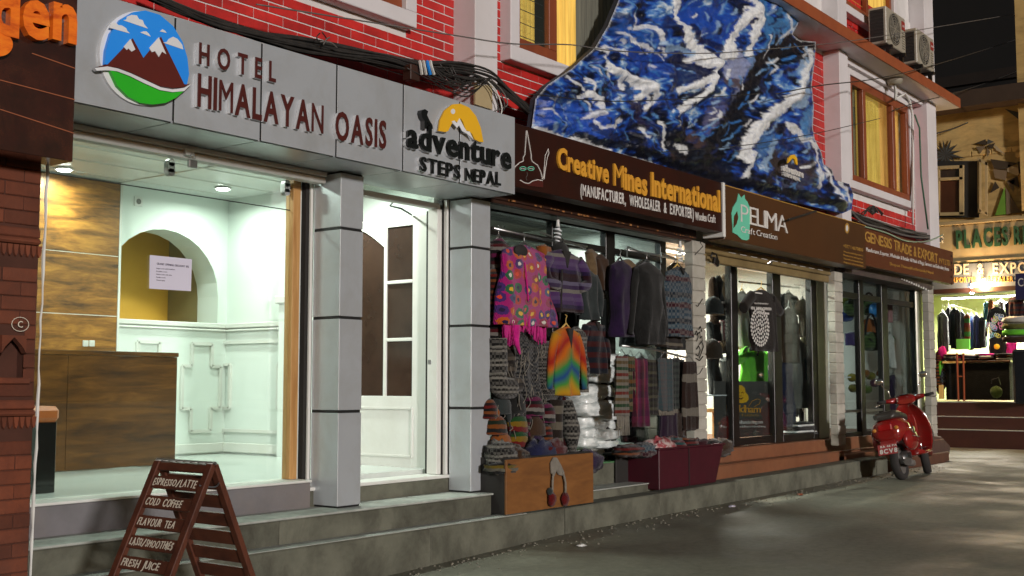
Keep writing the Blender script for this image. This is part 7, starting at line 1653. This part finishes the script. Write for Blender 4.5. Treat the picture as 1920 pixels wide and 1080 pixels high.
# mural shapes
mu = {'d': M('mural_dark', (.045,.03,.015), rough=.8), 'm': M('mural_mid', (.20,.14,.08), rough=.8), 'l': M('mural_light', (.42,.33,.2), rough=.8), 'g': M('mural_green', (.16,.33,.03), rough=.8), 'b': M('mural_blue_grey', (.07,.075,.07), rough=.8)}
for k_, pts in (('d',[(1828,269),(1848,261),(1850,272)]),('d',[(1851,273),(1866,268),(1860,280)]),('m',[(1830,275),(1848,274),(1838,288)]),('m',[(1851,276),(1857,285),(1850,296)]),('l',[(1862,268),(1886,290),(1868,282)]),('b',[(1852,261),(1864,266),(1851,271)]),
    ('d',[(1857,298),(1908,306),(1884,318),(1864,316)]),('m',[(1862,317),(1888,320),(1886,338),(1866,334)]),('d',[(1866,340),(1874,352),(1857,362)]),('d',[(1888,340),(1908,330),(1912,352)]),('m',[(1889,342),(1903,336),(1900,360)]),('l',[(1890,308),(1918,318),(1908,330),(1889,322)]),
    ('g',[(1884,350),(1886,402),(1866,404)]),('m',[(1886,352),(1914,398),(1887,402)]),('b',[(1884,204),(1916,212),(1912,225)]),('d',[(1908,304),(1922,300),(1922,322),(1911,326)])):
    rplate(pts, XR+.018, .012, mu[k_], 'mural_shape', rbld)
sc0 = (1773, 290)
for i in range(13):
    a_ = i*2*math.pi/13+.2; L_ = random.Random(i).uniform(22, 42); w_ = .14
    for q, kk in ((w_,'d'),(-w_,'b')):
        rplate([(sc0[0], sc0[1]), (sc0[0]+L_*.35*math.cos(a_+q*2), sc0[1]+L_*.35*math.sin(a_+q*2)), (sc0[0]+L_*math.cos(a_), sc0[1]+L_*.9*math.sin(a_))][::1 if q > 0 else -1], XR+.017, .012+.001*(i % 3), mu[kk], 'mural_star_ray', rbld)
# shop sign under the fascia
rs2 = thing('shop_sign', 'grey blue sign with big beige letters over the bright shop', 'shop sign', (XR, 7, 3.4))
zs0, zs1 = ax(1830,541).z, ax(1830,494).z
m_gb = M('grey_blue_sign', (.09,.11,.13), (.07,.085,.10), rough=.5)
MB().box(XR-.12, XR-.061, 3.5, 8.85, zs0, zs1).build('board', m_gb, rs2, bev=.01)
rletters('TRADE & EXPORT', (1741,516), (1961,511), (1741,496), XR-.121, .02, M('beige_letter',(.48,.42,.3),rough=.6), rs2, gap=.14, bold=.015)
rletters('EXPORTER & RETAILER', (1780,530), (1900,528), (1780,520), XR-.121, .02, m_goldd, rs2, gap=.14, each=False, name='lettering')
MB().box(XR-.3, XR+.2, 3.5, 8.85, zs0-.10, zs0-.002).build('dark_lintel', m_shutterd, rs2)
# bright shop room
zfl = ax(1830,750).z; y0r, y1r = ax(1912,650).y, 8.7
m_lime = M('lime_wall', (.55,.62,.30), (.5,.58,.26), rough=.6); m_cwall = M('cream_shop_wall', (.68,.64,.5), rough=.6)
tag(MB().box(XR+3.2, XR+3.3, 5.0, 9.5, 0, 3.9).build('bright_shop_back_wall', m_lime), kind='structure')
tag(MB().box(XR+.4, XR+3.2, 9.3, 9.4, 0, 3.9).build('bright_shop_side_wall', m_lime), kind='structure')
tag(MB().box(XR+.4, XR+3.2, 4.9, 5.0, 0, 3.9).build('bright_shop_side_wall', m_lime), kind='structure')
tag(MB().box(XR+.4, XR+3.3, 4.9, 9.4, 3.6, 3.7).build('bright_shop_ceiling', m_cwall), kind='structure')
tag(MB().box(XR-.1, XR+3.2, 3.5, 9.4, .4, zfl-.04).build('bright_shop_floor', m_rbrown), kind='structure')
for i, (x_, z0, z1) in enumerate(((XR-.65,.04,.42),(XR-.40,.42,.68),(XR-.15,.68,zfl-.04))):
    tag(MB().box(x_, XR-.1, 3.5, 9.0, z0, z1-.014).build('step', m_rbrown), kind='structure'); tag(MB().box(x_-.02, XR-.1, 3.5, 9.0, z1-.013, z1).build('step_nosing', m_concl), kind='structure')
def bulb(px, py, X, e, col, lab):
    p = at(px, py, X=X); k = thing('bare_bulb', lab, 'light bulb', p, 'bulbs of the bright shop')
    MB().blob(p, (.06,.06,.07), 12, 8).build('glowing_bulb', emis('bulb_glow', col, 120), k, smooth=True)
    MB().lathe((p.x,p.y,p.z+.07), [(.0,0),(.03,0),(.03,.08),(.0,.08)], 10).build('bulb_holder', m_white, k); MB().tube([p+Vector((0,0,.14)), p+Vector((.05,0,.5))], .008, 5).build('flex', m_cable, k)
    lamp(p.x-.12, p.y, p.z, e, col, .08)
bulb(1845, 536, XR-.25, 200, (1,.60,.28), 'warm orange bulb hanging before the lintel of the bright shop')
bulb(1822, 545, XR-.15, 60, (.92,.97,1), 'cool white bulb left of the orange one at the bright shop')
tube_light(XR+1.2, 7.4, 3.28, 1.8, 420, (1,.98,.85), 'long tube light across the bright shop ceiling, front one', axis='Y', gl=30)
tube_light(XR+2.4, 6.9, 3.22, 1.5, 360, (1,.98,.85), 'long tube light across the bright shop ceiling, back one', axis='Y', gl=30)
# clothes in the bright shop, facing -X : same builder turned about z
def rgarment(lab, cat, box, X, m_, sleeve='none', yaw=0, **kw):
    """garment hanging on a plane X = const: built on a facade plane, then turned"""
    x0, y0, x1, y1 = box; a, b2, c = at(x0,y0,X=X), at(x1,y0,X=X), at(x0,y1,X=X); W_ = abs(a.y-b2.y); H_ = a.z-c.z
    g0 = garment(lab, cat, (800, 300, 900, 400), 8.0, m_, sleeve, **kw)
    w0 = fx(900,300,8.0)-fx(800,300,8.0); h0 = at(850,300,Y=8.0).z-fz(850,400,8.0)
    g0.location = (X, (a.y+b2.y)/2, c.z); g0.rotation_euler = (0,0,R(-90)+yaw); g0.scale = (W_/w0, .9, H_/h0); return g0
rk2 = thing('garment_rail', 'curved steel rail of dark clothes at the left of the bright shop', 'clothes rail', (XR+.6, 7.6, 2.9))
MB().tube(spline([at(1772,572,X=XR+.5), at(1800,576,X=XR+1.2), at(1822,582,X=XR+1.8), at(1842,596,X=XR+2.4)]), .018, 6).build('rail', m_chrome, rk2)
gs_ = [('striped grey and white shirt at the far left of the bright shop',1757,585,1776,655,stripes('grey_white_stripe',[(.45,.46,.47),(.08,.085,.09)],.06,axis='X')),('black dress first on the rail',1772,576,1784,648,t_black),('dark teal long dress second on the rail',1781,578,1796,654,cloth('dark_teal',(.03,.06,.07),(.02,.035,.04))),('grey blue long dress in the middle of the rail',1796,584,1809,654,cloth('grey_blue',(.16,.19,.23),(.1,.12,.15))),('black coat beside the grey blue dress',1790,580,1800,655,t_black),('red and green cloth strip on the rail',1808,588,1817,636,stripes('red_green_strip',[(.5,.05,.05),(.1,.5,.1),(.55,.15,.03)],.3)),('royal blue cloth behind the red strip',1817,590,1826,652,t_blu2),('dark navy jacket with pink print on the rail',1824,590,1836,654,t_navy),('black jacket at the right end of the rail',1834,594,1846,652,t_black)]
for l_, x0_, y0_, x1_, y1_, m_ in gs_: rgarment(l_, 'dress' if 'dress' in l_ else 'shirt' if 'shirt' in l_ else 'jacket', (x0_-1,y0_,x1_+2,y1_), XR+.7+.1*((x0_*7) % 5), m_, 'none')
em = rgarment('black embroidered jacket on display at the right of the bright shop', 'jacket', (1845,576,1892,636), XR+.5, t_black, 'long')
embm = [M('embroidery_%d' % k_, [(.2,.5,.5),(.6,.2,.35),(.45,.5,.55),(.5,.5,.1),(.2,.3,.6)][k_], rough=.8) for k_ in range(5)]
bmb = {}
for i in range(30):
    rq = random.Random(i+40); p = at(1854+rq.random()*25, 590+rq.random()*42, X=XR+.36); bmb.setdefault(i % 5, []).append(MB().tube([(p.x-.0, p.y+(.02+.004*a_)*math.cos(a_*.8), p.z+(.02+.004*a_)*math.sin(a_*.8)) for a_ in range(10)], .008, 4))
mwi = Matrix.LocRotScale(em.location, em.rotation_euler, em.scale).inverted()
for k_, bb in bmb.items():
    for o_ in bb:
        bm_ = o_.build('embroidery', embm[k_]); bm_.parent = em; bm_.matrix_parent_inverse = mwi
rgarment('black jacket with red and yellow flower under the embroidered one', 'jacket', (1852,632,1888,664), XR+.45, t_black, 'none', hang=False)
rgarment('pink t-shirt right of the display jacket', 't-shirt', (1884,640,1908,672), XR+.5, t_pink, 'none', hang=False)
p = at(1869,650,X=XR+.3); tag(MB().blob(p,(.02,.06,.06),12,8).build('flower_badge', m_yellow), 'yellow flower brooch on the lower black jacket', 'brooch')
p = at(1806,646,X=XR+.5); tag(MB().box(p.x-.02,p.x+.02,p.y-.14,p.y+.14,p.z-.10,p.z+.12).build('green_label', M('green_card',(.15,.6,.08),rough=.5)), 'bright green card under the red cloth strip', 'card')
ex = [('turquoise top hanging at the back right of the bright shop',1843,566,1856,600,t_turq),('orange top hanging at the back right of the bright shop',1852,562,1864,590,t_oran),('grey striped shirt at the back right of the bright shop',1870,562,1884,592,t_bw),('purple top at the back of the bright shop by the wall',1884,566,1896,600,t_purple),('second grey white striped shirt in the doorway of the bright shop',1764,588,1778,660,stripes('pale_stripe',[(.9,.9,.9),(.2,.2,.22)],.05,axis='X')),('dark red jacket low on the rail of the bright shop',1786,600,1796,652,t_red),('teal jacket between black ones on the bright shop rail',1838,598,1850,650,t_turq),('black long coat at the middle of the bright shop rail',1814,592,1824,656,t_black)]
for l_, x0_, y0_, x1_, y1_, m_ in ex: rgarment(l_, 'coat' if 'coat' in l_ else 'jacket' if 'jacket' in l_ else 'shirt' if 'shirt' in l_ else 'top', (x0_,y0_,x1_,y1_), XR+.9+.15*((x0_*3) % 4), m_, 'none')
# table with folded clothes
tb = thing('display_table', 'low display table draped in dark cloth in front of the bright shop', 'table', (XR-.02, 7.0, zfl))
ya, yb2 = at(1768,680,X=XR).y, at(1895,680,X=XR).y; zt2 = at(1830,676,X=XR).z
MB().box(XR-.02, XR+.9, yb2, ya, zt2-.04, zt2).build('table_top', m_lamd, tb, bev=.004); MB().box(XR+.02, XR+.86, yb2+.04, ya-.04, zfl, zt2-.05).build('dark_drape', cloth('dark_drape',(.03,.035,.035)), tb)
MB().box(XR-.03, XR-.021, yb2+.9, ya, zt2-.05, zt2-.01).build('orange_edge', m_hang, tb)
MB().tube([at(1794,662,X=XR-.1), at(1797,752,X=XR-.1)], .02, 6).tube([at(1806,662,X=XR-.1), at(1808,752,X=XR-.1)], .02, 6).tube([at(1796,706,X=XR-.1), at(1807,706,X=XR-.1)], .014, 6).build('trestle_leg', m_brownwood, tb)
fc = [t_black, t_cream, t_red, m_white, t_pink, t_char, t_mag, t_black, t_white, t_red]; i = 0
for r_ in range(3):
    for j in range(7):
        y_ = ya-.15-j*(ya-yb2-.2)/6.5; z_ = zt2+.03+r_*.045
        o = MB().blob((XR+.2+.1*(j % 2), y_, z_), (.22,.16,.03), 14, 6, .25, i*2.1, 4, .6).build('folded_garment', fc[(i*3) % 10], smooth=True)
        tag(o, '%s folded garment, %s from left, %s layer of the bright shop table' % (['black','cream','red','white','pink','charcoal','striped','black','off-white','dark red'][(i*3) % 10], ['first','second','third','fourth','fifth','sixth','seventh'][j], ['bottom','middle','top'][r_]), 'folded garment', 'folded garments on the display table'); i += 1
# right edge things
bl_ = thing('dark_draped_rack', 'rack draped in dark cloth at the right edge of the photo', 'clothes rack', (XR-.6, 6.0, .9))
a, b2 = at(1899,655,X=XR-.5), at(1940,655,X=XR-.5)
MB().box(XR-.6, XR-.1, b2.y, a.y, .95, a.z).build('drape', cloth('blue_black_drape',(.025,.03,.04)), bl_, bev=.05)
for i, (y0_, m_, l_) in enumerate(((600,t_white,'white folded top layer of the stack at the right edge'),(612,cloth('yellow_green_knit',(.35,.36,.08)),'yellow green folded layer of the stack at the right edge'),(624,t_lime,'lime layer of the stack at the right edge'),(636,t_brown,'brown bag at the bottom of the stack at the right edge'))):
    p = at(1908,y0_,X=XR-.45); o = MB().blob(p,(.25,.28,.07),14,8,.2,i,3,.6).build('folded_clothes', m_, smooth=True); tag(o, l_, 'folded clothes')
rgarment('dark and red jacket hanging at the right edge of the bright shop', 'jacket', (1889,556,1922,602), XR-.3, t_navyred, 'none')
bs2 = thing('side_sign', 'dark blue sign with white letter cut by the right edge', 'shop sign', (XR-.5, 6, 3.5))
rplate([(1905,514),(1960,510),(1960,560),(1905,562)], XR-.5, .05, M('dark_blue_sign',(.02,.02,.09),rough=.5), 'board', bs2); rletters('Creations', (1909,537), (1975,533), (1909,521), XR-.551, .01, m_wprint, bs2, gap=.08)
hb2 = thing('hanging_clothes_bundle', 'bundle of coloured bags hanging at the left doorway of the bright shop', 'bag bundle', (XR, 8, 1))
for i, (px, py, h_, m_) in enumerate(((1762,676,30,t_red),(1767,662,22,t_pink),(1764,690,50,t_lime),(1768,700,46,t_blue),(1760,700,60,t_orng))):
    MB().blob(at(px,py,X=XR+.1), (.06,.10,h_*.0145/2), 10, 8, .25, i, 5).build('bag', m_, hb2, smooth=True)
rplate([(1763,722),(1771,722),(1771,748),(1763,748)], XR+.1, .1, m_hang, 'orange_tube', hb2)
gp2 = thing('green_bag', 'pale green bag standing under the display table at right', 'bag', (XR-.1, 6.7, 1)); MB().blob(at(1868,735,X=XR-.12), (.10,.12,.13), 14, 10, .15, 3).build('body', cloth('pale_green',(.25,.4,.1)), gp2, smooth=True)
MB().tube([at(1859,720,X=XR-.15), at(1860,712,X=XR-.15), at(1872,708,X=XR-.15), at(1876,722,X=XR-.15)], .012, 5).build('handle', m_cable, gp2)
# sky-hiding block behind and the lit strip of wall at the far right
dk = thing('sky_hiding_building', 'tall near-black building added to hide the sky behind the mural wall', 'building', (34, 8, 0))
MB().box(33, 36, -4, 26, 0, 24).build('wall', M('night_dark_wall',(.004,.0035,.003),(.003,.0026,.002),sc=.6,rough=.95), dk)  # added to hide the sky; night darkness put into the colour
MB().box(32.9, 33.0, 4, 12, 9.6, 9.9).build('ledge', M('night_dark_ledge',(.012,.007,.004),rough=.95), dk)
nb = thing('neighbour_building', 'narrow strip of yellowish lit wall at the top right edge', 'building', (26, 5.5, 0))
ye = at(1904,60,X=XR-.12).y
MB().box(XR-.12, XR+.04, 2.5, ye, 4.9, 12.5).build('wall', m_ochre, nb)
